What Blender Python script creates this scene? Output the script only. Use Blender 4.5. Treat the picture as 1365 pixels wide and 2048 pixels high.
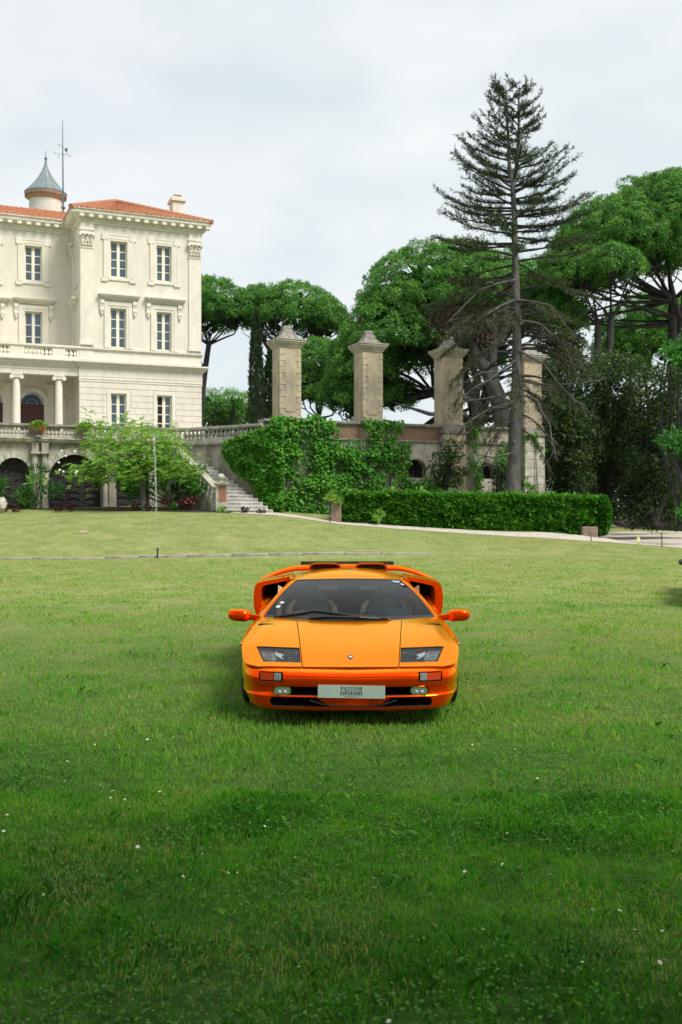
import bpy, bmesh, math, random
import numpy as np
from mathutils import Vector, Matrix

for o in list(bpy.data.objects):
    bpy.data.objects.remove(o)
SC = bpy.context.scene
COL = SC.collection
R = math.radians
random.seed(7)
RNG = np.random.default_rng(7)

# ------------------------------------------------------------------ camera
F, CX, HY, CH = 2000.0, 682.5, 1015.0, 1.72      # focal length, centre column and horizon row in photo pixels; eye height
cam_d = bpy.data.cameras.new('camera')
cam = bpy.data.objects.new('camera', cam_d)
COL.objects.link(cam)
cam.location = (0, 0, CH)
cam.rotation_euler = (R(90), 0, 0)
cam_d.sensor_fit = 'VERTICAL'
cam_d.sensor_height = 36.0
cam_d.lens = F / 2048 * 36
cam_d.shift_y = -9 / 2048
cam_d.clip_end = 3000
cam_d.dof.use_dof = True
cam_d.dof.focus_distance = 9.0
cam_d.dof.aperture_fstop = 4.5
SC.camera = cam
SC.render.resolution_x, SC.render.resolution_y = 682, 1024

# ------------------------------------------------------------------ sky, sun, exposure
SUN_EL, SUN_AZ = R(52), R(128)      # azimuth clockwise from +Y (away from the camera)
W = bpy.data.worlds.new('World'); SC.world = W; W.use_nodes = True
nt = W.node_tree; N = nt.nodes; L = nt.links; N.clear()
wout = N.new('ShaderNodeOutputWorld')
sky = N.new('ShaderNodeTexSky'); sky.sky_type = 'NISHITA'; sky.sun_disc = False
sky.sun_elevation = SUN_EL; sky.sun_rotation = SUN_AZ
bg1 = N.new('ShaderNodeBackground'); bg1.inputs[1].default_value = 0.12
L.new(sky.outputs[0], bg1.inputs[0])
bg2 = N.new('ShaderNodeBackground'); bg2.inputs[1].default_value = 1.0
tc = N.new('ShaderNodeTexCoord')
mp = N.new('ShaderNodeMapping'); mp.inputs['Scale'].default_value = (1.0, 1.0, 2.2); mp.inputs['Location'].default_value = (0.35, 0.2, 0.1)
L.new(tc.outputs['Generated'], mp.inputs[0])
nz = N.new('ShaderNodeTexNoise'); nz.inputs['Scale'].default_value = 2.6; nz.inputs['Detail'].default_value = 4; nz.inputs['Roughness'].default_value = 0.45
L.new(mp.outputs[0], nz.inputs['Vector'])
cr = N.new('ShaderNodeValToRGB')
cr.color_ramp.elements[0].position = 0.33; cr.color_ramp.elements[0].color = (0.86, 0.86, 0.86, 1)
cr.color_ramp.elements[1].position = 0.62; cr.color_ramp.elements[1].color = (1, 1, 1, 1)
L.new(nz.outputs[0], cr.inputs[0])
nz2 = N.new('ShaderNodeTexNoise'); nz2.inputs['Scale'].default_value = 4.5; nz2.inputs['Detail'].default_value = 5
L.new(mp.outputs[0], nz2.inputs['Vector'])
cr2 = N.new('ShaderNodeValToRGB')
cr2.color_ramp.elements[0].position = 0.36; cr2.color_ramp.elements[0].color = (0.565, 0.63, 0.648, 1)
cr2.color_ramp.elements[1].position = 0.60; cr2.color_ramp.elements[1].color = (0.69, 0.712, 0.718, 1)
L.new(nz2.outputs[0], cr2.inputs[0]); L.new(cr2.outputs[0], bg2.inputs[0])
mx = N.new('ShaderNodeMixShader')
L.new(cr.outputs[0], mx.inputs[0]); L.new(bg1.outputs[0], mx.inputs[1]); L.new(bg2.outputs[0], mx.inputs[2])
L.new(mx.outputs[0], wout.inputs[0])

sun_d = bpy.data.lights.new('sun', 'SUN'); sun_d.energy = 3.2; sun_d.angle = R(22); sun_d.color = (1.0, 0.95, 0.86)
sun = bpy.data.objects.new('sun', sun_d); COL.objects.link(sun)
to_sun = Vector((math.sin(SUN_AZ) * math.cos(SUN_EL), math.cos(SUN_AZ) * math.cos(SUN_EL), math.sin(SUN_EL)))
sun.rotation_euler = to_sun.to_track_quat('Z', 'Y').to_euler()
sun.location = (10, -10, 30)
SC.view_settings.view_transform = 'Standard'
SC.view_settings.look = 'None'
SC.view_settings.exposure = 0.45
SC.view_settings.gamma = 1.0
SC.view_settings.use_curve_mapping = False
SC.render.engine = 'CYCLES'
SC.cycles.max_bounces = 8
SC.cycles.transparent_max_bounces = 12

# ------------------------------------------------------------------ helpers
def P(px, row, D):
    return Vector(((px - CX) / F * D, D, CH + (HY - row) / F * D))

TH = math.atan(0.42); CT, ST = math.cos(TH), math.sin(TH)
FX0, FD0 = (160 - CX) / F * 50, 50.0             # the villa's frame: u along its front, v into it
def pu(px, v=0.0):
    k = (px - CX) / F
    return (k * (FD0 + CT * v) - FX0 + ST * v) / (CT - k * ST)
def pz(row, u, v=0.0):
    return CH + (HY - row) / F * (FD0 + ST * u + CT * v)
def fw(u, v, z):
    return Vector((FX0 + CT * u - ST * v, FD0 + ST * u + CT * v, z))
def wf(X, D):
    a, b = X - FX0, D - FD0
    return CT * a + ST * b, -ST * a + CT * b

def tag(o, label=None, cat=None, group=None, kind=None):
    if label: o['label'] = label
    if cat: o['category'] = cat
    if group: o['group'] = group
    if kind: o['kind'] = kind
    return o
ORG = {}
def thing(name, label, cat, loc=(0, 0, 0), rotz=0.0, group=None, org=(0, 0, 0)):
    o = bpy.data.objects.new(name, None); COL.objects.link(o)
    o.empty_display_size = 0.3
    o.location = loc; o.rotation_euler = (0, 0, rotz)
    ORG[o.name] = Vector(org)
    return tag(o, label, cat, group)
def fthing(name, label, cat, u, v, z, group=None):
    """a thing whose parts are given in the villa's frame"""
    return thing(name, label, cat, fw(u, v, z), TH, group, (u, v, z))
def wthing(name, label, cat, p, group=None):
    """a thing whose parts are given in world coordinates"""
    return thing(name, label, cat, p, 0.0, group, p)
def porg(parent):
    off = Vector((0, 0, 0))
    while parent is not None:
        off += ORG.get(parent.name, Vector((0, 0, 0)))
        parent = parent.parent
    return off

class MB:
    def __init__(s):
        s.v = []; s.f = []; s.m = []; s.cur = 0
    def add(s, vs, fs):
        b = len(s.v)
        s.v.extend([tuple(p) for p in vs])
        s.f.extend([tuple(b + i for i in f) for f in fs])
        s.m.extend([s.cur] * len(fs))
        return s
    def box(s, x0, x1, y0, y1, z0, z1, tp=0.0):
        """box; tp shrinks the top in x and y"""
        vs = [(x0, y0, z0), (x1, y0, z0), (x1, y1, z0), (x0, y1, z0),
              (x0 + tp, y0 + tp, z1), (x1 - tp, y0 + tp, z1), (x1 - tp, y1 - tp, z1), (x0 + tp, y1 - tp, z1)]
        return s.add(vs, [(3, 2, 1, 0), (4, 5, 6, 7), (0, 1, 5, 4), (1, 2, 6, 5), (2, 3, 7, 6), (3, 0, 4, 7)])
    def bbox(s, x0, x1, y0, y1, z0, z1, b=0.01):
        """box with chamfered vertical edges facing -y and chamfered top"""
        vs = []
        for (z, i) in ((z0, 0), (z1 - b, 0), (z1, b)):
            vs += [(x0 + b + i, y0 + i, z), (x1 - b - i, y0 + i, z), (x1 - i, y0 + b + i, z), (x1 - i, y1 - i, z), (x0 + i, y1 - i, z), (x0 + i, y0 + b + i, z)]
        fs = [(5, 4, 3, 2, 1, 0), (12, 13, 14, 15, 16, 17)]
        for k in (0, 6):
            for j in range(6):
                fs.append((k + j, k + (j + 1) % 6, k + 6 + (j + 1) % 6, k + 6 + j))
        return s.add(vs, fs)
    def quad(s, a, b, c, d):
        return s.add([a, b, c, d], [(0, 1, 2, 3)])
    def lathe(s, prof, n=12, c=(0, 0, 0), a0=0.0, a1=2 * math.pi, cap=True):
        full = abs(a1 - a0 - 2 * math.pi) < 1e-6
        k = n if full else n + 1
        vs = []
        for (r, z) in prof:
            for i in range(k):
                a = a0 + (a1 - a0) * i / n
                vs.append((c[0] + r * math.cos(a), c[1] + r * math.sin(a), c[2] + z))
        fs = []
        for j in range(len(prof) - 1):
            for i in range(n):
                i2 = (i + 1) % k if full else i + 1
                fs.append((j * k + i, j * k + i2, (j + 1) * k + i2, (j + 1) * k + i))
        if cap and full:
            fs.append(tuple(range(k - 1, -1, -1)))
            b = (len(prof) - 1) * k
            fs.append(tuple(b + i for i in range(k)))
        return s.add(vs, fs)
    def tube(s, pts, rad, n=8, cap=True):
        pts = [Vector(p) for p in pts]
        if not hasattr(rad, '__len__'): rad = [rad] * len(pts)
        vs = []; prev = None
        for i, p in enumerate(pts):
            t = (pts[min(i + 1, len(pts) - 1)] - pts[max(i - 1, 0)])
            if t.length < 1e-9: t = Vector((0, 0, 1))
            t.normalize()
            if prev is None:
                a = t.cross(Vector((0, 0, 1)))
                if a.length < 0.1: a = t.cross(Vector((0, 1, 0)))
            else:
                a = prev - t * prev.dot(t)
                if a.length < 1e-6: a = t.orthogonal()
            a.normalize(); prev = a; b = t.cross(a)
            for j in range(n):
                g = 2 * math.pi * j / n
                vs.append(p + (a * math.cos(g) + b * math.sin(g)) * rad[i])
        fs = []
        for i in range(len(pts) - 1):
            for j in range(n):
                j2 = (j + 1) % n
                fs.append((i * n + j, i * n + j2, (i + 1) * n + j2, (i + 1) * n + j))
        if cap:
            fs.append(tuple(range(n - 1, -1, -1))); b = (len(pts) - 1) * n
            fs.append(tuple(b + j for j in range(n)))
        return s.add(vs, fs)
    def prism(s, poly, d0, d1, fn):
        """polygon of 2-D points swept from d0 to d1; fn(a, b, d) -> 3-D point"""
        n = len(poly)
        vs = [fn(a, b, d0) for a, b in poly] + [fn(a, b, d1) for a, b in poly]
        fs = [tuple(range(n - 1, -1, -1)), tuple(range(n, 2 * n))]
        for i in range(n):
            j = (i + 1) % n
            fs.append((i, j, n + j, n + i))
        return s.add(vs, fs)
    def grid(s, rows, closed_u=False):
        """rows of equal length of 3-D points"""
        n = len(rows[0]); vs = [p for r in rows for p in r]; fs = []
        for i in range(len(rows) - 1):
            for j in range(n if closed_u else n - 1):
                j2 = (j + 1) % n
                fs.append((i * n + j, i * n + j2, (i + 1) * n + j2, (i + 1) * n + j))
        return s.add(vs, fs)
    def blob(s, c, r, n=8, m=5):
        prof = [(max(1e-4, math.sin(math.pi * i / m)), -math.cos(math.pi * i / m)) for i in range(m + 1)]
        rx, ry, rz = r if hasattr(r, '__len__') else (r, r, r)
        t = MB().lathe(prof, n, cap=False)
        return s.add([(c[0] + x * rx, c[1] + y * ry, c[2] + z * rz) for x, y, z in t.v], t.f)
    def mesh(s, name, mats, org=(0, 0, 0), smooth=None, fix=True):
        me = bpy.data.meshes.new(name)
        ox, oy, oz = org
        me.from_pydata([(a - ox, b - oy, c - oz) for a, b, c in s.v], [], s.f)
        if not isinstance(mats, (list, tuple)): mats = [mats]
        for m in mats: me.materials.append(m)
        if len(mats) > 1: me.polygons.foreach_set('material_index', s.m)
        if fix:
            bm = bmesh.new(); bm.from_mesh(me)
            bmesh.ops.recalc_face_normals(bm, faces=bm.faces)
            bm.to_mesh(me); bm.free()
        if smooth is not None: smooth_mesh(me, smooth)
        return me
    def build(s, name, mats, parent=None, smooth=None, fix=True):
        me = s.mesh(name, mats, porg(parent), smooth, fix)
        return link(name, me, parent)

def smooth_mesh(me, ang):
    bm = bmesh.new(); bm.from_mesh(me)
    ca = R(ang)
    for f in bm.faces: f.smooth = True
    for e in bm.edges:
        if len(e.link_faces) == 2:
            e.smooth = e.calc_face_angle(0.0) < ca
    bm.to_mesh(me); bm.free()
def link(name, me, parent=None, loc=None, rz=0.0):
    o = bpy.data.objects.new(name, me); COL.objects.link(o)
    o.parent = parent
    if loc is not None: o.location = loc
    if rz: o.rotation_euler = (0, 0, rz)
    return o
def place(name, me, parent, p, rz=0.0):
    """a copy sharing mesh data, at p given in the same coordinates as the parent's parts"""
    return link(name, me, parent, Vector(p) - porg(parent), rz)

def leaves(name, Pn, Dn, Ln, Wn, mat, parent=None, var=None, fold=0.25, side=None, seed=1):
    """many leaf-shaped quads as one mesh; Pn base points, Dn axes"""
    rng = np.random.default_rng(seed)
    Pn = np.asarray(Pn, float); n = len(Pn)
    Dn = np.asarray(Dn, float); Dn = Dn / (np.linalg.norm(Dn, axis=1, keepdims=True) + 1e-9)
    Ln = np.broadcast_to(np.asarray(Ln, float), (n,))[:, None]; Wn = np.broadcast_to(np.asarray(Wn, float), (n,))[:, None]
    if side is None:
        side = rng.normal(size=(n, 3))
    side = side - Dn * (side * Dn).sum(1, keepdims=True)
    side /= np.linalg.norm(side, axis=1, keepdims=True) + 1e-9
    nor = np.cross(Dn, side)
    mid = Pn + Dn * Ln * 0.45
    V = np.empty((n, 4, 3))
    V[:, 0] = Pn
    V[:, 1] = mid + side * Wn * 0.5 + nor * Wn * fold
    V[:, 2] = Pn + Dn * Ln
    V[:, 3] = mid - side * Wn * 0.5 + nor * Wn * fold
    V -= np.array(porg(parent))
    if var is None: var = rng.random(n)
    return quads(name, V.reshape(-1, 3), n, 4, np.repeat(var, 4), mat, parent)
def quads(name, V, n, k, var, mat, parent):
    me = bpy.data.meshes.new(name)
    me.vertices.add(len(V)); me.vertices.foreach_set('co', V.astype(np.float32).ravel())
    me.loops.add(n * k); me.loops.foreach_set('vertex_index', np.arange(n * k, dtype=np.int32))
    me.polygons.add(n); me.polygons.foreach_set('loop_start', np.arange(0, n * k, k, dtype=np.int32))
    me.update(calc_edges=True)
    at = me.attributes.new('var', 'FLOAT', 'POINT'); at.data.foreach_set('value', var.astype(np.float32))
    me.materials.append(mat)
    return link(name, me, parent)

def vnoise(x, y, seed=0):
    """smooth value noise on numpy arrays, 0..1"""
    xi = np.floor(x).astype(np.int64); yi = np.floor(y).astype(np.int64)
    xf = x - xi; yf = y - yi
    def h(a, b):
        n = (a * 374761393 + b * 668265263 + seed * 1442695041) & 0xffffffff
        n = ((n ^ (n >> 13)) * 1274126177) & 0xffffffff
        return ((n ^ (n >> 16)) & 0xffff) / 65535.0
    u = xf * xf * (3 - 2 * xf); v = yf * yf * (3 - 2 * yf)
    return (h(xi, yi) * (1 - u) + h(xi + 1, yi) * u) * (1 - v) + (h(xi, yi + 1) * (1 - u) + h(xi + 1, yi + 1) * u) * v
def fbm(x, y, seed=0, o=3):
    t = 0; a = 0.5; s = 0
    for i in range(o):
        t = t + a * vnoise(x * 2 ** i, y * 2 ** i, seed + i); s += a; a *= 0.5
    return t / s

# ------------------------------------------------------------------ materials
def mat(name, col, rough=0.7, metal=0.0, spec=0.5, coat=0.0, var=0.0, vscale=3.0, col2=None, bump=0.0, bscale=30.0, coords='Object', stretch=(1, 1, 1), emit=None):
    m = bpy.data.materials.new(name); m.use_nodes = True
    nt = m.node_tree; b = nt.nodes['Principled BSDF']
    b.inputs['Base Color'].default_value = (*col, 1)
    b.inputs['Roughness'].default_value = rough
    b.inputs['Metallic'].default_value = metal
    b.inputs['Specular IOR Level'].default_value = spec
    b.inputs['Coat Weight'].default_value = coat
    b.inputs['Coat Roughness'].default_value = 0.04
    if var or col2 or bump:
        t = nt.nodes.new('ShaderNodeTexCoord')
        mpn = nt.nodes.new('ShaderNodeMapping'); mpn.inputs['Scale'].default_value = stretch
        nt.links.new(t.outputs[coords], mpn.inputs[0])
    if var or col2:
        nn = nt.nodes.new('ShaderNodeTexNoise'); nn.inputs['Scale'].default_value = vscale; nn.inputs['Detail'].default_value = 6; nn.inputs['Roughness'].default_value = 0.62
        nt.links.new(mpn.outputs[0], nn.inputs['Vector'])
        rp = nt.nodes.new('ShaderNodeValToRGB')
        c2 = col2 if col2 else tuple(c * (1 - var) for c in col)
        rp.color_ramp.elements[0].position = 0.32; rp.color_ramp.elements[0].color = (*c2, 1)
        rp.color_ramp.elements[1].position = 0.66; rp.color_ramp.elements[1].color = (*col, 1)
        nt.links.new(nn.outputs[0], rp.inputs[0]); nt.links.new(rp.outputs[0], b.inputs['Base Color'])
    if bump:
        bn = nt.nodes.new('ShaderNodeTexNoise'); bn.inputs['Scale'].default_value = bscale; bn.inputs['Detail'].default_value = 5
        nt.links.new(mpn.outputs[0], bn.inputs['Vector'])
        bp = nt.nodes.new('ShaderNodeBump'); bp.inputs['Strength'].default_value = bump; bp.inputs['Distance'].default_value = 0.02
        nt.links.new(bn.outputs[0], bp.inputs['Height']); nt.links.new(bp.outputs[0], b.inputs['Normal'])
    return m
def leafmat(name, cols, trans=0.35, rough=0.55, tcol=None, spec=0.35):
    """leaf material: colour by the leaf's own 'var' attribute"""
    m = bpy.data.materials.new(name); m.use_nodes = True
    nt = m.node_tree; b = nt.nodes['Principled BSDF']; out = nt.nodes['Material Output']
    a = nt.nodes.new('ShaderNodeAttribute'); a.attribute_name = 'var'
    rp = nt.nodes.new('ShaderNodeValToRGB'); el = rp.color_ramp.elements
    for i, c in enumerate(cols):
        p = i / (len(cols) - 1)
        if i == 0: e = el[0]
        elif i == len(cols) - 1: e = el[len(el) - 1]
        else: e = el.new(p)
        e.position = p; e.color = (*c, 1)
    nt.links.new(a.outputs['Fac'], rp.inputs[0]); nt.links.new(rp.outputs[0], b.inputs['Base Color'])
    b.inputs['Roughness'].default_value = rough; b.inputs['Specular IOR Level'].default_value = spec
    if trans:
        tr = nt.nodes.new('ShaderNodeBsdfTranslucent')
        mxx = nt.nodes.new('ShaderNodeMix'); mxx.data_type = 'RGBA'; mxx.blend_type = 'MULTIPLY'; mxx.inputs[0].default_value = 1.0
        nt.links.new(rp.outputs[0], mxx.inputs['A']); mxx.inputs['B'].default_value = (*(tcol or (1.3, 1.35, 0.6)), 1)
        nt.links.new(mxx.outputs['Result'], tr.inputs[0])
        ms = nt.nodes.new('ShaderNodeMixShader'); ms.inputs[0].default_value = trans
        nt.links.new(b.outputs[0], ms.inputs[1]); nt.links.new(tr.outputs[0], ms.inputs[2]); nt.links.new(ms.outputs[0], out.inputs[0])
    return m
def glassmat(name, tint, refl=1.0, rough=0.02, ior=1.5):
    """thin glazing: tinted see-through plus a Fresnel reflection"""
    m = bpy.data.materials.new(name); m.use_nodes = True
    nt = m.node_tree; nt.nodes.clear()
    out = nt.nodes.new('ShaderNodeOutputMaterial')
    tr = nt.nodes.new('ShaderNodeBsdfTransparent'); tr.inputs[0].default_value = (*tint, 1)
    gl = nt.nodes.new('ShaderNodeBsdfGlossy'); gl.inputs['Roughness'].default_value = rough; gl.inputs[0].default_value = (refl, refl, refl, 1)
    fr = nt.nodes.new('ShaderNodeFresnel'); fr.inputs[0].default_value = ior
    mxs = nt.nodes.new('ShaderNodeMixShader')
    nt.links.new(fr.outputs[0], mxs.inputs[0]); nt.links.new(tr.outputs[0], mxs.inputs[1]); nt.links.new(gl.outputs[0], mxs.inputs[2])
    nt.links.new(mxs.outputs[0], out.inputs[0])
    return m

M = {}
M['stone'] = mat('villa_limestone', (0.74, 0.695, 0.60), 0.85, var=0.17, vscale=1.6, bump=0.15, bscale=14, stretch=(1, 1, 0.35))
M['stone_trim'] = mat('villa_dressed_stone', (0.76, 0.715, 0.62), 0.8, var=0.16, vscale=3.0, stretch=(1, 1, 0.5))
M['old_stone'] = mat('weathered_stone', (0.50, 0.46, 0.38), 0.9, col2=(0.20, 0.185, 0.15), vscale=1.6, bump=0.6, bscale=9, stretch=(1, 1, 0.45))
M['old_stone_light'] = mat('weathered_pale_stone', (0.56, 0.53, 0.46), 0.9, col2=(0.27, 0.255, 0.21), vscale=3.5, bump=0.45, bscale=14)
M['pillar_stone'] = mat('pillar_stone', (0.57, 0.47, 0.33), 0.9, col2=(0.24, 0.215, 0.17), vscale=0.9, bump=0.45, bscale=12, stretch=(1, 1, 0.5))
M['cap_stone'] = mat('lichen_grey_stone', (0.34, 0.32, 0.28), 0.95, col2=(0.13, 0.125, 0.11), vscale=5, bump=0.7, bscale=14)
M['brick'] = mat('old_brick', (0.36, 0.19, 0.12), 0.9, col2=(0.20, 0.12, 0.085), vscale=4, bump=0.4, bscale=40)
M['mortar'] = mat('lime_mortar', (0.42, 0.37, 0.30), 0.95, var=0.4, vscale=4, bump=0.4)
M['red_stone'] = mat('red_rendered_pier', (0.36, 0.15, 0.095), 0.9, col2=(0.22, 0.12, 0.085), vscale=4, bump=0.3)
M['iron'] = mat('dark_iron_door', (0.022, 0.018, 0.020), 0.55, bump=0.2)
M['void'] = mat('dark_interior', (0.012, 0.012, 0.013), 0.9)
M['wood_red'] = mat('red_brown_door', (0.10, 0.030, 0.022), 0.5, var=0.3, vscale=6, stretch=(4, 4, 0.6))
M['frame'] = mat('cream_window_frame', (0.78, 0.74, 0.62), 0.55)
M['tile'] = mat('terracotta_tile', (0.52, 0.23, 0.125), 0.85, col2=(0.33, 0.13, 0.07), vscale=5.0, bump=0.5, bscale=22)
M['zinc'] = mat('grey_zinc', (0.22, 0.27, 0.275), 0.5, metal=0.25, var=0.25, vscale=4)
M['zinc_dark'] = mat('dark_zinc', (0.09, 0.14, 0.15), 0.5, metal=0.3)
M['wood_eave'] = mat('ochre_eave', (0.55, 0.33, 0.20), 0.8)
M['bark'] = mat('pine_bark', (0.045, 0.041, 0.042), 0.95, col2=(0.020, 0.018, 0.019), vscale=3, bump=0.8, bscale=10, stretch=(1, 1, 0.35))
M['bark_grey'] = mat('grey_bark', (0.15, 0.145, 0.135), 0.95, col2=(0.055, 0.053, 0.052), vscale=4, bump=0.9, bscale=10, stretch=(1, 1, 0.3))
M['twig'] = mat('dead_twig', (0.15, 0.125, 0.105), 0.95)
M['pane'] = mat('window_glass', (0.055, 0.10, 0.14), 0.06, spec=0.9, var=0.5, vscale=1.2)
# ------------------------------------------------------------------ the ground
EX = [-60, -15.7, -5.27, -2.8, 0.37, 4.5, 8.56, 14.0, 60]
EZ = [1.65, 1.65, 1.50, 1.36, 0.98, 0.68, 0.45, 0.04, 0.0]
ED = [46.5, 46.0, 43.5, 42.6, 42.0, 41.5, 41.0, 41.0, 41.0]
def edge_d(X): return np.interp(X, EX, ED)
def tz(X, Y):
    """height of the ground"""
    X = np.asarray(X, float); Y = np.asarray(Y, float)
    ze = np.interp(X, EX, EZ); de = edge_d(X)
    t = np.clip((Y - 33.6) / (de - 33.6), 0, 1)
    s = t * (1.35 - 0.35 * t)
    rise = np.clip((Y - de) * 0.065, 0, 0.3) * np.clip((13 - X) / 2.5, 0, 1)
    b = (fbm(X * 0.35 + 40, Y * 0.35 + 7, 3) - 0.5) * 0.09 * np.clip((Y - 2) / 8, 0, 1)
    keep = np.clip(np.hypot(X - 0.1, (Y - 10) / 1.6) / 3 - 0.6, 0, 1)
    return ze * s + rise + b * keep

def sheet(name, xs, ys, m, kind='structure', dz=0.0, wrap=None):
    XX, YY = np.meshgrid(xs, ys)
    if wrap: XX, YY = wrap(XX, YY)
    ZZ = tz(XX, YY) + dz
    V = np.stack([XX, YY, ZZ], -1).reshape(-1, 3)
    nx, ny = len(xs), len(ys)
    i = np.arange(nx * ny).reshape(ny, nx)
    fs = np.stack([i[:-1, :-1], i[:-1, 1:], i[1:, 1:], i[1:, :-1]], -1).reshape(-1, 4)
    me = bpy.data.meshes.new(name); me.from_pydata(V.tolist(), [], fs.tolist()); me.materials.append(m)
    me.polygons.foreach_set('use_smooth', [True] * len(me.polygons))
    return tag(link(name, me), kind=kind)

def ground_mat():
    m = bpy.data.materials.new('lawn_ground'); m.use_nodes = True
    nt = m.node_tree; b = nt.nodes['Principled BSDF']; b.inputs['Roughness'].default_value = 0.95; b.inputs['Specular IOR Level'].default_value = 0.1
    t = nt.nodes.new('ShaderNodeTexCoord')
    def ramp(scale, detail, p0, c0, p1, c1, rough=0.6):
        n = nt.nodes.new('ShaderNodeTexNoise'); n.inputs['Scale'].default_value = scale; n.inputs['Detail'].default_value = detail; n.inputs['Roughness'].default_value = rough
        nt.links.new(t.outputs['Object'], n.inputs['Vector'])
        r = nt.nodes.new('ShaderNodeValToRGB'); r.color_ramp.elements[0].position = p0; r.color_ramp.elements[0].color = (*c0, 1)
        r.color_ramp.elements[1].position = p1; r.color_ramp.elements[1].color = (*c1, 1)
        nt.links.new(n.outputs[0], r.inputs[0]); return n, r
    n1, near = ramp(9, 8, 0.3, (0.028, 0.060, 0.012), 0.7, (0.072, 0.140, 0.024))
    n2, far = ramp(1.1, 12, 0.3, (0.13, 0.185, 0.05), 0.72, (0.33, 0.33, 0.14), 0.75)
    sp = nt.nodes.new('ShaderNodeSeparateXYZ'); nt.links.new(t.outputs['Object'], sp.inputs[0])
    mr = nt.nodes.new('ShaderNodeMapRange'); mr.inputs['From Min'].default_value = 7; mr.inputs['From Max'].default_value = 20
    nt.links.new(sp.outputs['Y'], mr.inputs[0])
    mxx = nt.nodes.new('ShaderNodeMix'); mxx.data_type = 'RGBA'  # near-to-far blend: drier far turf with some grazing light painted in
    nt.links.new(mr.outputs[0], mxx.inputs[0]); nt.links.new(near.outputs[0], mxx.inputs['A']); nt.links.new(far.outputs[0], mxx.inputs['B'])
    nt.links.new(mxx.outputs['Result'], b.inputs['Base Color'])
    bn = nt.nodes.new('ShaderNodeTexNoise'); bn.inputs['Scale'].default_value = 22; bn.inputs['Detail'].default_value = 6
    nt.links.new(t.outputs['Object'], bn.inputs['Vector'])
    bp = nt.nodes.new('ShaderNodeBump'); bp.inputs['Strength'].default_value = 0.8; bp.inputs['Distance'].default_value = 0.05
    nt.links.new(bn.outputs[0], bp.inputs['Height']); nt.links.new(bp.outputs[0], b.inputs['Normal'])
    return m
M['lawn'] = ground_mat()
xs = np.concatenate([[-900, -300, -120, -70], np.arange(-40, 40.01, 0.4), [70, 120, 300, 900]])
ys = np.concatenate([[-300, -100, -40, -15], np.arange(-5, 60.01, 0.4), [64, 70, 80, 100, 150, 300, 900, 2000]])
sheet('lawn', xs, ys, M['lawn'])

M['gravel'] = mat('pale_gravel', (0.56, 0.51, 0.44), 0.95, col2=(0.38, 0.34, 0.28), vscale=5, bump=0.8, bscale=40)
def pathwrap(S, T):
    """S runs along the lawn edge (world X), T from 0 at the lawn edge to 1 at the far edge"""
    jag = (fbm(S * 0.9, S * 0 + 3.3, 9) - 0.5) * 0.5
    e = edge_d(S) + jag * np.clip((S + 3.2) / 1.5, 0, 1)
    w = np.interp(S, [-4.6, -3.2, -1, 2, 8, 9.7, 10.3, 12, 40], [0.5, 1.6, 1.5, 1.6, 2.2, 3.0, 16, 28, 30])
    return S + T * w * np.clip((S - 9.7) / 0.6, 0, 1) * 0.25, e + T * w
sheet('gravel_path', np.arange(-4.6, 40.01, 0.3), np.linspace(0, 1, 24), M['gravel'], dz=0.012, wrap=pathwrap)
M['soil'] = mat('dark_bed_soil', (0.05, 0.04, 0.028), 0.95, var=0.4, vscale=8, bump=0.6)
sheet('flower_bed', np.arange(-20, -4.4, 0.4), np.linspace(0, 1, 8), M['soil'], dz=0.012, wrap=lambda S, T: (S, edge_d(S) - 0.15 + T * 3.2))
# ------------------------------------------------------------------ the villa
villa = fthing('villa', 'cream stone three-storey villa with terracotta roof and classical cornices on the left', 'villa', 0, 0, 1.6)
VM = 2.6          # the main front stands this far behind the wing's front
ZT = pz(880, 0, -3)                         # terrace floor
ZC1 = pz(727, 0)                            # first cornice
ZR = pz(693, 0)                             # rail band
ZE = pz(440, 0)                             # wall top under the main cornice
ZK = pz(415, 0, -0.5)                       # top of the main cornice
UW = pu(403)

def wall_holes(mb, u0, u1, z0, z1, v, holes, depth=0.28):
    us = sorted({u0, u1, *[h[0] for h in holes], *[h[1] for h in holes]}); zs = sorted({z0, z1, *[h[2] for h in holes], *[h[3] for h in holes]})
    us = [a for a in us if u0 <= a <= u1]; zs = [a for a in zs if z0 <= a <= z1]
    for a, b in zip(us, us[1:]):
        for c, d in zip(zs, zs[1:]):
            mu, mz = (a + b) / 2, (c + d) / 2
            if any(h[0] < mu < h[1] and h[2] < mz < h[3] for h in holes): continue
            mb.quad((a, v, c), (b, v, c), (b, v, d), (a, v, d))
    for h in holes:
        a, b, c, d = h
        mb.quad((a, v, c), (a, v + depth, c), (a, v + depth, d), (a, v, d))
        mb.quad((b, v + depth, c), (b, v, c), (b, v, d), (b, v + depth, d))
        mb.quad((a, v, d), (a, v + depth, d), (b, v + depth, d), (b, v, d))
        mb.quad((a, v + depth, c), (a, v, c), (b, v, c), (b, v + depth, c))

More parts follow.
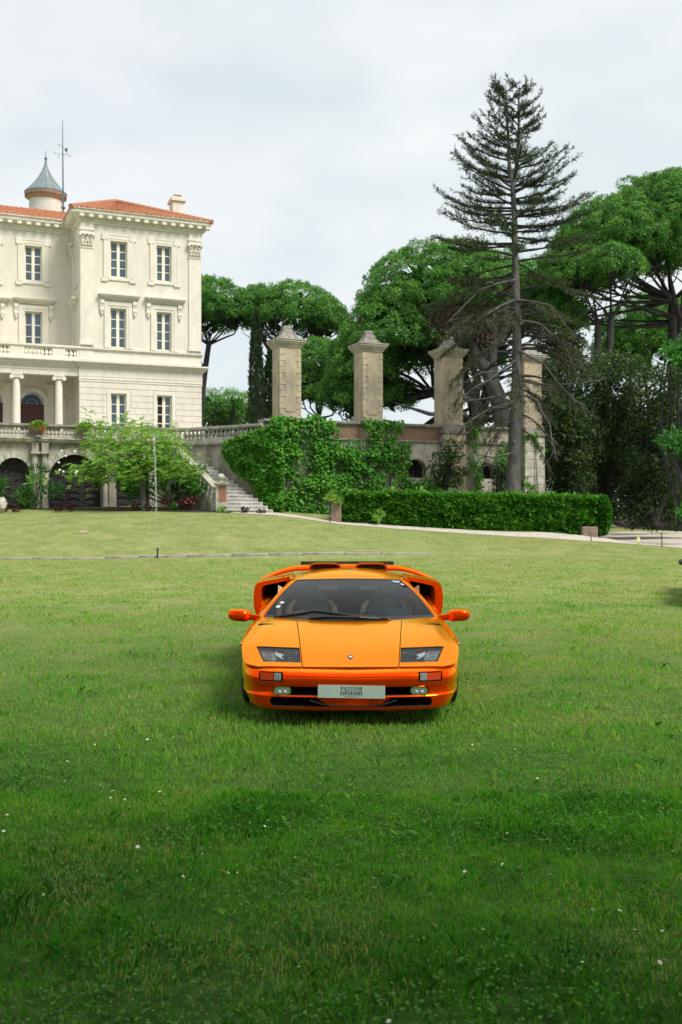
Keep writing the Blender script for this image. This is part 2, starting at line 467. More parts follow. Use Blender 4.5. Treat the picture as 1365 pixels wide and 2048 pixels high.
def window(par, u0, u1, z0, z1, v, n=4, dark=False):
    """casement window: frame and glazing bars, panes as sub-parts"""
    fv = v + 0.17
    m = MB(); t = 0.07
    m.box(u0, u0 + t, fv, fv + 0.07, z0, z1); m.box(u1 - t, u1, fv, fv + 0.07, z0, z1)
    m.box(u0 + t, u1 - t, fv, fv + 0.07, z1 - t, z1); m.box(u0 + t, u1 - t, fv, fv + 0.07, z0, z0 + 0.1)
    uc = (u0 + u1) / 2
    m.box(uc - 0.075, uc + 0.075, fv - 0.02, fv + 0.07, z0 + 0.1, z1 - t)
    zz = [z0 + 0.1 + (z1 - t - z0 - 0.1) * i / n for i in range(n + 1)]
    for z in zz[1:-1]:
        m.box(u0 + t, uc - 0.075, fv + 0.01, fv + 0.06, z - 0.02, z + 0.02); m.box(uc + 0.075, u1 - t, fv + 0.01, fv + 0.06, z - 0.02, z + 0.02)
    w = m.build('window', M['frame'], par)
    for (a, b) in ((u0 + t, uc - 0.075), (uc + 0.075, u1 - t)):
        for i in range(n):
            ti = random.uniform(-0.006, 0.006)
            q = MB(); q.quad((a, fv + 0.035 + ti, zz[i]), (b, fv + 0.035 - ti, zz[i]), (b, fv + 0.035 - ti * 0.5, zz[i + 1]), (a, fv + 0.035 + ti * 0.5, zz[i + 1]))
            q.build('pane', M['void'] if (dark and a < uc - 0.1) else M['pane'], w, fix=False)
    return w
def surround(par, u0, u1, z0, z1, v, w=0.34, ears=True):
    m = MB()
    for (off, pr) in ((0.0, 0.022), (0.1, 0.038), (w - 0.08, 0.055)):
        a, b, c, d = u0 - w, u0 - off, u1 + off, u1 + w
        m.box(a, b, v - pr, v, z0, z1 + off); m.box(c, d, v - pr, v, z0, z1 + off)
        m.box(a, d, v - pr - 0.002, v, z1 + off, z1 + w)
    if ears:
        for (a, b) in ((u0 - w - 0.1, u0 - w + 0.22), (u1 + w - 0.22, u1 + w + 0.1)):
            m.box(a, b, v - 0.065, v, z1 + w - 0.3, z1 + w + 0.05)
            m.box(a, b, v - 0.07, v, z0 - 0.22, z0 - 0.02)
        m.box(u0 - w + 0.22, u1 + w - 0.22, v - 0.058, v, z0 - 0.14, z0)
    return m.build('window_surround', M['stone_trim'], par)
def hood(par, u0, u1, z, v, wu0, wu1):
    """straight cornice on two scroll brackets above a window"""
    m = MB()
    for (d, a, b, e) in ((0.30, 0.06, 0.13, 0.0), (0.26, 0.0, 0.06, 0.05), (0.18, -0.07, 0.0, 0.12), (0.08, -0.16, -0.07, 0.2)):
        m.box(u0 + e, u1 - e, v - d, v, z + a, z + b)
    h = m.build('window_hood', M['stone_trim'], par)
    for c in (wu0 - 0.42, wu1 + 0.42):
        q = MB()
        prof = [(0, 0), (0.16, 0), (0.17, -0.14), (0.12, -0.26), (0.10, -0.38), (0.13, -0.46), (0.10, -0.58), (0.04, -0.63), (0, -0.63)]
        q.prism(prof, c - 0.10, c + 0.10, lambda a, b, d: (d, v - a, z - 0.2 + b))
        q.blob((c, v - 0.08, z - 0.87), (0.07, 0.05, 0.08))
        q.build('bracket', M['stone_trim'], h)
    return h
def cornice(par, pts, name='cornice'):
    """main cornice swept along a polyline of (u, v) on the wall line; out is to the right-hand normal"""
    prof = [(0.0, ZE - 0.12), (0.06, ZE - 0.12), (0.06, ZE + 0.0), (0.12, ZE + 0.02), (0.12, ZE + 0.14), (0.16, ZE + 0.17), (0.41, ZE + 0.31), (0.42, ZE + 0.31), (0.42, ZE + 0.43), (0.47, ZE + 0.51), (0.50, ZK), (0.0, ZK + 0.02)]
    rows = []
    for i, p in enumerate(pts):
        p = Vector(p)
        d0 = (p - Vector(pts[i - 1])).normalized() if i > 0 else None
        d1 = (Vector(pts[i + 1]) - p).normalized() if i < len(pts) - 1 else None
        n0 = Vector((d0.y, -d0.x)) if d0 else None; n1 = Vector((d1.y, -d1.x)) if d1 else None
        if n0 and n1:
            n = (n0 + n1); n = n / max(n.dot(n0), 0.2)
        else: n = n0 or n1
        rows.append([(p.x + n.x * o, p.y + n.y * o, z) for o, z in prof])
    m = MB(); m.grid(rows)
    return m.build(name, M['stone_trim'], par)
def pilaster(par, u, v, side=False, w=0.62, zb=None):
    """flat pilaster with a leafy capital"""
    zb = zb or ZR + 0.1
    m = MB(); zc0, zc1 = pz(493, 0), pz(466, 0)
    if side: fn = lambda a0, a1, d0, d1, z0, z1: m.box(v - d1, v - d0, u + a0, u + a1, z0, z1)
    else: fn = lambda a0, a1, d0, d1, z0, z1: m.box(u + a0, u + a1, v - d1, v - d0, z0, z1)
    h = w / 2
    fn(-h, h, 0, 0.07, zb, zc0); fn(-h - 0.04, h + 0.04, 0, 0.1, zb, zb + 0.18); fn(-h - 0.03, h + 0.03, 0, 0.1, zc0 - 0.06, zc0)
    fn(-h, h, 0, 0.075, zc1, ZE - 0.12); fn(-h - 0.05, h + 0.05, 0, 0.12, zc1 + 0.18, zc1 + 0.28)
    p = m.build('pilaster', M['stone_trim'], par)
    c = MB(); hh = zc1 - zc0
    def at(a, d, z): return (v - d, u + a, z) if side else (u + a, v - d, z)
    def rr(a, b, cc): return (b, a, cc) if side else (a, b, cc)
    c.add(*_bx(at, -h, h, 0, 0.1, zc0, zc1))
    for r, (zz, k, s) in enumerate(((zc0 + hh * 0.22, 4, 0.085), (zc0 + hh * 0.52, 3, 0.095))):
        for i in range(k):
            a = -h + w * (i + 0.5) / k
            c.blob(at(a, 0.12 + 0.02 * r, zz), rr(s, 0.06, 0.12), 7, 5)
            c.blob(at(a, 0.18 + 0.02 * r, zz + 0.09), rr(s * 0.7, 0.05, 0.045), 6, 4)
    for sg in (-1, 1):
        c.blob(at(sg * (h + 0.02), 0.16, zc0 + hh * 0.84), rr(0.1, 0.09, 0.09), 8, 5)
        c.blob(at(sg * h * 0.35, 0.17, zc0 + hh * 0.84), rr(0.07, 0.06, 0.07), 7, 5)
    c.add(*_bx(at, -h - 0.1, h + 0.1, 0, 0.24, zc1 - 0.07, zc1 + 0.003))
    c.blob(at(0, 0.25, zc1 - 0.05), rr(0.06, 0.05, 0.07), 6, 4)
    c.build('capital', M['stone_trim'], p, smooth=50)
    return p
def _bx(at, a0, a1, d0, d1, z0, z1):
    vs = [at(a, d, z) for z in (z0, z1) for (a, d) in ((a0, d1), (a1, d1), (a1, d0), (a0, d0))]
    return vs, [(3, 2, 1, 0), (4, 5, 6, 7), (0, 1, 5, 4), (1, 2, 6, 5), (2, 3, 7, 6), (3, 0, 4, 7)]

# --- openings of the wing
def op(x0, x1, r0, r1, v=0.0):
    a, b = pu(x0, v), pu(x1, v); m_ = (a + b) / 2
    return (a, b, pz(r1, m_, v), pz(r0, m_, v))
W3 = [op(221, 255, 483, 556), op(313.5, 343.5, 492, 564)]
W2 = [op(221, 253, 617, 696), op(313.5, 343.5, 624.5, 701)]
W1 = [op(222, 253.5, 787, 868), op(314.5, 344.5, 791, 868)]
W2 = [(a, b, ZR + 0.02, d) for a, b, c, d in W2]
mb = MB()
wall_holes(mb, 0, UW, ZR, ZE, 0.0, W3 + W2)
mb.quad((UW, 0, ZT), (UW, 12, ZT), (UW, 12, ZE), (UW, 0, ZE))
mb.quad((0, VM, ZT), (0, 0, ZT), (0, 0, ZE), (0, VM, ZE))
mb.quad((0, 12, ZT), (UW, 12, ZT), (UW, 12, ZE), (0, 12, ZE))
wall = mb.build('wing_wall', M['stone'], villa)
mb = MB()
wall_holes(mb, -0.0, UW, ZT - 0.1, ZC1, 0.014, W1, 0.25)
base_wall = mb.build('ground_floor_wall', M['stone'], villa)
# rusticated blocks of the ground floor, each a stone
zb0, zb1 = ZT, pz(762, 0)
nc = 10
for i in range(nc):
    z0 = zb0 + (zb1 - zb0) * i / nc; z1 = zb0 + (zb1 - zb0) * (i + 1) / nc
    cuts = [0.0]; a = 0.0 if i % 2 else -0.55
    while a < UW:
        a += 1.15
        if 0.25 < a < UW - 0.25: cuts.append(a)
    cuts.append(UW)
    segs = []
    for a, b in zip(cuts, cuts[1:]):
        pieces = [(a, b)]
        for h in W1:
            if z0 < h[3] + 0.18 and z1 > h[2]:
                q = []
                for (c, d) in pieces:
                    if d <= h[0] - 0.2 or c >= h[1] + 0.2: q.append((c, d))
                    else:
                        if c < h[0] - 0.2: q.append((c, h[0] - 0.2))
                        if d > h[1] + 0.2: q.append((h[1] + 0.2, d))
                pieces = q
        segs += [s for s in pieces if s[1] - s[0] > 0.1]
    for (a, b) in segs:
        m = MB(); pr = random.uniform(-0.004, 0.004)
        g = 0.004 if a > 0 else -0.02
        m.bbox(a + g, b - (0.004 if b < UW else -0.02), -0.010 + pr, 0.012, z0 + 0.012, z1 - 0.012, 0.007)
        m.build('stone_block', M['stone'], base_wall)
for k, h in enumerate(W1):
    m = MB(); m.box(h[0] - 0.19, h[0], -0.03, 0.03, h[2], h[3]); m.box(h[1], h[1] + 0.19, -0.03, 0.03, h[2], h[3]); m.box(h[0] - 0.19, h[1] + 0.19, -0.032, 0.03, h[3], h[3] + 0.17)
    m.build('window_surround', M['stone_trim'], villa)
    window(villa, *h, 0.02, 4, dark=(k == 1))
for h in W3:
    surround(villa, *h, 0.0); window(villa, *h, 0.0)
for h, (x0, x1, r) in zip(W2, ((197, 279.5, 593), (290, 371, 600.5))):
    m = MB()
    for (off, pr) in ((0.0, 0.04), (0.12, 0.07)):
        m.box(h[0] - 0.3, h[0] - off, -pr, 0, h[2], h[3] + off); m.box(h[1] + off, h[1] + 0.3, -pr, 0, h[2], h[3] + off); m.box(h[0] - 0.3, h[1] + 0.3, -pr - 0.002, 0, h[3] + off, h[3] + 0.3)
    m.build('window_surround', M['stone_trim'], villa)
    window(villa, *h, 0.0)
    uu = (pu(x0) + pu(x1)) / 2
    hood(villa, pu(x0), pu(x1), pz(r, uu) - 0.05, 0.0, h[0], h[1])
# bands of the wing
m = MB(); m.box(-0.08, UW + 0.08, -0.14, 0.3, ZR - 0.1, ZR - 0.03); m.box(-0.05, UW + 0.05, -0.08, 0.3, ZR - 0.16, ZR - 0.1)
m.box(0, UW, -0.03, 0.3, ZC1 + 0.2, ZR - 0.16); m.box(-0.03, 0.66, -0.06, 0.3, ZC1 + 0.2, ZR - 0.16)
m.build('rail_band', M['stone_trim'], villa)
m = MB()
for (d, a, b) in ((0.36, 0.06, 0.14), (0.30, 0.0, 0.06), (0.20, -0.1, 0.0), (0.1, -0.2, -0.1), (0.05, -0.62, -0.2)):
    m.box(-d, UW + d, -d, 0.35, ZC1 + a, ZC1 + b)
m.box(-0.02, UW + 0.02, -0.02, 0.3, ZC1 + 0.14, ZC1 + 0.2)
m.box(-0.035, UW + 0.035, -0.035, 0.3, zb1, ZC1 - 0.62); m.box(-0.06, UW + 0.06, -0.06, 0.3, zb1 + 0.12, zb1 + 0.17)
m.build('string_course', M['stone_trim'], villa)
pilaster(villa, 0.33, 0.0); pilaster(villa, UW - 0.36, 0.0)
pilaster(villa, VM - 0.35, 0.0, side=True, w=0.5)
# return wall: blind window surrounds
m = MB(); m.box(-0.06, 0, 0.75, 0.83, pz(567, 0), pz(478, 0)); m.box(-0.06, 0, 1.55, 1.63, pz(567, 0), pz(478, 0)); m.box(-0.065, 0, 0.75, 1.63, pz(567, 0), pz(562, 0)); m.box(-0.065, 0, 0.75, 1.63, pz(480, 0), pz(475, 0))
m.box(-0.05, 0, 0.8, 0.9, ZR, pz(610, 0)); m.box(-0.05, 0, 1.5, 1.6, ZR, pz(610, 0)); m.box(-0.3, 0, 0.5, 1.9, pz(594, 0), pz(589, 0)); m.box(-0.2, 0, 0.6, 1.8, pz(600, 0), pz(594, 0))
m.build('blind_window', M['stone_trim'], villa)

# --- the main front, set back, and its loggia
UL = -16.0
mW3 = [op(50, 84.5, 492, 563, VM), op(-48, -12, 487, 558, VM)]
mW2 = [op(50, 85.5, 623, 700, VM), op(-48, -12, 618, 700, VM)]
mb = MB(); wall_holes(mb, UL, 0, ZR - 0.4, ZE, VM, mW3 + mW2)
mb.build('main_wall', M['stone'], villa)
for h in mW3: surround(villa, *h, VM); window(villa, *h, VM)
for h, (x0, x1, r) in zip(mW2, ((26, 111, 600.5), (-72, 23, 596))):
    m = MB()
    for (off, pr) in ((0.0, 0.04), (0.12, 0.07)):
        m.box(h[0] - 0.3, h[0] - off, VM - pr, VM, h[2], h[3] + off); m.box(h[1] + off, h[1] + 0.3, VM - pr, VM, h[2], h[3] + off); m.box(h[0] - 0.3, h[1] + 0.3, VM - pr - 0.002, VM, h[3] + off, h[3] + 0.3)
    m.build('window_surround', M['stone_trim'], villa)
    window(villa, *h, VM, 3)
    uu = (pu(x0, VM) + pu(x1, VM)) / 2
    hood(villa, pu(x0, VM), pu(x1, VM), pz(r, uu, VM) - 0.05, VM, h[0], h[1])
# main cornice in one sweep: main front, return, wing front
cornice(villa, [(UL, VM), (0, VM), (0, 0), (UW, 0), (UW, 12)])
# modillions, each one a block; dentils as one course
mod = MB(); mod.bbox(-0.12, 0.12, -0.39, -0.10, 0.13, 0.29, 0.02)
modm = mod.mesh('modillion', M['stone_trim'], (0, 0, 0))
k = 0
for u in np.arange(0.05, UW + 0.3, 0.46): place('modillion', modm, villa, (u, 0, ZE))
for u in np.arange(-0.85, UL + 10, -0.46): place('modillion', modm, villa, (u, VM, ZE))
for v in np.arange(0.35, VM - 0.6, 0.46): place('modillion', modm, villa, (0, v, ZE), -R(90))
d = MB()
for u in np.arange(-0.05, UW + 0.1, 0.155): d.box(u, u + 0.09, -0.17, -0.05, ZE + 0.02, ZE + 0.13)
for u in np.arange(-0.2, UL + 10, -0.155): d.box(u - 0.09, u, VM - 0.17, VM - 0.05, ZE + 0.02, ZE + 0.13)
for v in np.arange(0.0, VM - 0.2, 0.155): d.box(-0.17, -0.05, v, v + 0.09, ZE + 0.02, ZE + 0.13)
tag(d.build('dentil_course', M['stone_trim'], villa), kind='stuff')
# loggia: entablature, ceiling, columns, back wall with arched doors
ZL = pz(752, 0)                             # underside of the entablature
m = MB()
m.box(UL, 0.0, 0.05, 0.55, ZL, ZC1 - 0.2); m.box(UL, 0.0, 0.02, 0.58, ZL + 0.25, ZL + 0.30)
for (d_, a, b) in ((0.34, 0.06, 0.13), (0.28, 0.0, 0.06), (0.18, -0.1, 0.0), (0.08, -0.2, -0.1)):
    m.box(UL, -d_ * 0.0 - 0.01, 0.05 - d_, 0.6, ZC1 + a, ZC1 + b)
m.build('entablature', M['stone_trim'], villa)
m = MB(); m.box(UL, -0.004, 0.56, VM, ZL + 0.3, ZC1 - 0.02)
m.build('loggia_ceiling', M['stone'], villa)
def column(par, u, v, z0, z1, r):
    m = MB()
    prof = [(r * 1.35, 0), (r * 1.35, 0.12), (r * 1.2, 0.13), (r * 1.25, 0.2), (r * 1.05, 0.24)]
    H = z1 - z0 - 0.2
    for i in range(9):
        t = i / 8; prof.append((r * (1.0 - 0.14 * t ** 1.8), 0.26 + (H - 0.26) * t))
    m.lathe(prof, 20, (u, v, z0))
    c = m.build('column', M['stone_trim'], par, smooth=40)
    q = MB(); q.box(u - r * 1.35, u + r * 1.35, v - r * 1.3, v + r * 1.3, z1 - 0.07, z1 - 0.002)
    for sg in (-1, 1):
        q.tube([(u + sg * r * 1.22, v - r * 1.25, z1 - 0.16), (u + sg * r * 1.22, v + r * 1.25, z1 - 0.16)], 0.1, 12)
    q.box(u - r * 1.15, u + r * 1.15, v - r * 1.15, v + r * 1.15, z1 - 0.19, z1 - 0.07)
    q.build('capital', M['stone_trim'], c, smooth=40)
for x in (33.4, 118.2):
    column(villa, pu(x, 0.3), 0.3, ZT, ZL, 0.195)
column(villa, pu(-62, 0.3), 0.3, ZT, ZL, 0.195)
def arch_pts(uc, r, zs, n=14): return [(uc + r * math.cos(math.pi * i / n), zs + r * math.sin(math.pi * i / n)) for i in range(n + 1)]
def wall_arches(mb, u0, u1, z0, z1, v, arches, depth):
    """flat wall with round-headed openings (uc, r, spring height)"""
    edges = [u0]
    for (uc, r, zs) in sorted(arches):
        edges += [uc - r, uc + r]
    edges.append(u1)
    for i in range(0, len(edges), 2):
        mb.quad((edges[i], v, z0), (edges[i + 1], v, z0), (edges[i + 1], v, z1), (edges[i], v, z1))
    for (uc, r, zs) in arches:
        a = arch_pts(uc, r, zs)
        for p, q in zip(a, a[1:]):
            mb.quad((q[0], v, q[1]), (p[0], v, p[1]), (p[0], v, z1), (q[0], v, z1))
            mb.quad((p[0], v, p[1]), (q[0], v, q[1]), (q[0], v + depth, q[1]), (p[0], v + depth, p[1]))
        for sg in (-1, 1):
            mb.quad((uc + sg * r, v, z0), (uc + sg * r, v + depth, z0), (uc + sg * r, v + depth, zs), (uc + sg * r, v, zs))
def arch_mold(name, par, m_, uc, r, zs, z0, v, w, pr):
    m = MB(); a = arch_pts(uc, 1.0, 0.0, 16)
    rows = []
    for (x, z) in a:
        cx, cz = x - uc, z
        rows.append([(uc + cx * rr, v - dd, zs + cz * rr) for rr, dd in ((r, 0), (r, pr * 0.6), (r + w * 0.5, pr * 0.6), (r + w * 0.5, pr), (r + w, pr), (r + w, 0))])
    rows = [[(p[0], p[1], z0) for p in rows[0]]] + rows + [[(p[0], p[1], z0) for p in rows[-1]]]
    m.grid(rows); return m.build(name, m_, par)
DOORS = []
for (x0, x1, top) in ((41, 89, 784), (-43, 6.5, 780)):
    a, b = pu(x0, VM), pu(x1, VM); r = (b - a) / 2; uc = (a + b) / 2
    DOORS.append((uc, r, pz(top, uc, VM) - r))
mb = MB(); wall_arches(mb, UL, 0, ZT, ZL + 0.3, VM, DOORS, 0.25); mb.build('loggia_wall', M['stone'], villa)
for (uc, r, zs) in DOORS:
    arch_mold('door_arch', villa, M['stone_trim'], uc, r, zs, ZT, VM, 0.22, 0.08)
    m = MB(); m.box(uc - r, uc + r, VM + 0.18, VM + 0.24, ZT, zs)
    for sg in (0, 1):
        for j in range(3):
            x0 = uc - r + sg * r + 0.1; x1 = uc + sg * r - 0.1; z0 = ZT + 0.15 + j * (zs - ZT) / 3
            m.box(x0, x1, VM + 0.15, VM + 0.18, z0, z0 + (zs - ZT) / 3 - 0.22, 0.03)
    m.box(uc - 0.03, uc + 0.03, VM + 0.14, VM + 0.18, ZT, zs)
    door = m.build('door', M['wood_red'], villa)
    f = MB()
    a = arch_pts(uc, r - 0.06, zs, 16)
    f.add([(uc, VM + 0.21, zs)] + [(x, VM + 0.21, z) for x, z in a], [tuple(range(0, len(a) + 1))])
    f.build('fanlight_pane', mat('fanlight_glass', (0.05, 0.10, 0.15), 0.1, spec=0.9), door, fix=False)
    f = MB()
    for i in range(1, 10):
        an = math.pi * i / 10
        f.tube([(uc + 0.1 * math.cos(an), VM + 0.17, zs + 0.1 * math.sin(an)), (uc + (r - 0.03) * math.cos(an), VM + 0.17, zs + (r - 0.03) * math.sin(an))], 0.014, 5)
    for rr in (0.12, r * 0.62, r - 0.03):
        f.tube([(x, VM + 0.17, z) for x, z in arch_pts(uc, rr, zs, 16)], 0.02, 5)
    for i in range(5):
        an = math.pi * (2 * i + 1) / 10; cc = (uc + r * 0.8 * math.cos(an), zs + r * 0.8 * math.sin(an))
        f.tube([(cc[0] + 0.09 * math.cos(t * 0.63), VM + 0.17, cc[1] + 0.09 * math.sin(t * 0.63)) for t in range(11)], 0.012, 4)
    f.build('fanlight_bars', M['iron'], door)
for x in (14, 102):                          # pilaster strips on the loggia's back wall
    u = pu(x, VM); m = MB(); m.box(u - 0.17, u + 0.17, VM - 0.06, VM, ZT, ZL - 0.22); m.box(u - 0.24, u + 0.24, VM - 0.13, VM, ZL - 0.3, ZL - 0.2)
    m.build('wall_pier', M['stone_trim'], villa)
m = MB(); m.box(-0.9, -0.85, VM - 0.05, VM, ZT, pz(788, 0)); m.box(-0.35, -0.3, VM - 0.05, VM, ZT, pz(788, 0)); m.box(-0.9, -0.3, VM - 0.055, VM, pz(788, 0), pz(784, 0)); m.build('side_panel', M['stone_trim'], villa)

# --- balconies: balusters of one turned shape
def baluster_mesh(name, h, r, m_):
    prof = [(r * 0.95, 0), (r * 0.95, h * 0.06), (r * 0.55, h * 0.10), (r * 0.62, h * 0.14), (r * 0.95, h * 0.28), (r * 1.0, h * 0.36), (r * 0.85, h * 0.5), (r * 0.5, h * 0.7), (r * 0.42, h * 0.8), (r * 0.5, h * 0.86), (r * 0.75, h * 0.9), (r * 0.9, h * 0.93), (r * 0.9, h)]
    t = MB(); t.lathe(prof, 12); return t.mesh(name, m_, smooth=45)
zb_top = pz(688, -2, 0.0); zb_bot = ZC1 + 0.13
m = MB()
m.box(UL, -0.001, -0.12, 0.22, zb_top - 0.1, zb_top); m.box(UL, -0.001, -0.08, 0.18, zb_top - 0.15, zb_top - 0.1)
m.box(UL, -0.001, -0.08, 0.2, zb_bot, zb_bot + 0.17)
for (x0, x1) in ((-60, 0.1), (20, 48.5), (105, 131), (154, 160)):
    m.box(pu(x0), pu(x1), -0.06, 0.17, zb_bot + 0.17, zb_top - 0.15)
bal = m.build('balcony_parapet', M['stone_trim'], villa)
bm1 = baluster_mesh('baluster', zb_top - 0.15 - zb_bot - 0.17, 0.1, M['stone_trim'])
for xs_ in (np.linspace(3, 18, 3), np.linspace(52, 102, 7), np.linspace(134, 151, 3)):
    for x in xs_: place('baluster', bm1, bal, (pu(x), 0.05, zb_bot + 0.17))
for (x0, x1) in ((86, 104.5), (132, 154), (0.5, 19.5)):
    mq = MB(); mq.box(pu(x0), pu(x1), 0.12, 0.16, zb_bot + 0.17, zb_top - 0.15); mq.build('blind_panel', M['stone'], villa)

# --- roofs: corrugated rows of round tiles
def tile_plane(par, a, b, c, d, name='roof', pitch=0.24):
    """tiled slope with eave a-b and top d-c; tiles run up the slope in round ribs"""
    a, b, c, d = map(Vector, (a, b, c, d))
    n = max(2, int((b - a).length / pitch)); nrm = (b - a).cross(d - a).normalized()
    if nrm.z < 0: nrm = -nrm
    rows = []
    up = max(3, int(max((d - a).length, (c - b).length) / 0.36))
    for j in range(up + 1):
        for st in ((0.0, 0.035) if j < up else (0.0,)):
            t = min(1.0, (j + (0.02 if st else 0)) / up)
            r = []
            for i in range(n * 4 + 1):
                s = i / (n * 4)
                p = a.lerp(b, s).lerp(d.lerp(c, s), t)
                ph = (i % 4) / 4.0
                hgt = 0.055 * max(0, math.sin(2 * math.pi * ph + math.pi * 0.25))
                k_ = (j * 31 + (i // 4) * 17) % 13 / 13 - 0.5
                r.append(p + nrm * (hgt + st + 0.02 * k_))
            rows.append(r)
    m = MB(); m.grid(rows); return m.build(name, M['tile'], par, fix=False)
ap_u, ap_v = pu(232, 4.0), 4.0
ap_z = pz(404, ap_u, ap_v)
e0 = (-0.50, -0.46, ZK + 0.02); e1 = (UW + 0.47, -0.46, ZK + 0.02)
tile_plane(villa, e0, e1, (ap_u + 0.02, ap_v, ap_z), (ap_u, ap_v, ap_z))
tile_plane(villa, e1, (UW + 0.46, 12, ZK + 0.02), (ap_u, 12, ap_z), (ap_u, ap_v, ap_z))
tile_plane(villa, (-0.50, 12, ZK + 0.02), e0, (ap_u, ap_v, ap_z), (ap_u, 12, ap_z))
rz_ = pz(404, -6, 6.5) + 0.1
tile_plane(villa, (UL, VM - 0.46, ZK + 0.02), (-0.35, VM - 0.46, ZK + 0.02), (0.9, 6.4, rz_), (UL, 6.4, rz_))
rt = MB(); rt.lathe([(0.135, 0), (0.115, 0.4), (0.10, 0.4)], 8, cap=True)
rtm = rt.mesh('ridge_tile', M['tile'], smooth=50)
def ridge(p, q):
    p, q = Vector(p), Vector(q); n = int((q - p).length / 0.37)
    dr = (q - p).normalized(); ro = dr.to_track_quat('Z', 'Y').to_euler()
    for i in range(n):
        o = place('ridge_tile', rtm, villa, p + dr * (0.37 * i)); o.rotation_euler = ro
ridge(e1, (ap_u, ap_v, ap_z + 0.04)); ridge(e0, (ap_u, ap_v, ap_z + 0.04)); ridge((ap_u, ap_v, ap_z + 0.04), (ap_u, 12, ap_z + 0.04))
# chimney
cv = 5.0; cu0, cu1 = pu(346.5, cv), pu(369, cv); cz = pz(392, cu0, cv)
m = MB(); m.box(cu0, cu1, cv, cv + 0.9, ZK, cz - 0.25); m.box(cu0 - 0.1, cu1 + 0.1, cv - 0.1, cv + 1.0, cz - 0.25, cz - 0.12); m.box(cu0 - 0.05, cu1 + 0.05, cv - 0.05, cv + 0.95, cz - 0.12, cz)
ch = m.build('chimney', M['stone'], villa)
m = MB(); m.box(cu0 + 0.1, cu1 - 0.1, cv + 0.1, cv + 0.8, cz + 0.1, cz + 0.15); m.box(cu0 + 0.12, cu0 + 0.22, cv + 0.1, cv + 0.8, cz, cz + 0.1); m.box(cu1 - 0.22, cu1 - 0.12, cv + 0.1, cv + 0.8, cz, cz + 0.1)
m.build('chimney_cap', M['tile'], ch)
# turret
tD = 58.0; tp = P(92, 400, tD); tu, tv = wf(tp.x, tp.y)
k_ = tD / F; rr = 41 * k_
zrow = lambda r: CH + (HY - r) * k_
m = MB(); m.lathe([(rr * 0.79, zrow(450)), (rr * 0.79, zrow(402)), (rr * 0.80, zrow(402))], 28, (tu, tv, 0)); tur = m.build('turret_wall', M['stone'], villa, smooth=40)
m = MB(); m.lathe([(rr * 0.80, zrow(403)), (rr * 0.97, zrow(395)), (rr * 0.99, zrow(391)), (rr * 0.9, zrow(390))], 28, (tu, tv, 0)); m.build('turret_eave', M['wood_eave'], villa, smooth=40)
m = MB()
for i in range(36):
    a = 2 * math.pi * i / 36; m.tube([(tu + rr * 0.80 * math.cos(a), tv + rr * 0.80 * math.sin(a), zrow(399)), (tu + rr * 0.97 * math.cos(a), tv + rr * 0.97 * math.sin(a), zrow(394.5))], 0.05, 4)
tag(m.build('eave_bracket', M['bark'], villa), kind='stuff')
prof = [(rr * 1.0, zrow(391)), (rr * 1.0, zrow(388))]
for i in range(13):
    t = i / 12; prof.append((rr * (0.985 * (1 - t) ** 1.75 + 0.0) + 0.035, zrow(388 - (388 - 320) * t)))
m = MB(); m.lathe(prof, 28, (tu, tv, 0)); tr = m.build('turret_roof', M['zinc'], villa, smooth=40)
m = MB()
for i in range(14):
    a = 2 * math.pi * (i + 0.3) / 14
    m.tube([(tu + (q[0] + 0.005) * math.cos(a), tv + (q[0] + 0.005) * math.sin(a), q[1]) for q in prof[1:]], 0.016, 4)
m.build('roof_seam', M['zinc'], tr)
m = MB(); m.blob((tu, tv, zrow(317)), 0.085, 10, 7); m.tube([(tu, tv, zrow(320)), (tu, tv, zrow(300))], [0.03, 0.008], 6); m.build('finial', M['zinc_dark'], tr, smooth=60)
# lightning rod with weather vane
vp = P(127, 415, 56.0); vu, vv = wf(vp.x, vp.y); k2 = 56.0 / F; zr = lambda r: CH + (HY - r) * k2
rod = thing('weather_vane', 'tall thin blue-grey rod with weather vane beside the turret', 'weather vane', vp, 0, None, vp)
m = MB(); m.tube([(vp.x, vp.y, zr(440)), (vp.x - 0.02, vp.y, zr(340)), (vp.x - 0.04, vp.y, zr(238))], [0.05, 0.04, 0.012], 8); m.box(vp.x - 0.1, vp.x + 0.1, vp.y - 0.1, vp.y + 0.1, zr(417), zr(414)); m.build('rod', M['zinc_dark'], rod)
m = MB(); x_ = vp.x - 0.03
m.tube([(x_ - 0.45, vp.y, zr(306)), (x_ + 0.42, vp.y, zr(311))], 0.008, 5); m.tube([(x_ - 0.22, vp.y - 0.3, zr(313)), (x_ + 0.2, vp.y + 0.3, zr(306))], 0.008, 5)
for (dx, r_) in ((-0.45, 306), (0.42, 312), (-0.23, 314)): m.tube([(x_ + dx - 0.05, vp.y, zr(r_) - 0.06), (x_ + dx + 0.05, vp.y, zr(r_)), (x_ + dx - 0.05, vp.y, zr(r_) + 0.06)], 0.012, 5)
m.build('compass_arms', M['zinc_dark'], rod)
m = MB(); m.tube([(x_ - 0.22, vp.y, zr(289)), (x_, vp.y, zr(294)), (x_ + 0.2, vp.y, zr(299))], 0.012, 5); m.blob((x_ + 0.2, vp.y, zr(299.5)), (0.09, 0.02, 0.11), 8, 5); m.tube([(x_ + 0.22, vp.y, zr(301)), (x_ + 0.26, vp.y, zr(309))], [0.03, 0.01], 5)
m.blob((x_ - 0.22, vp.y, zr(289)), (0.05, 0.015, 0.03), 6, 4)
m.build('vane', M['zinc_dark'], rod)
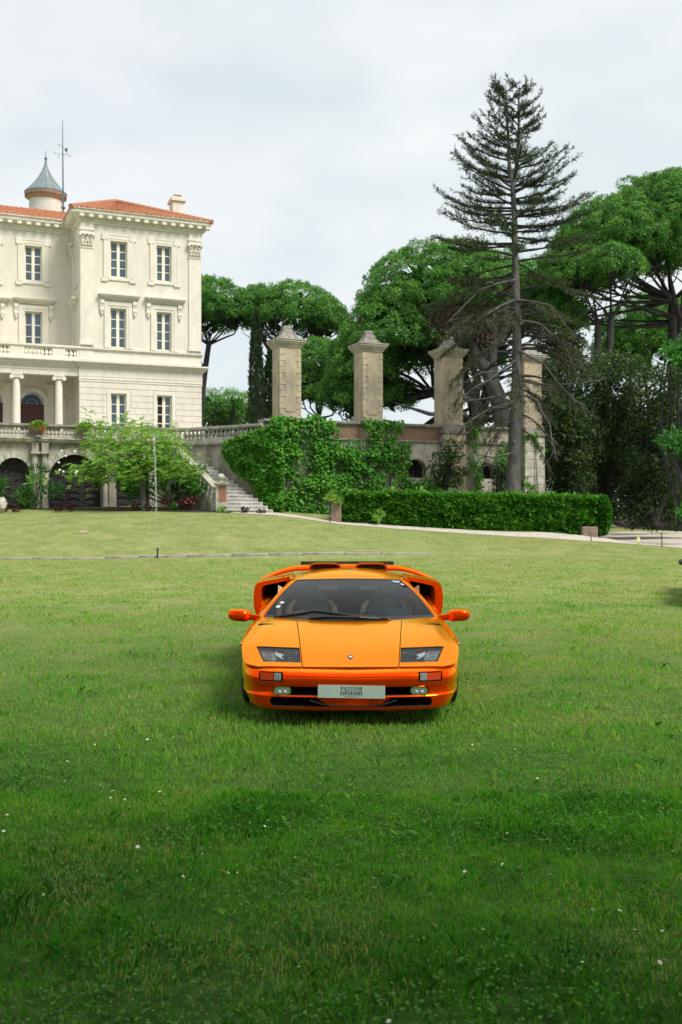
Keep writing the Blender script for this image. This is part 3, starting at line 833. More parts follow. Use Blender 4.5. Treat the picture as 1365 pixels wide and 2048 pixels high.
# ------------------------------------------------------------------ terrace below the villa
VT = -3.0
UA, VA = wf(*P(368, 858, 49.0).xy)
UB, VB = wf(*P(527, 844, 46.0).xy)
VA = VT
terr = fthing('terrace', 'weathered stone terrace with balustrade and dark arches below the villa', 'terrace', -6, VT, 1.5)
ZTR = pz(848, pu(80, VT), VT)                # top of the rail
m = MB()
ar = []
for (x0, x1, top) in ((-5, 61, 915), (97, 204, 909), (233, 300, 918)):
    a, b = pu(x0, VT), pu(x1, VT); r = (b - a) / 2; ar.append(((a + b) / 2, r, pz(top, (a + b) / 2, VT) - r))
wall_arches(m, UL, UA, 0.8, ZT - 0.12, VT, ar, 0.5)
m.build('arcade_wall', M['old_stone'], terr)
for (uc, r, zs) in ar:                       # voussoirs of each arch, one stone each
    n = 9 if r < 1 else 13
    for i in range(n):
        a0, a1 = math.pi * (i + 0.04) / n, math.pi * (i + 0.96) / n
        q = MB(); w = 0.3; pr = 0.03 + random.uniform(0, 0.02)
        pts = [(uc + rr * math.cos(a), zs + rr * math.sin(a)) for rr, a in ((r, a0), (r + w, a0), (r + w, a1), (r, a1))]
        q.prism(pts, VT - pr, VT + 0.3, lambda a, b, d: (a, d, b)); q.build('stone', M['old_stone_light'], terr)
# iron doors inside the arches
for (uc, r, zs) in ar:
    m = MB(); v = VT + 0.45
    m.box(uc - r, uc + r, v, v + 0.05, 0.8, zs + r)
    d_ = m.build('iron_door', M['iron'], terr)
    nx = max(2, int(r * 2 / 0.62)); nzz = 4; z0 = 1.75
    for i in range(nx):
        for j in range(nzz):
            a, b = uc - r + 2 * r * i / nx + 0.05, uc - r + 2 * r * (i + 1) / nx - 0.05
            c, d = z0 + (zs - z0) * j / nzz + 0.05, z0 + (zs - z0) * (j + 1) / nzz - 0.05
            if d - c < 0.1: continue
            q = MB(); q.box(a, b, v - 0.03, v, c, d); q.box(a + 0.08, b - 0.08, v - 0.06, v - 0.03, c + 0.08, d - 0.08, 0.0)
            q.tube([(a, v - 0.065, c), (b, v - 0.065, d)], 0.015, 4); q.tube([(a, v - 0.065, d), (b, v - 0.065, c)], 0.015, 4)
            q.build('door_panel', M['iron'], d_)
    q = MB()
    for i in range(1, 12):
        an = math.pi * i / 12; q.tube([(uc + 0.12 * math.cos(an), v - 0.02, zs + 0.12 * math.sin(an)), (uc + r * math.cos(an), v - 0.02, zs + r * math.sin(an))], 0.012, 4)
    q.tube([(x, v - 0.02, z) for x, z in arch_pts(uc, r * 0.6, zs, 14)], 0.018, 4)
    q.build('fan_grille', M['iron'], d_)
# slab with moulded edge, laid in lengths
cuts = [UL, pu(10, VT), pu(46, VT), pu(100, VT), pu(160, VT), pu(230, VT), pu(300, VT), UA]
for a, b in zip(cuts, cuts[1:]):
    q = MB()
    for (d, z0, z1) in ((0.36, -0.03, 0.04), (0.30, -0.12, -0.03), (0.18, -0.2, -0.12)):
        q.box(a + 0.008, b - 0.008, VT - d, VT + 0.4, ZT + z0, ZT + z1)
    q.build('edge_slab', M['old_stone_light'], terr)
m = MB(); m.box(UL, UA, VT + 0.41, VM, ZT - 0.3, ZT - 0.01); m.build('terrace_floor', M['old_stone_light'], terr)
m = MB(); m.box(UA, UW + 6, VT + 0.41, 12, ZT - 0.3, ZT - 0.012); m.build('side_floor', M['old_stone_light'], terr)
# parapet
def pedestal(x0, x1):
    q = MB(); a, b = pu(x0, VT), pu(x1, VT)
    q.box(a, b, VT - 0.14, VT + 0.22, ZT + 0.04, ZTR - 0.1); q.box(a - 0.05, b + 0.05, VT - 0.2, VT + 0.28, ZT + 0.041, ZT + 0.17)
    q.build('pedestal', M['old_stone'], terr)
PED = ((62, 92), (157, 186))
for p_ in PED: pedestal(*p_)
m = MB(); m.box(UL, UA, VT - 0.16, VT + 0.24, ZTR - 0.1, ZTR); m.box(UL, UA, VT - 0.11, VT + 0.19, ZTR - 0.15, ZTR - 0.1); m.build('hand_rail', M['cap_stone'], terr)
m = MB(); m.box(UL, UA, VT - 0.12, VT + 0.2, ZT + 0.04, ZT + 0.14); m.build('plinth', M['old_stone'], terr)
bm2 = baluster_mesh('baluster', ZTR - 0.15 - ZT - 0.14, 0.112, M['old_stone_light'])
for seg in (np.linspace(-20, 57.5, 11), np.linspace(97, 152, 8), np.linspace(192, 360, 23)):
    for x in seg: place('baluster', bm2, terr, (pu(x, VT), VT + 0.04, ZT + 0.14))
m = MB(); m.box(pu(92.6, VT), pu(119, VT), VT + 0.1, VT + 0.16, ZT + 0.14, ZTR - 0.15); m.build('blind_panel', M['old_stone'], terr)
# columns and piers on the arcade
for (x0, x1) in ((63.5, 76), (83.5, 96), (205, 215.5)):
    a, b = pu(x0, VT), pu(x1, VT); r = (b - a) / 2; uc = (a + b) / 2
    q = MB(); zc = pz(908, uc, VT)
    q.lathe([(r * 1.15, 0.8), (r * 1.15, 1.85), (r, 1.9), (r, zc - 0.12), (r * 1.2, zc - 0.1), (r * 1.25, zc)], 14, (uc, VT - 0.12, 0))
    q.build('engaged_column', M['old_stone'], terr, smooth=35)
    q = MB(); q.box(uc - r * 1.5, uc + r * 1.5, VT - 0.36, VT + 0.02, zc, zc + 0.1); q.box(uc - r * 1.1, uc + r * 1.1, VT - 0.26, VT + 0.02, zc + 0.1, ZT - 0.2); q.build('impost', M['old_stone'], terr)
a, b = pu(217.5, VT), pu(232, VT)
m = MB(); m.box(a, b, VT - 0.12, VT, 0.8, ZT - 0.2)
for i in range(4):
    x = a + (b - a) * (i + 0.5) / 4; m.box(x - 0.02, x + 0.02, VT - 0.15, VT - 0.12, 1.7, ZT - 0.7)
m.build('reeded_pilaster', M['old_stone'], terr)

# ------------------------------------------------------------------ garden wall with parapet
gw = fthing('garden_wall', 'tall ivy-grown garden wall with brick panels and a slanting balustrade', 'wall', UB, VB, 1.2)
UE = pu(1083, VB); ZCO = pz(839, UB + 1.2, VB)
def seg_wall(mb, a, b, t, z0, z1, off=0.0):
    """wall slab along a-b (u, v), thickness t behind the line, off proud of it"""
    a, b = Vector(a), Vector(b); d = (b - a).normalized(); n = Vector((d.y, -d.x))
    p = [a + n * off, b + n * off, b - n * t, a - n * t]
    vs = [(q.x, q.y, z) for z in (z0, z1) for q in p]
    mb.add(vs, [(3, 2, 1, 0), (4, 5, 6, 7), (0, 1, 5, 4), (1, 2, 6, 5), (2, 3, 7, 6), (3, 0, 4, 7)])
A2, B2 = Vector((UA, VA)), Vector((UB, VB))
m = MB(); seg_wall(m, A2, B2, 0.6, 0.6, ZT - 0.2); m.build('ramp_wall', M['old_stone'], gw)
m = MB(); seg_wall(m, A2, B2, 0.4, ZT - 0.12, ZT + 0.14, 0.12); m.build('parapet_base', M['old_stone_light'], gw)
m = MB(); seg_wall(m, A2, B2, 0.42, ZT - 0.2, ZT - 0.12, 0.2); m.build('ledge', M['cap_stone'], gw)
m = MB(); seg_wall(m, A2, B2, 0.26, ZTR - 0.1, ZTR, 0.16); seg_wall(m, A2, B2, 0.2, ZTR - 0.15, ZTR - 0.1, 0.1); m.build('hand_rail', M['old_stone_light'], gw)
nb = 19
for i in range(nb):
    q = A2.lerp(B2, (i + 0.4) / nb); place('baluster', bm2, gw, (q.x, q.y + 0.03, ZT + 0.14))
# straight wall: rubble face, niches, ledges, coping
zl = pz(880, UB + 4, VB); zl2 = pz(850, UB + 4, VB)
ni = []
for (xc, rp, top) in ((832, 21, 918), (973, 17, 924)):
    uc = pu(xc, VB); r = pu(xc + rp, VB) - uc; ni.append((uc, r, pz(top, uc, VB) - r))
m = MB(); wall_arches(m, UB, UE, 0.6, zl, VB, ni, 0.5); m.quad((UE, VB, 0.6), (UE, VB + 0.8, 0.6), (UE, VB + 0.8, ZCO - 0.12), (UE, VB, ZCO - 0.12)); m.quad((UB, VB + 0.8, 0.6), (UE, VB + 0.8, 0.6), (UE, VB + 0.8, ZCO), (UB, VB + 0.8, ZCO)); m.build('wall_face', M['old_stone'], gw)
for (uc, r, zs) in ni:
    q = MB(); q.box(uc - r - 0.1, uc + r + 0.1, VB + 0.48, VB + 0.55, 0.6, zs + r + 0.1); q.build('niche_back', M['void'], gw)
    q = MB(); q.box(uc - r - 0.15, uc + r + 0.15, VB - 0.08, VB + 0.48, 0.6, zs - 0.35); q.build('niche_sill', M['old_stone_light'], gw)
    arch_mold('niche_arch', gw, M['old_stone_light'], uc, r, zs, zs - 0.3, VB, 0.16, 0.05)
    q = MB()
    for i in range(5): q.tube([(uc - r + 2 * r * (i + 0.5) / 5, VB + 0.25, zs - 0.4), (uc - r + 2 * r * (i + 0.5) / 5, VB + 0.25, zs + r)], 0.015, 5)
    q.build('niche_grille', M['iron'], gw)
m = MB(); m.box(UB, UE, VB + 0.03, VB + 0.6, zl + 0.08, zl2); m.build('brick_backing', M['mortar'], gw)
m = MB(); m.box(UB, UE + 0.05, VB - 0.1, VB + 0.7, zl, zl + 0.08); m.build('ledge', M['cap_stone'], gw)
cu_ = UB
while cu_ < UE:                              # coping stones
    nxt = min(cu_ + random.uniform(1.0, 1.5), UE + 0.1); q = MB()
    q.box(cu_ + 0.006, nxt - 0.006, VB - 0.14, VB + 0.75, ZCO - 0.1, ZCO); q.box(cu_ + 0.006, nxt - 0.006, VB - 0.08, VB + 0.7, ZCO - 0.16, ZCO - 0.1); q.build('coping_stone', M['cap_stone'], gw); cu_ = nxt
bk = MB(); bk.bbox(-0.11, 0.11, -0.02, 0.03, 0, 0.058, 0.006); bks = [bk.mesh('brick', M['brick'], (0, 0, 0))]
bz0, bz1 = zl + 0.09, ZCO - 0.17; ncr = int((bz1 - bz0) / 0.085)
for (x0, x1) in ((664, 722), (796, 884)):
    a, b = pu(x0, VB), pu(x1, VB)
    for j in range(ncr):
        u = a + (0.12 if j % 2 else 0)
        while u < b:
            place('brick', bks[0], gw, (u, VB + 0.02 + random.uniform(-0.008, 0.012), bz0 + j * 0.085)).rotation_euler = (random.uniform(-.03, .03), 0, random.uniform(-.03, .03)); u += 0.245
m = MB(); m.box(UB, UE, VB + 0.04, VB + 0.6, zl2, ZCO - 0.16); m.build('upper_backing', M['mortar'], gw)

# ------------------------------------------------------------------ the four pillars
PX = ((578, 650), (742, 660), (903, 672), (1061.5, 684))
PL = ('square stone pillar with pyramid cap rising above the thickest ivy, leftmost of four',
      'square stone pillar with pyramid cap between two brick panels, second of four from the villa',
      'square stone pillar whose cap is hidden behind grey dead twigs, third from the villa',
      'square stone pillar half hidden behind the tall conifer trunk, farthest from the villa')
for k, ((x, top), lab) in enumerate(zip(PX, PL)):
    u = pu(x, VB); v = VB + 0.3; zt = pz(top, u, VB); hw = 0.52
    pil = fthing('stone_pillar', lab, 'pillar', u, v, ZCO - 1.2, 'pillars on the garden wall')
    zn = zt - 1.06                            # underside of the cornice
    q = MB(); q.box(u - hw, u + hw, v - hw, v + hw, ZCO - 0.02, zn); q.box(u - hw - 0.06, u + hw + 0.06, v - hw - 0.06, v + hw + 0.06, ZCO + 0.0, ZCO + 0.14)
    sh = q.build('shaft', M['pillar_stone'], pil)
    q = MB(); q.box(u - hw * 0.5, u + hw * 0.5, v - hw - 0.025, v - hw, ZCO + 0.35, zn - 0.2); q.build('raised_panel', M['pillar_stone'], pil)
    nq = 11; hq = (zn - ZCO - 0.3) / nq      # quoins at both edges
    for j in range(nq):
        for sg in (-1, 1):
            w = 0.27 if j % 2 else 0.19
            q = MB(); a, b = (u - hw - 0.012, u - hw + w) if sg < 0 else (u + hw - w, u + hw + 0.012)
            q.bbox(a, b, v - hw - 0.02 - random.uniform(0, 0.012), v - hw + 0.4, ZCO + 0.2 + j * hq + 0.012, ZCO + 0.2 + (j + 1) * hq - 0.012, 0.01); q.build('quoin', M['pillar_stone'], pil)
    q = MB()
    for (d, z0, z1) in ((0.05, 0, 0.08), (0.1, 0.08, 0.16), (0.16, 0.16, 0.24), (0.21, 0.24, 0.33), (0.245, 0.33, 0.38)):
        q.box(u - hw - d, u + hw + d, v - hw - d, v + hw + d, zn + z0, zn + z1)
    q.build('cornice', M['old_stone'], pil)
    q = MB(); hh = [(0.62, 0.39), (0.56, 0.47), (0.40, 0.60), (0.29, 0.78), (0.24, 0.90), (0.25, 0.905), (0.25, 0.98), (0.15, 1.06)]
    rows = [[(u + sx * w * 0.82, v + sy * w * 0.82, zn + z) for sx, sy in ((-1, -1), (1, -1), (1, 1), (-1, 1))] for w, z in hh]
    q.grid(rows, closed_u=True); q.add(rows[-1], [(0, 1, 2, 3)]); q.build('pyramid_cap', M['cap_stone'], pil)
    # pier below the coping, laid in courses
    zlow = 0.8; zz_ = zlow
    if k >= 2:
        while zz_ < ZCO - 0.45:
            h = 0.42; q = MB(); q.bbox(u - hw - 0.08, u + hw + 0.08, VB - 0.42, VB - 0.03, zz_ + 0.012, min(zz_ + h, ZCO - 0.42) - 0.012, 0.015); q.build('pier_stone', M['pillar_stone'] if k == 2 else M['old_stone_light'], pil); zz_ += h
        q = MB(); q.box(u - hw - 0.04, u + hw + 0.04, VB - 0.36, VB - 0.04, 0.8, ZCO - 0.44); q.build('pier_core', M['old_stone'], pil)
        q = MB(); q.box(u - hw - 0.16, u + hw + 0.16, VB - 0.5, VB - 0.02, ZCO - 0.42, ZCO - 0.3); q.box(u - hw - 0.05, u + hw + 0.05, VB - 0.4, VB - 0.02, ZCO - 0.3, ZCO + 0.02); q.build('pier_cap', M['cap_stone'], pil)

# ------------------------------------------------------------------ the stair
stair = wthing('stair', 'grey stone garden stair with balustrade climbing left to the terrace', 'stair', P(490, 1022, 44.3))
NS = 16; SZ0 = 1.46; SH = 0.168
def st_pt(t, side):
    px = (440 - 110 * t) if side < 0 else (546 - 158 * t)
    D = 44.3 + 4.6 * t
    return Vector(((px - CX) / F * D, D))
M['step'] = mat('worn_grey_step', (0.66, 0.65, 0.61), 0.85, col2=(0.42, 0.41, 0.39), vscale=3, bump=0.3, bscale=12)
for i in range(NS):
    t0, t1 = i / NS, (i + 1.6) / NS
    z1 = SZ0 + SH * (i + 1)
    q = MB()
    for (za, zb, nose) in ((z1 - SH - 0.02, z1 - 0.045, 0.0), (z1 - 0.045, z1, 0.045)):
        l0, r0, r1, l1 = st_pt(t0, -1), st_pt(t0, 1), st_pt(t1, 1), st_pt(t1, -1)
        l0 = l0 - Vector((0, nose)); r0 = r0 - Vector((0, nose))
        vs = [(p.x, p.y, z) for z in (za, zb) for p in (l0, r0, r1, l1)]
        q.add(vs, [(3, 2, 1, 0), (4, 5, 6, 7), (0, 1, 5, 4), (1, 2, 6, 5), (2, 3, 7, 6), (3, 0, 4, 7)])
    q.build('step', M['step'], stair)
def rail_line(off0, off1, dx0, dx1, name, m_, ts=(0.0, 1.0)):
    q = MB(); rows = []
    for i in range(9):
        t = ts[0] + (ts[1] - ts[0]) * i / 8; p = st_pt(t, -1); z = SZ0 + SH * NS * t
        rows.append([(p.x + dx0, p.y, z + off0), (p.x + dx1, p.y, z + off0), (p.x + dx1, p.y, z + off1), (p.x + dx0, p.y, z + off1)])
    q.grid(rows, closed_u=True); q.add(rows[0], [(3, 2, 1, 0)]); q.add(rows[-1], [(0, 1, 2, 3)])
    return q.build(name, m_, stair)
rail_line(-3.2, 0.22, -0.28, 0.04, 'stringer', M['old_stone'])
rail_line(0.22, 0.34, -0.30, 0.06, 'plinth', M['old_stone'])
rail_line(1.0, 1.13, -0.27, 0.05, 'hand_rail', M['old_stone'])
bm3 = baluster_mesh('baluster', 0.67, 0.105, M['old_stone_light'])
for i in range(14):
    t = (i + 0.8) / 14.6; p = st_pt(t, -1); place('baluster', bm3, stair, (p.x - 0.12, p.y, SZ0 + SH * NS * t + 0.335))
np_ = P(443, 1022, 43.95)
q = MB(); q.box(np_.x - 0.21, np_.x + 0.21, np_.y - 0.2, np_.y + 0.25, 1.2, 1.95); q.box(np_.x - 0.205, np_.x - 0.10, np_.y - 0.19, np_.y + 0.25, 1.95, 2.68); newel = q.build('newel', M['old_stone_light'], stair)
q = MB(); q.box(np_.x - 0.10, np_.x + 0.2, np_.y - 0.195, np_.y + 0.25, 1.952, 2.68); q.build('red_facing', M['red_stone'], newel)
q = MB(); q.box(np_.x - 0.27, np_.x + 0.27, np_.y - 0.27, np_.y + 0.3, 2.68, 2.75); q.box(np_.x - 0.32, np_.x + 0.32, np_.y - 0.32, np_.y + 0.34, 2.75, 2.84); q.build('newel_cap', M['old_stone_light'], newel)
q = MB(); q.lathe([(0.09, 0), (0.07, 0.05), (0.05, 0.08), (0.14, 0.16), (0.17, 0.22), (0.14, 0.3), (0.07, 0.36), (0.02, 0.38)], 14, (np_.x, np_.y, 2.84)); q.build('finial', M['old_stone_light'], newel, smooth=50)

# raised garden behind the wall
m = MB(); pts = [fw(UA, VT, 0), fw(UB, VB + 0.5, 0), fw(UE, VB + 0.5, 0), fw(UE + 1, 60, 0), fw(-30, 60, 0), fw(-30, 12.5, 0), fw(UW + 5, 12.5, 0), fw(UW + 5, VT + 1, 0)]
m.add([(p.x, p.y, ZT - 0.05) for p in pts], [tuple(range(len(pts)))])
tag(m.build('upper_garden', M['soil'], None), kind='structure')

# ------------------------------------------------------------------ stone edging across the lawn
edg = wthing('stone_edging', 'long low strip of worn stone edging crossing the lawn behind the car', 'edging', (-3, 33.5, 0))
a_, b_ = Vector(((-60 - CX) / F * 33.3, 33.2)), Vector(((832 - CX) / F * 34.6, 34.6)); Ln = (b_ - a_).length; t = 0.0
M['edge_stone'] = mat('edging_stone', (0.36, 0.34, 0.29), 0.95, col2=(0.17, 0.155, 0.125), vscale=2.5, bump=0.6, bscale=18)
while t < Ln:
    l = random.uniform(0.8, 1.5); c = a_.lerp(b_, min(1, (t + l / 2) / Ln)); q = MB(); h = random.uniform(0.045, 0.085) * (1 if t < Ln * 0.8 else 0.6)
    q.bbox(-l / 2 + 0.01, l / 2 - 0.01, -0.11, 0.12, -0.15, h, 0.018)
    o = link('stone', q.mesh('stone', M['edge_stone']), edg, Vector((c.x, c.y, float(tz(c.x, c.y)))) - ORG[edg.name]); o.rotation_euler = (random.uniform(-.02, .02), random.uniform(-.015, .015), math.atan2(b_.y - a_.y, b_.x - a_.x) + random.uniform(-.01, .01)); t += l

# low wall along the drive
lw = wthing('low_drive_wall', 'low dark stone wall along the far side of the gravel drive', 'wall', (22, 66, 0))
M['dark_wall'] = mat('dark_rubble', (0.085, 0.08, 0.082), 0.95, col2=(0.03, 0.03, 0.03), vscale=3, bump=0.8, bscale=8)
p0, p1 = Vector((22.0 + 6, 50.0)), Vector((22.8, 80.0)); nn = 26
for j in range(2):
    for i in range(nn):
        a, b = p0.lerp(p1, (i + 0.5 * j) / nn), p0.lerp(p1, (i + 0.5 * j + 1) / nn); zz0 = float(tz(a.x, a.y)) - 0.1 + j * 0.38
        q = MB(); dx = random.uniform(-0.03, 0.03)
        q.add([(x + dx + e, y, z) for z in (zz0, zz0 + 0.37) for (x, y, e) in ((a.x, a.y + 0.02, 0), (b.x, b.y - 0.02, 0), (b.x, b.y - 0.02, 0.4), (a.x, a.y + 0.02, 0.4))], [(3, 2, 1, 0), (4, 5, 6, 7), (0, 1, 5, 4), (1, 2, 6, 5), (2, 3, 7, 6), (3, 0, 4, 7)])
        q.build('stone', M['dark_wall'], lw)
# ------------------------------------------------------------------ the orange sports car
CD, CXO = 7.8, (702 - CX) / F * 7.8          # nose distance, lateral offset
def cxp(px, y): return (px - CX) / F * (CD + y) - CXO
def czp(row, y): return CH - (row - HY) / F * (CD + y)
car = thing('sports_car', 'low wedge-shaped orange sports car with rear wing parked on the grass', 'car', (CXO, CD, 0))

def paint_mat():
    m = bpy.data.materials.new('pearl_orange_paint'); m.use_nodes = True
    nt = m.node_tree; b = nt.nodes['Principled BSDF']
    b.inputs['Base Color'].default_value = (1.0, 0.085, 0.0, 1)
    b.inputs['Metallic'].default_value = 0.75; b.inputs['Roughness'].default_value = 0.17; b.inputs['Specular IOR Level'].default_value = 0.05
    b.inputs['Specular Tint'].default_value = (1.0, 1.0, 0.0, 1); b.inputs['Coat Weight'].default_value = 0.22; b.inputs['Coat Roughness'].default_value = 0.03; b.inputs['Coat IOR'].default_value = 1.3
    lw_ = nt.nodes.new('ShaderNodeLayerWeight'); lw_.inputs[0].default_value = 0.5      # flip-flop pearl: red-orange face-on, amber at a slant
    rp = nt.nodes.new('ShaderNodeValToRGB'); rp.color_ramp.elements[0].position = 0.30; rp.color_ramp.elements[0].color = (0.95, 0.060, 0.0, 1); rp.color_ramp.elements[1].position = 0.78; rp.color_ramp.elements[1].color = (1.0, 0.31, 0.0, 1)
    nt.links.new(lw_.outputs['Facing'], rp.inputs[0]); nt.links.new(rp.outputs[0], b.inputs['Base Color'])
    n = nt.nodes.new('ShaderNodeTexNoise'); n.inputs['Scale'].default_value = 900; n.inputs['Detail'].default_value = 1
    t = nt.nodes.new('ShaderNodeTexCoord'); nt.links.new(t.outputs['Object'], n.inputs['Vector'])
    bp = nt.nodes.new('ShaderNodeBump'); bp.inputs['Strength'].default_value = 0.05; bp.inputs['Distance'].default_value = 0.002
    nt.links.new(n.outputs[0], bp.inputs['Height']); nt.links.new(bp.outputs[0], b.inputs['Normal'])
    return m
M['paint'] = paint_mat()
M['black'] = mat('black_plastic', (0.012, 0.012, 0.013), 0.45)
M['gap'] = mat('dark_gap', (0.006, 0.005, 0.005), 0.9)
M['gloss_black'] = mat('gloss_black', (0.02, 0.022, 0.025), 0.2, coat=0.6)
M['rubber'] = mat('tyre_rubber', (0.018, 0.018, 0.018), 0.85)
M['alloy'] = mat('silver_alloy', (0.55, 0.55, 0.55), 0.3, metal=1.0)
M['chrome'] = mat('reflector_chrome', (0.75, 0.77, 0.78), 0.12, metal=1.0)
M['lens'] = glassmat('lamp_lens', (0.80, 0.86, 0.86), ior=1.2)
M['windscreen'] = glassmat('tinted_windscreen', (0.31, 0.40, 0.41), ior=1.24)
M['amber'] = mat('amber_red_lens', (0.55, 0.045, 0.012), 0.15, coat=0.5)
M['clearlens'] = mat('grey_ribbed_lens', (0.30, 0.31, 0.30), 0.2, coat=0.5)
M['tan'] = mat('tan_leather', (0.50, 0.26, 0.12), 0.55, var=0.15, vscale=20)
M['seat_dark'] = mat('dark_brown_seat', (0.06, 0.035, 0.025), 0.6)
M['dash'] = mat('dark_teal_dash', (0.040, 0.068, 0.070), 0.6, bump=0.1, bscale=200)
M['plate'] = mat('show_plate', (0.29, 0.36, 0.32), 0.35, var=0.1, vscale=6)
M['ink'] = mat('plate_ink', (0.012, 0.016, 0.016), 0.5)
M['white'] = mat('white_print', (0.5, 0.55, 0.55), 0.5)
M['blue_print'] = mat('blue_print', (0.10, 0.40, 0.62), 0.5)
M['gold'] = mat('gold_rim', (0.65, 0.48, 0.2), 0.3, metal=0.9)

def obj_tmp(mb, mats, smooth=None):
    me = mb.mesh('tmp', mats, (0, 0, 0), smooth)
    b = bmesh.new(); b.from_mesh(me); bmesh.ops.remove_doubles(b, verts=b.verts, dist=1e-5); bmesh.ops.recalc_face_normals(b, faces=b.faces); b.to_mesh(me); b.free()
    return link('tmp', me)
def boolean(o, cutter, op='DIFFERENCE', kill=True):
    md = o.modifiers.new('b', 'BOOLEAN'); md.object = cutter; md.operation = op; md.solver = 'EXACT'
    bpy.context.view_layer.update()
    dg = bpy.context.evaluated_depsgraph_get()
    me = bpy.data.meshes.new_from_object(o.evaluated_get(dg))
    o.modifiers.clear(); o.data = me
    if kill: bpy.data.objects.remove(cutter)
    return o
def finish(o, name, parent, ang=35):
    o.name = name; o.data.name = name; o.parent = parent
    smooth_mesh(o.data, ang); return o
def dup_obj(o):
    c = o.copy(); c.data = o.data.copy(); COL.objects.link(c); return c

def cr_interp(tab, y):
    """smooth interpolation of a table of rows (y, a, b, ...)"""
    ys = [r[0] for r in tab]; y = min(max(y, ys[0]), ys[-1])
    i = 0
    while i < len(ys) - 2 and y > ys[i + 1]: i += 1
    t = (y - ys[i]) / (ys[i + 1] - ys[i]); out = []
    for k in range(1, len(tab[0])):
        p1, p2 = tab[i][k], tab[i + 1][k]
        m1 = (p2 - tab[i - 1][k]) / (ys[i + 1] - ys[i - 1]) * (ys[i + 1] - ys[i]) if i > 0 else p2 - p1
        m2 = (tab[i + 2][k] - p1) / (ys[i + 2] - ys[i]) * (ys[i + 1] - ys[i]) if i < len(ys) - 2 else p2 - p1
        out.append((2 * t ** 3 - 3 * t * t + 1) * p1 + (t ** 3 - 2 * t * t + t) * m1 + (-2 * t ** 3 + 3 * t * t) * p2 + (t ** 3 - t * t) * m2)
    return out
#         y     zc     xs    zs    xw    zw
BODY = [(0.150, 0.452, 0.62, 0.459, 0.735, 0.456),
        (0.20, 0.464, 0.67, 0.470, 0.815, 0.465),
        (0.30, 0.489, 0.70, 0.495, 0.862, 0.478),
        (0.45, 0.526, 0.72, 0.534, 0.893, 0.515),
        (0.62, 0.561, 0.73, 0.577, 0.912, 0.555),
        (0.80, 0.592, 0.74, 0.614, 0.934, 0.560),
        (1.00, 0.624, 0.74, 0.646, 0.950, 0.550),
        (1.20, 0.655, 0.75, 0.668, 0.957, 0.545),
        (1.40, 0.684, 0.76, 0.682, 0.957, 0.545),
        (1.60, 0.700, 0.78, 0.686, 0.950, 0.545),
        (1.80, 0.705, 0.80, 0.690, 0.945, 0.540),
        (2.20, 0.705, 0.80, 0.695, 0.945, 0.530),
        (2.60, 0.72, 0.82, 0.71, 0.960, 0.52),
        (3.00, 0.78, 0.85, 0.77, 0.990, 0.52),
        (3.60, 0.83, 0.88, 0.82, 1.010, 0.52),
        (4.10, 0.83, 0.88, 0.82, 1.000, 0.52),
        (4.38, 0.79, 0.85, 0.78, 0.950, 0.52)]
def ztop(x, y):
    zc, xs_, zs_, xw, zw = cr_interp(BODY, y); x = abs(x)
    if x <= xs_:
        t = x / xs_; return zc + (zs_ - zc) * t * t
    t = min(1.0, (x - xs_) / (xw - xs_)); return zw + (zs_ - zw) * math.sqrt(max(0, 1 - t * t))
def body_section(y, zb):
    zc, xs_, zs_, xw, zw = cr_interp(BODY, y); h = []
    for i in range(15): 
        t = i / 14; h.append((xs_ * t, zc + (zs_ - zc) * t * t))
    for i in range(1, 11):
        a = math.pi / 2 * i / 10; h.append((xs_ + (xw - xs_) * math.sin(a), zw + (zs_ - zw) * math.cos(a)))
    lo = min(zw - 0.004, zb)
    for t in (0.3, 0.65, 1.0): h.append((xw - 0.03 * t * (1 if zb < 0.3 else 0.2), zw + (lo - zw) * t))
    full = [(-x, z) for x, z in reversed(h)] + h[1:]
    return [(x, y, z) for x, z in full]
def seam_z(y): return float(np.interp(y, [0.0, 0.16, 0.25, 0.4, 0.62, 0.7], [0.444, 0.447, 0.458, 0.492, 0.545, 0.56]))
ysl = [0.15, 0.165, 0.18, 0.2, 0.23, 0.27, 0.31, 0.35] + list(np.arange(0.4, 0.62, 0.045)) + [0.625, 0.635] + list(np.arange(0.68, 4.36, 0.06)) + [4.38]
rows = [body_section(y, (seam_z(y)) if y < 0.63 else 0.17) for y in ysl]
mb = MB(); mb.grid(rows, closed_u=True); n_ = len(rows[0])
mb.add(rows[0], [tuple(range(n_ - 1, -1, -1))]); mb.add(rows[-1], [tuple(range(n_))])
me = mb.mesh('shell', [M['paint'], M['gap'], M['black'], M['dash']])
bmm = bmesh.new(); bmm.from_mesh(me); bmesh.ops.remove_doubles(bmm, verts=bmm.verts, dist=1e-5); bmesh.ops.recalc_face_normals(bmm, faces=bmm.faces); bmm.to_mesh(me); bmm.free()
shell = link('shell', me)
def cutbox(x0, x1, y0, y1, z0, z1, mi):
    c = MB(); c.cur = mi; c.box(x0, x1, y0, y1, z0, z1); return obj_tmp(c, [M['paint'], M['gap'], M['black'], M['dash']])
def cutprism(poly, z0, z1, mi):
    c = MB(); c.cur = mi; c.prism(poly, z0, z1, lambda a, b, d: (a, b, d)); return obj_tmp(c, [M['paint'], M['gap'], M['black'], M['dash']])
# wheel arches
for (yc, r_) in ((1.05, 0.36), (3.70, 0.375)):
    for sg in (-1, 1):
        c = MB(); c.cur = 1; c.prism([(yc + r_ * math.cos(2 * math.pi * i / 40), min(0.515, 0.32 + r_ * math.sin(2 * math.pi * i / 40) + 1e-4 * i)) for i in range(40)], sg * 0.62, sg * 1.3, lambda a, b, d: (d, a, b))
        boolean(shell, obj_tmp(c, [M['paint'], M['gap'], M['black'], M['dash']]))
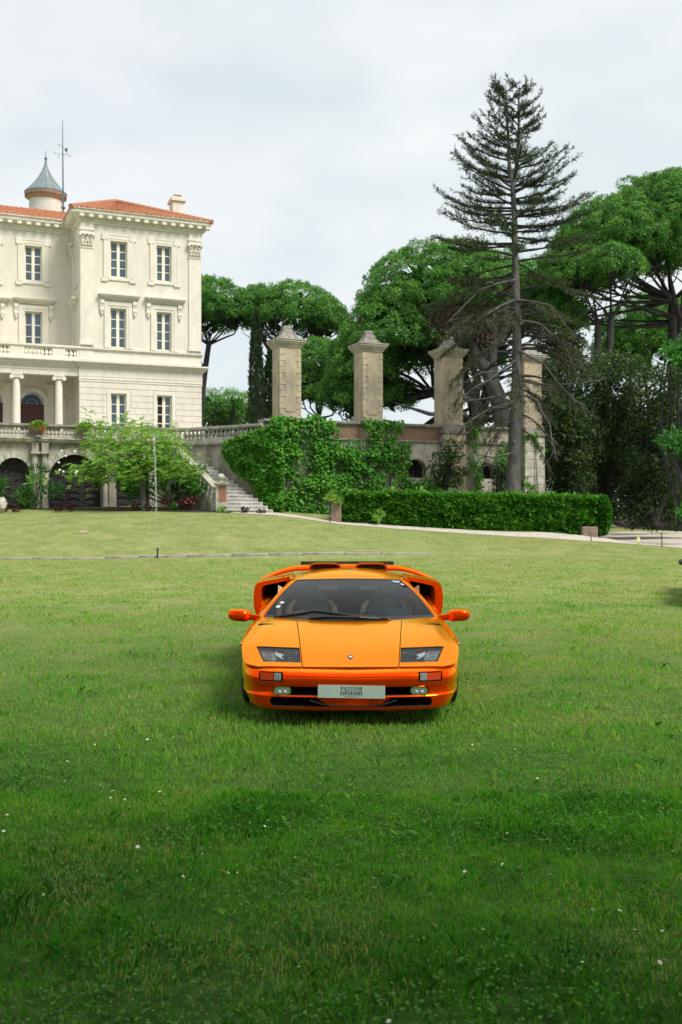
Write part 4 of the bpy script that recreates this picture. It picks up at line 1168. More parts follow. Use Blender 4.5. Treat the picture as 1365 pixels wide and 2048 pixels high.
# cockpit and luggage well
boolean(shell, cutprism([(-0.80, 1.66), (-0.3, 1.44), (0.3, 1.44), (0.80, 1.66), (0.80, 2.55), (0.62, 3.0), (-0.62, 3.0), (-0.80, 2.55)], 0.30, 1.2, 3))
boolean(shell, cutbox(-0.9, 0.9, 3.05, 4.2, 0.5, 1.2, 1))
# headlamp wells
HL = []
for sg in (-1, 1):
    pts = []
    for (px, row, y) in ((513, 1292, 0.555), (599.5, 1293, 0.545), (602, 1326, 0.235), (527, 1325, 0.245)):
        x = cxp(px, y); pts.append((x if sg < 0 else -x, y))
    if sg > 0: pts = pts[::-1]
    HL.append(pts)
    boolean(shell, cutprism(pts, 0.36, 0.9, 2))
# fender slots
for sg in (-1, 1):
    pts = [(sg * 0.83, 1.20), (sg * 0.80, 1.175), (sg * 0.68, 1.215), (sg * 0.69, 1.235), (sg * 0.82, 1.255)]
    boolean(shell, cutprism(pts if sg < 0 else pts[::-1], 0.60, 0.9, 1))
# hood: cut out with a panel gap
def hood_poly(e):
    f = [(-0.372 + e, 0.0), (0.372 - e, 0.0)]
    return f + [(0.482 - e, 1.385 - e), (0.3, 1.355 - e), (-0.3, 1.355 - e), (-0.482 + e, 1.385 - e)]
hood_o = dup_obj(shell)
boolean(hood_o, cutprism(hood_poly(0.0035), 0.40, 0.95, 1), 'INTERSECT')
boolean(hood_o, cutprism([(-0.6, 0.0), (0.6, 0.0), (0.6, 1.5), (-0.6, 1.5)], 0.1, 0.40, 1))
boolean(shell, cutprism(hood_poly(-0.0035), 0.40, 0.95, 1))
finish(hood_o, 'hood', car); finish(shell, 'body_shell', car)
mb = MB()                                    # dark tray below the hood so that the gaps read black
rows = [[(x, y, ztop(x, y) - 0.03) for x in np.linspace(-0.55, 0.55, 7)] for y in np.linspace(0.2, 1.45, 9)]
mb.grid(rows); mb.build('hood_tray', M['gap'], car)

# front bumper: a profile swept round the nose, closed to a solid
PLAN = [(0.0, 0.0), (0.15, 0.001), (0.30, 0.006), (0.45, 0.018), (0.58, 0.037), (0.68, 0.066), (0.76, 0.112), (0.815, 0.175), (0.85, 0.25), (0.878, 0.36), (0.896, 0.48), (0.91, 0.62)]
def plan_curve():
    tab = [(i, p[0], p[1]) for i, p in enumerate(PLAN)]; h = []
    for k in range(0, (len(PLAN) - 1) * 4 + 1): h.append(tuple(cr_interp(tab, k / 4)))
    return [(-x, y) for x, y in reversed(h)] + h[1:]
pc = plan_curve(); rows = []
for i, (x, y) in enumerate(pc):
    a, b = Vector(pc[max(i - 1, 0)]), Vector(pc[min(i + 1, len(pc) - 1)]); d = (b - a).normalized(); n = Vector((d.y, -d.x))   # outward
    top = seam_z(max(y, 0.0)) - 0.007 + 0.010 * min(1, abs(x) / 0.6); sh = min(1.0, abs(y) / 0.3)
    inn = 0.155 * (1 - 0.8 * sh) + 0.012; low = 0.135 + 0.01 * sh
    if y < 0.3: top_y = 0.0
    prof = [(-inn, top), (-inn * 0.55, top - 0.007), (-inn * 0.2, top - 0.018), (-0.012, top - 0.034), (-0.002, top - 0.052), (0.0, 0.37), (-0.001, 0.335), (-0.008, 0.318), (-0.012, 0.30),
            (-0.012, 0.265), (-0.008, 0.252), (0.0, 0.243), (0.002, 0.22), (0.004, 0.17), (0.0, 0.148), (-0.012, low), (-0.06, low - 0.003), (-0.26, low - 0.003), (-0.26, top - 0.05), (-inn - 0.02, top - 0.05)]
    prof = [(o - 0.075 * sh * max(0, 0.26 - z) / 0.12 if o > -0.05 else o, z) for o, z in prof]
    if y > 0.3:
        prof = [(max(o, -0.10 - 0.02 * (y < 0.4)) if o < -0.06 else o, z) for o, z in prof]
    rows.append([(x + n.x * o, y + n.y * o, z) for o, z in prof])
mb = MB(); mb.grid(rows, closed_u=True); k = len(rows[0]); mb.add(rows[0], [tuple(range(k))]); mb.add(rows[-1], [tuple(range(k - 1, -1, -1))])
me = mb.mesh('bumper', [M['paint'], M['gap'], M['black'], M['dash']])
bmm = bmesh.new(); bmm.from_mesh(me); bmesh.ops.remove_doubles(bmm, verts=bmm.verts, dist=1e-5); bmesh.ops.recalc_face_normals(bmm, faces=bmm.faces); bmm.to_mesh(me); bmm.free()
bumper = link('bumper', me)
def rrect(x0, x1, z0, z1, r, n=6):
    out = []
    for (cx_, cz_, a) in ((x1 - r, z1 - r, 0), (x0 + r, z1 - r, 90), (x0 + r, z0 + r, 180), (x1 - r, z0 + r, 270)):
        for i in range(n + 1):
            g = R(a + 90 * i / n); out.append((cx_ + r * math.cos(g), cz_ + r * math.sin(g)))
    return out
def cutfront(poly, y0, y1, mi):
    c = MB(); c.cur = mi; c.prism(poly, y0, y1, lambda a, b, d: (a, d, b)); return obj_tmp(c, [M['paint'], M['gap'], M['black'], M['dash']])
boolean(bumper, cutfront(rrect(-0.635, 0.640, 0.163, 0.237, 0.035), -0.1, 0.19, 1))
boolean(bumper, cutfront(rrect(-0.61, 0.615, 0.249, 0.318, 0.03), -0.1, 0.19, 1))
TS = []
for sg in (-1, 1):
    x0, x1 = sorted((sg * 0.724, sg * 0.530)); TS.append((x0, x1)); boolean(bumper, cutfront(rrect(x0, x1, 0.352, 0.428, 0.014), -0.1, 0.13, 1))
finish(bumper, 'front_bumper', car)
# red centre lip inside the lower intake, with its dark splitter
mb = MB(); rows = []
for x in np.linspace(-0.29, 0.33, 15):
    e = abs((x - 0.02) / 0.31); zl_ = 0.178 + 0.045 * max(0, (e - 0.55) / 0.45) ** 1.3
    rows.append([(x, 0.005 + 0.05 * e ** 3, 0.236), (x, 0.0 + 0.06 * e ** 3, zl_), (x, 0.09, zl_), (x, 0.09, 0.236)])
mb.grid(rows, closed_u=True); mb.build('centre_lip', M['paint'], car, smooth=40)
mb = MB(); rows = [[(x, y, z + 0.045 * max(0, (abs((x - 0.02) / 0.34) - 0.5) / 0.5) ** 1.3) for y, z in ((0.0, 0.176), (-0.004, 0.168), (0.1, 0.166), (0.1, 0.176))] for x in np.linspace(-0.32, 0.36, 15)]
mb.grid(rows, closed_u=True); mb.build('splitter_blade', M['gloss_black'], car, smooth=40)
# indicators
for k, (x0, x1) in enumerate(TS):
    inner = x1 if x1 < 0 else x0; outer = x0 if x1 < 0 else x1; sgn = 1 if outer > 0 else -1
    xm = inner + (outer - inner) * 0.36
    def lensbox(a, b, m_, nm, par):
        a, b = min(a, b), max(a, b); q = MB()
        ya, yb = np.interp(abs(a), [0.53, 0.72], [0.045, 0.10]), np.interp(abs(b), [0.53, 0.72], [0.045, 0.10])
        q.add([(x, y + dy, z) for z in (0.361, 0.419) for (x, y, dy) in ((a, ya, 0), (b, yb, 0), (b, yb, 0.05), (a, ya, 0.05))], [(3, 2, 1, 0), (4, 5, 6, 7), (0, 1, 5, 4), (1, 2, 6, 5), (2, 3, 7, 6), (3, 0, 4, 7)])
        return q.build(nm, m_, par)
    lamp = lensbox(xm + sgn * 0.003, outer - sgn * 0.01, M['amber'], 'indicator', car)
    lensbox(inner + sgn * 0.016, xm - sgn * 0.003, M['clearlens'], 'position_lamp', lamp)
    for r_ in range(3):
        q = MB(); xx = inner + sgn * (0.03 + 0.018 * r_); yy = float(np.interp(abs(xx), [0.53, 0.72], [0.045, 0.10])); q.tube([(xx, yy, 0.365), (xx, yy, 0.415)], 0.005, 6); q.build('lens_rib', M['clearlens'], lamp)
# fog lamps
for sg in (-1, 1):
    x0, x1 = sorted((sg * 0.605, sg * 0.468)); q = MB()
    q.prism(rrect(x0, x1, 0.252, 0.316, 0.028), 0.035, 0.10, lambda a, b, d: (a, d, b)); fo = q.build('fog_lamp', M['chrome'], car, smooth=40)
    q = MB(); q.prism(rrect(x0 + 0.012, x1 - 0.012, 0.261, 0.307, 0.02), 0.031, 0.0345, lambda a, b, d: (a, d, b)); q.build('lens', mat('fog_lens', (0.16, 0.20, 0.19), 0.08, spec=0.8, coat=1), fo)
    for dx in (-0.02, 0.022):
        q = MB(); q.blob(((x0 + x1) / 2 + dx, 0.031, 0.278), (0.012, 0.006, 0.012)); q.build('bulb', M['white'], fo)
# headlamps: tray, reflectors, ribbed outer lens, cover glass
for k, pts in enumerate(HL):
    sg = -1 if k == 0 else 1
    c = [Vector((x, y, ztop(x, y) - 0.008)) for x, y in pts]
    q = MB(); rows = []
    o_ = pts if sg < 0 else [pts[3], pts[2], pts[1], pts[0]]          # outer-back, inner-back, inner-front, outer-front
    ob, ib, if_, of = [Vector(p) for p in o_]
    def hp(s, t, dz=0.0):
        p = ob.lerp(ib, s).lerp(of.lerp(if_, s), t); return Vector((p.x, p.y, ztop(p.x, p.y) - 0.007 + dz))
    q.grid([[hp(s, t) for s in np.linspace(0.012, 0.988, 8)[::sg]] for t in np.linspace(0.015, 0.985, 8)])
    hl = q.build('headlamp', M['lens'], car, smooth=60, fix=False)
    q = MB(); q.grid([[hp(s, t, -0.075 - 0.02 * t) for s in np.linspace(0, 1, 4)] for t in np.linspace(0, 1, 4)]); q.build('lamp_tray', mat('lamp_tray', (0.02, 0.024, 0.027), 0.4), hl)
    for (s0, s1, t0, t1, mm) in ((0.42, 0.93, 0.12, 0.70, 'chrome'), (0.10, 0.40, 0.18, 0.68, 'clearlens')):
        q = MB(); rows = []
        for i in range(9):
            s = s0 + (s1 - s0) * i / 8; r = []
            for j in range(9):
                t = t0 + (t1 - t0) * j / 8; e = 1 - ((i / 4 - 1) ** 2 + (j / 4 - 1) ** 2) / 2
                r.append(hp(s, t, -0.018 - 0.042 * max(0, e)))
            rows.append(r)
        q.grid(rows); q.build('reflector', M[mm], hl, smooth=60)
        q = MB(); cc = hp((s0 + s1) / 2, (t0 + t1) / 2, -0.03); rr_ = 0.042 if mm == 'chrome' else 0.03
        q.lathe([(rr_, 0), (rr_, 0.012), (rr_ * 0.8, 0.012), (rr_ * 0.75, -0.01), (0.01, -0.012)], 18, cc, cap=False); q.build('lamp_ring', M['chrome'], hl, smooth=40)
    q = MB()
    for i in range(9):
        s = 0.07 + 0.035 * i; q.tube([hp(s, 0.15, -0.012), hp(s + 0.05, 0.72, -0.012)], 0.003, 4)
    q.build('lens_ribs', M['clearlens'], hl)
# emblem: dark shield with pale charging figure and thin gold rim
ey = 0.335; ez = ztop(0, ey); sl = math.atan2(ztop(0, ey + 0.03) - ztop(0, ey - 0.03), 0.06)
def em(a, b, h): return (a, ey + b * math.cos(sl) - h * math.sin(sl), ez + b * math.sin(sl) + h * math.cos(sl))
sh = [(-0.021, 0.05), (0, 0.054), (0.021, 0.05), (0.026, 0.03), (0.020, -0.01), (0.010, -0.035), (0, -0.046), (-0.010, -0.035), (-0.020, -0.01), (-0.026, 0.03)]
q = MB(); q.prism(sh, -0.002, 0.003, lambda a, b, d: em(a, b, d)); emb = q.build('emblem', M['gold'], car)
q = MB(); q.prism([(a * 0.86, b * 0.88) for a, b in sh], 0.003, 0.0045, lambda a, b, d: em(a, b, d)); q.build('shield_field', M['ink'], emb)
q = MB(); q.prism([(-0.013, 0.012), (-0.008, 0.022), (0.002, 0.026), (0.010, 0.022), (0.014, 0.008), (0.011, -0.006), (0.006, -0.002), (0.004, -0.012), (-0.001, -0.012), (-0.003, 0.0), (-0.008, -0.004), (-0.012, 0.0)], 0.0045, 0.006, lambda a, b, d: em(a, b, d)); q.build('charging_figure', M['white'], emb)
# show plate with its lettering
prz = R(-1.0)
pl = thing('tmp_plate', None, None, (0.006, -0.014, 0.282)); bpy.data.objects.remove(pl)
def plt(a, b, h): 
    ca, sa = math.cos(prz), math.sin(prz); x, z = a * ca - b * sa, a * sa + b * ca
    return (0.006 + x, -0.016 - h + z * 0.18, 0.284 + z)
q = MB(); q.prism([(-0.262, -0.047), (0.262, -0.047), (0.262, 0.05), (-0.262, 0.05)], -0.006, 0.0, lambda a, b, d: plt(a, b, d)); plate = q.build('show_plate', M['plate'], car)
def stroke_text(lines, name):
    """letters from bars on the plate: each letter a list of polygons in a unit box"""
    for (txt, x0, z0, w, h, gap) in lines:
        for ch in txt:
            q = MB()
            for poly in GLYPH[ch]:
                q.prism([(x0 + a * w, z0 + b * h) for a, b in poly], 0.0005, 0.0018, lambda a, b, d: plt(a, b, d))
            q.build('letter', M['ink'], plate); x0 += w + gap
def bar(x0, z0, x1, z1): return [(x0, z0), (x1, z0), (x1, z1), (x0, z1)]
def para(xa, xb, xc, xd): return [(xa, 0), (xb, 0), (xd, 1), (xc, 1)]
def ring(cx_, cz_, rx, rz, tx, tz_, a0, a1, n=10):
    out = []
    for i in range(n):
        g0, g1 = R(a0 + (a1 - a0) * i / n), R(a0 + (a1 - a0) * (i + 1) / n)
        out.append([(cx_ + rx * math.cos(g0), cz_ + rz * math.sin(g0)), (cx_ + rx * math.cos(g1), cz_ + rz * math.sin(g1)), (cx_ + (rx - tx) * math.cos(g1), cz_ + (rz - tz_) * math.sin(g1)), (cx_ + (rx - tx) * math.cos(g0), cz_ + (rz - tz_) * math.sin(g0))])
    return out
GLYPH = {  # serif capitals, thick and thin
 'P': [bar(0.12, 0, 0.38, 1), bar(0, 0, 0.5, 0.06), bar(0, 0.94, 0.5, 1)] + ring(0.45, 0.72, 0.5, 0.28, 0.24, 0.06, -90, 90),
 'A': [para(0.0, 0.1, 0.44, 0.52), para(0.68, 0.95, 0.42, 0.6), bar(0.2, 0.3, 0.75, 0.36), bar(-0.08, 0, 0.22, 0.06), bar(0.58, 0, 1.05, 0.06)],
 'S': ring(0.5, 0.74, 0.4, 0.26, 0.2, 0.08, 10, 250) + ring(0.5, 0.27, 0.42, 0.27, 0.2, 0.08, -170, 80) + [bar(0.08, 0, 0.14, 0.3), bar(0.82, 0.72, 0.88, 1)],
 'I': [bar(0.36, 0, 0.64, 1), bar(0.2, 0, 0.8, 0.06), bar(0.2, 0.94, 0.8, 1)],
 'O': ring(0.5, 0.5, 0.5, 0.5, 0.24, 0.07, 0, 360, 20),
 'N': [bar(0.1, 0, 0.18, 1), bar(0.84, 0, 0.92, 1), [(0.62, 0), (0.92, 0), (0.4, 1), (0.1, 1)], bar(0, 0, 0.3, 0.06), bar(0.72, 0.94, 1.05, 1), bar(0, 0.94, 0.3, 1)]}
stroke_text([('PASSION', -0.083, 0.010, 0.0205, 0.029, 0.0036)], 'line')
T_ = 0.34
GLYPH = {  # narrow block capitals
 'S': [bar(0, 0, 1, .16), bar(0, .42, 1, .58), bar(0, .84, 1, 1), bar(0, .58, T_, .84), bar(1 - T_, .16, 1, .42)],
 'U': [bar(0, 0, 1, .16), bar(0, .16, T_, 1), bar(1 - T_, .16, 1, 1)],
 'P': [bar(0, 0, T_, 1), bar(T_, .84, 1, 1), bar(T_, .42, 1, .58), bar(1 - T_, .58, 1, .84)],
 'E': [bar(0, 0, T_, 1), bar(T_, 0, 1, .16), bar(T_, .42, .85, .58), bar(T_, .84, 1, 1)],
 'R': [bar(0, 0, T_, 1), bar(T_, .84, 1, 1), bar(T_, .42, 1, .58), bar(1 - T_, .58, 1, .84), bar(1 - T_, 0, 1, .42)],
 'C': [bar(0, 0, T_, 1), bar(T_, 0, 1, .16), bar(T_, .84, 1, 1), bar(1 - T_, .16, 1, .32), bar(1 - T_, .68, 1, .84)],
 'A': [bar(0, 0, T_, 1), bar(1 - T_, 0, 1, 1), bar(T_, .84, 1 - T_, 1), bar(T_, .36, 1 - T_, .5)]}
stroke_text([('SUPERCARS', -0.087, -0.024, 0.0125, 0.027, 0.0072)], 'line')
q = MB(); q.prism(bar(-0.055, -0.0375, 0.055, -0.0355), 0.0005, 0.0015, lambda a, b, d: plt(a, b, d)); q.build('fine_line', M['ink'], plate)

# ---- cabin
def lerp3(a, b, t): return Vector(a).lerp(Vector(b), t)
def ws_base(s):   # s -1..1
    return Vector((0.815 * s, 1.37 + 0.27 * s * s, 0.694 - 0.012 * s * s))
def ws_top(s):
    return Vector((0.535 * s, 2.33 + 0.10 * s * s, 0.998 - 0.022 * s * s))
def ws(s, t, d=0.0):
    p = ws_base(s).lerp(ws_top(s), t); p.z += 0.028 * math.sin(math.pi * t) + d; return p
q = MB(); q.grid([[ws(s, t) for s in np.linspace(-1, 1, 21)] for t in np.linspace(0, 1, 11)])
wsc = q.build('windscreen', M['windscreen'], car, smooth=80, fix=False)
q = MB()                                      # black band round the glass
for sg in (-1, 1): q.grid([[ws(sg, t, 0.002), ws(sg * 0.978, t, 0.002)] for t in np.linspace(0, 1, 11)])
q.grid([[ws(s, 0.0, 0.002), ws(s, 0.05, 0.002)] for s in np.linspace(-1, 1, 21)]); q.grid([[ws(s, 1.0, 0.002), ws(s, 0.975, 0.002)] for s in np.linspace(-1, 1, 21)])
q.build('screen_seal', M['black'], wsc)
def roof_z(x, y):
    c = cr_interp([(2.30, 0.99), (2.5, 1.035), (2.75, 1.066), (3.0, 1.07), (3.4, 1.03), (3.9, 0.93), (4.25, 0.84)], y)[0]
    return c - 0.075 * (abs(x) / 0.56) ** 2.6
rows = []
for y in np.linspace(0, 1, 22):
    r = []
    for s in np.linspace(-1, 1, 17):
        tp = ws_top(s); tp.z += 0.003; yy = tp.y + (3.15 - tp.y) * y; hwid = 0.535 + 0.03 * math.sin(min(1, y * 1.5) * math.pi / 2)
        x = hwid * s; z = roof_z(x, yy); w_ = min(1, y / 0.12); r.append((x, yy, tp.z * (1 - w_) + z * w_))
    rows.append(r)
q = MB(); q.grid(rows); roof = q.build('roof', M['paint'], car, smooth=80, fix=False)
rows = [[(0.57 * s * (1 + 0.3 * max(0, y - 3.15)), y, roof_z(0.56 * s, y) - 0.004) for s in np.linspace(-1, 1, 13)] for y in np.linspace(3.13, 4.28, 16)]
q = MB(); q.grid(rows); q.build('engine_cover', M['paint'], car, smooth=80, fix=False)
for sg in (-1, 1):
    # screen pillar in body colour
    q = MB(); rows = []
    for t in np.linspace(-0.03, 1.04, 14):
        p = ws(sg, min(max(t, 0), 1)); ext = Vector((0, 0.95 * (t - min(max(t, 0), 1)), 0.3 * (t - min(max(t, 0), 1)))); p = p + ext
        rows.append([p + Vector((-sg * 0.004, 0, 0.001)), p + Vector((sg * 0.012, 0.004, 0.012)), p + Vector((sg * 0.035, 0.02, 0.006)), p + Vector((sg * 0.045, 0.05, -0.03)), p + Vector((sg * 0.01, 0.06, -0.035))])
    q.grid(rows, closed_u=True); q.build('screen_pillar', M['paint'], car, smooth=60)
    # side glass
    q = MB(); rows = []
    for i in range(13):
        t = i / 12
        top = ws(sg, t) + Vector((sg * 0.04, 0.05, -0.025)) if True else None
        y = top.y + 0.02
        bot = Vector((sg * (0.862 + 0.02 * t), y + 0.02, ztop(0.86, y) - 0.005))
        rows.append([top.lerp(bot, u) + Vector((sg * 0.018 * math.sin(math.pi * u), 0, 0)) for u in np.linspace(0, 1, 7)])
    for i in range(1, 5):
        t = i / 4; top = Vector((sg * 0.585, 2.50 + 0.55 * t, 0.955 + 0.01 * t)); bot = Vector((sg * (0.882 - 0.22 * t), 2.52 + 0.55 * t, 0.70 + 0.2 * t))
        rows.append([top.lerp(bot, u) + Vector((sg * 0.018 * math.sin(math.pi * u), 0, 0)) for u in np.linspace(0, 1, 7)])
    q.grid(rows if sg < 0 else [r[::-1] for r in rows]); q.build('side_window', M['windscreen'], car, smooth=80, fix=False)
    q = MB(); rows = []                        # dark door-top seal along the glass
    for t in np.linspace(0, 1, 13):
        top = ws(sg, t) + Vector((sg * 0.048, 0.055, -0.03)); rows.append([top, top + Vector((sg * 0.03, 0.012, -0.03)), top + Vector((sg * 0.025, 0.03, -0.04))])
    q.grid(rows, closed_u=True); q.build('window_seal', M['black'], car)
    # roof rail from pillar to rear
    q = MB(); pts = [Vector((sg * 0.565, 2.42, 0.972)), Vector((sg * 0.59, 2.6, 0.982)), Vector((sg * 0.60, 2.85, 0.99)), Vector((sg * 0.60, 3.2, 0.965))]
    q.tube(pts, [0.022, 0.028, 0.03, 0.02], 10); q.build('roof_rail', M['paint'], car, smooth=60)
    # rear fender with the big air intake
    secs = []
    OUT = [(0.86, 0.60), (0.955, 0.58), (0.985, 0.68), (0.995, 0.78), (0.985, 0.875), (0.965, 0.915), (0.93, 0.933), (0.82, 0.955), (0.70, 0.977), (0.60, 0.99), (0.575, 0.975), (0.66, 0.87), (0.75, 0.77), (0.82, 0.68)]
    for (y0, sc, dz) in ((2.62, 1.0, 0.0), (2.66, 1.008, 0.003), (2.85, 1.012, 0.004), (3.2, 1.02, 0.0), (3.6, 1.025, -0.03), (3.95, 1.02, -0.07), (4.2, 0.99, -0.12), (4.33, 0.95, -0.17)):
        fwd = 0.42 if y0 < 3 else 0.25
        secs.append([(sg * x * sc, y0 + (z - 0.6) * fwd, max(0.5, z + dz * (z - 0.5) / 0.4)) for x, z in OUT])
    q = MB(); q.grid(secs, closed_u=True); k = len(OUT); q.add(secs[0], [tuple(range(k))]); q.add(secs[-1], [tuple(range(k - 1, -1, -1))])
    rf = obj_tmp(q, [M['paint'], M['gap'], M['black'], M['dash']])
    INN = [(0.872, 0.67), (0.905, 0.69), (0.918, 0.78), (0.912, 0.865), (0.895, 0.893), (0.84, 0.908), (0.66, 0.945), (0.645, 0.93), (0.72, 0.845), (0.80, 0.75)]
    c = MB(); c.cur = 0; n0 = len(INN)
    rings = [[(sg * (0.78 + (x - 0.78) * k_), y, 0.82 + (z - 0.82) * k_) for x, z in INN] for (y, k_) in ((2.4, 1.0), (2.78, 1.0), (3.02, 0.88))]
    c.grid(rings, closed_u=True); c.add(rings[0], [tuple(range(n0))])
    c.cur = 1; deep = [[(sg * (0.78 + (x - 0.78) * k_), y, 0.82 + (z - 0.82) * k_) for x, z in INN] for (y, k_) in ((3.02, 0.88), (3.2, 0.8), (3.5, 0.7))]
    c.grid(deep, closed_u=True); c.add(deep[-1], [tuple(range(n0 - 1, -1, -1))])
    ct_ = obj_tmp(c, [M['paint'], M['gap'], M['black'], M['dash']])
    b2 = bmesh.new(); b2.from_mesh(ct_.data); bmesh.ops.remove_doubles(b2, verts=b2.verts, dist=1e-5); bmesh.ops.recalc_face_normals(b2, faces=b2.faces); b2.to_mesh(ct_.data); b2.free()
    boolean(rf, ct_); finish(rf, 'rear_fender', car, 40)
    # mirror
    q = MB(); rows = []
    HX = [(0.925, 0.30), (0.94, 0.62), (0.965, 0.88), (1.0, 1.0), (1.05, 1.0), (1.10, 0.95), (1.13, 0.80), (1.145, 0.5)]
    for (x, k_) in HX:
        zc_ = 0.690 + 0.012 * (x - 0.95) / 0.2
        r = []
        for i in range(14):
            g = 2 * math.pi * i / 14; cs, sn = math.cos(g), math.sin(g)
            ex = lambda v_: math.copysign(abs(v_) ** 0.6, v_)
            r.append((sg * x, 1.73 + 0.085 * k_ * ex(cs), zc_ + 0.058 * k_ * ex(sn)))
        rows.append(r)
    q.grid(rows, closed_u=True); q.add(rows[0], [tuple(range(14))]); q.add(rows[-1], [tuple(range(13, -1, -1))])
    mir = q.build('mirror', M['paint'], car, smooth=50)
    q = MB(); q.prism([(-0.055, -0.040), (0.08, -0.042), (0.085, 0.042), (-0.055, 0.045)], 0.0, 0.004, lambda a, b, d: (sg * (1.04 + a), 1.816 + d, 0.69 + b)); q.build('mirror_glass', M['chrome'], mir)
    q = MB(); q.grid([[(sg * x, 1.71 + e * 0.04, z + e2 * hh_) for e, e2 in ((-1, -1), (1, -1), (1, 1), (-1, 1))] for x, z, hh_ in ((0.81, 0.672, 0.022), (0.88, 0.682, 0.016), (0.95, 0.688, 0.02))], closed_u=True); q.build('mirror_arm', M['paint'], mir)
    q = MB(); q.tube([(sg * 0.85, 1.69, 0.655), (sg * 0.945, 1.70, 0.662)], 0.012, 6); q.build('mirror_strut', M['paint'], mir)
    # wing leg
    # roof scoop
    q = MB(); rows = []; xc = sg * 0.247
    for (y, w_, h_) in ((2.93, 0.172, 0.072), (2.95, 0.174, 0.076), (3.3, 0.168, 0.066), (3.8, 0.15, 0.05), (4.1, 0.13, 0.03)):
        bz = roof_z(xc, y) - 0.012; r = []
        for i in range(13):
            g = math.pi * i / 12; ex = lambda v_: math.copysign(abs(v_) ** 0.45, v_)
            r.append((xc - w_ * ex(math.cos(g)), y, bz + h_ * abs(math.sin(g)) ** 0.55))
        rows.append(r)
    inner = [[(xc + (p[0] - xc) * 0.9, p[1] + (0.02 if j else 0.0), (roof_z(xc, p[1]) - 0.012) + (p[2] - roof_z(xc, p[1]) + 0.012) * 0.80) for p in rows[0]] for j in (0, 1)]
    q.grid([inner[0]] + rows); sc_ = q.build('roof_scoop', M['paint'], car, smooth=50, fix=False)
    q = MB(); f_ = inner[0]; q.add([(p[0], p[1] + 0.03, p[2] + 0.003) for p in f_], [tuple(range(len(f_)))]); q.build('scoop_mouth', M['gap'], sc_, fix=False)
    # front and rear wheels
    for (yc, r_, x0, x1) in ((1.05, 0.295, 0.68, 0.93), (3.70, 0.335, 0.66, 0.985)):
        q = MB(); w_ = (x1 - x0) / 2; xm = (x0 + x1) / 2
        prof = [(r_ * 0.64, -w_), (r_ * 0.90, -w_ * 1.02), (r_ * 0.975, -w_ * 0.9), (r_, -w_ * 0.72), (r_, w_ * 0.72), (r_ * 0.975, w_ * 0.9), (r_ * 0.90, w_ * 1.02), (r_ * 0.64, w_)]
        q.lathe(prof, 36, cap=False); ty = MB(); ty.add([(sg * xm + z, yc + y, r_ + x) for x, y, z in q.v], q.f); wh = ty.build('tyre', M['rubber'], car, smooth=40)
        q = MB(); q.lathe([(r_ * 0.66, -w_ * 0.98), (r_ * 0.62, w_ * 0.5), (r_ * 0.2, w_ * 0.55), (r_ * 0.18, w_ * 0.75), (0.02, w_ * 0.75)], 30, cap=False)
        ri = MB(); ri.add([(sg * xm + sg * z, yc + y, r_ + x) for x, y, z in q.v], q.f)
        for i in range(5):
            a = 2 * math.pi * i / 5; ri.tube([(sg * (xm + w_ * 0.5), yc + r_ * 0.12 * math.cos(a), r_ + r_ * 0.12 * math.sin(a)), (sg * (xm + w_ * 0.6), yc + r_ * 0.64 * math.cos(a), r_ + r_ * 0.64 * math.sin(a))], [0.04, 0.03], 6)
        ri.build('rim', M['alloy'], wh, smooth=40)
    # side marker, seat, visor
    q = MB(); q.blob((sg * 0.928, 0.74, 0.557), (0.014, 0.035, 0.018), 8, 6); q.build('side_marker', M['amber'], car, smooth=60)
    q = MB(); rows = []
    for (y, z, w_, t_) in ((2.12, 0.36, 0.22, 0.06), (2.16, 0.48, 0.23, 0.06), (2.24, 0.60, 0.235, 0.055), (2.33, 0.72, 0.22, 0.05), (2.39, 0.80, 0.16, 0.045), (2.43, 0.86, 0.14, 0.045), (2.46, 0.91, 0.12, 0.04)):
        rows.append([(sg * 0.37 + w_ * math.copysign(abs(math.cos(g)) ** 0.6, math.cos(g)), y + t_ * math.sin(g), z) for g in [2 * math.pi * i / 12 for i in range(12)]])
    q.grid(rows, closed_u=True); q.add(rows[-1], [tuple(range(12))]); q.build('seat', M['seat_dark'], car, smooth=60)
    for e in (-1, 1):
        q = MB(); q.tube([(sg * 0.37 + e * w_, y - 0.04, z) for (y, z, w_) in ((2.12, 0.40, 0.225), (2.22, 0.58, 0.235), (2.32, 0.71, 0.225), (2.37, 0.78, 0.17))], [0.035, 0.038, 0.034, 0.02], 8); q.build('seat_bolster', M['tan'], car, smooth=60)
    q = MB(); q.box(sg * 0.37 - 0.24, sg * 0.37 + 0.24, 1.75, 2.15, 0.31, 0.42); q.build('seat_cushion', M['tan'], car)
    xa, xb = (cxp(637, 2.25), cxp(678, 2.25)) if sg < 0 else (cxp(721, 2.25), cxp(757, 2.25))
    q = MB(); q.box(xa, xb, 2.26, 2.275, 0.905, 0.935); q.build('sun_visor', M['tan'], car)
    q = MB(); q.box(xa, xb - 0.02, 2.25, 2.26, 0.895, 0.901); q.build('visor_edge', M['white'], car)
    # tan door lining seen through the screen
    q = MB(); q.grid([[(sg * 0.70, 1.85 + 0.3 * u, 0.62 + 0.33 * u + 0.0), (sg * 0.66, 1.90 + 0.3 * u, 0.62 + 0.30 * u)] for u in np.linspace(0, 1, 4)]); q.build('seat_belt', M['tan'], car)
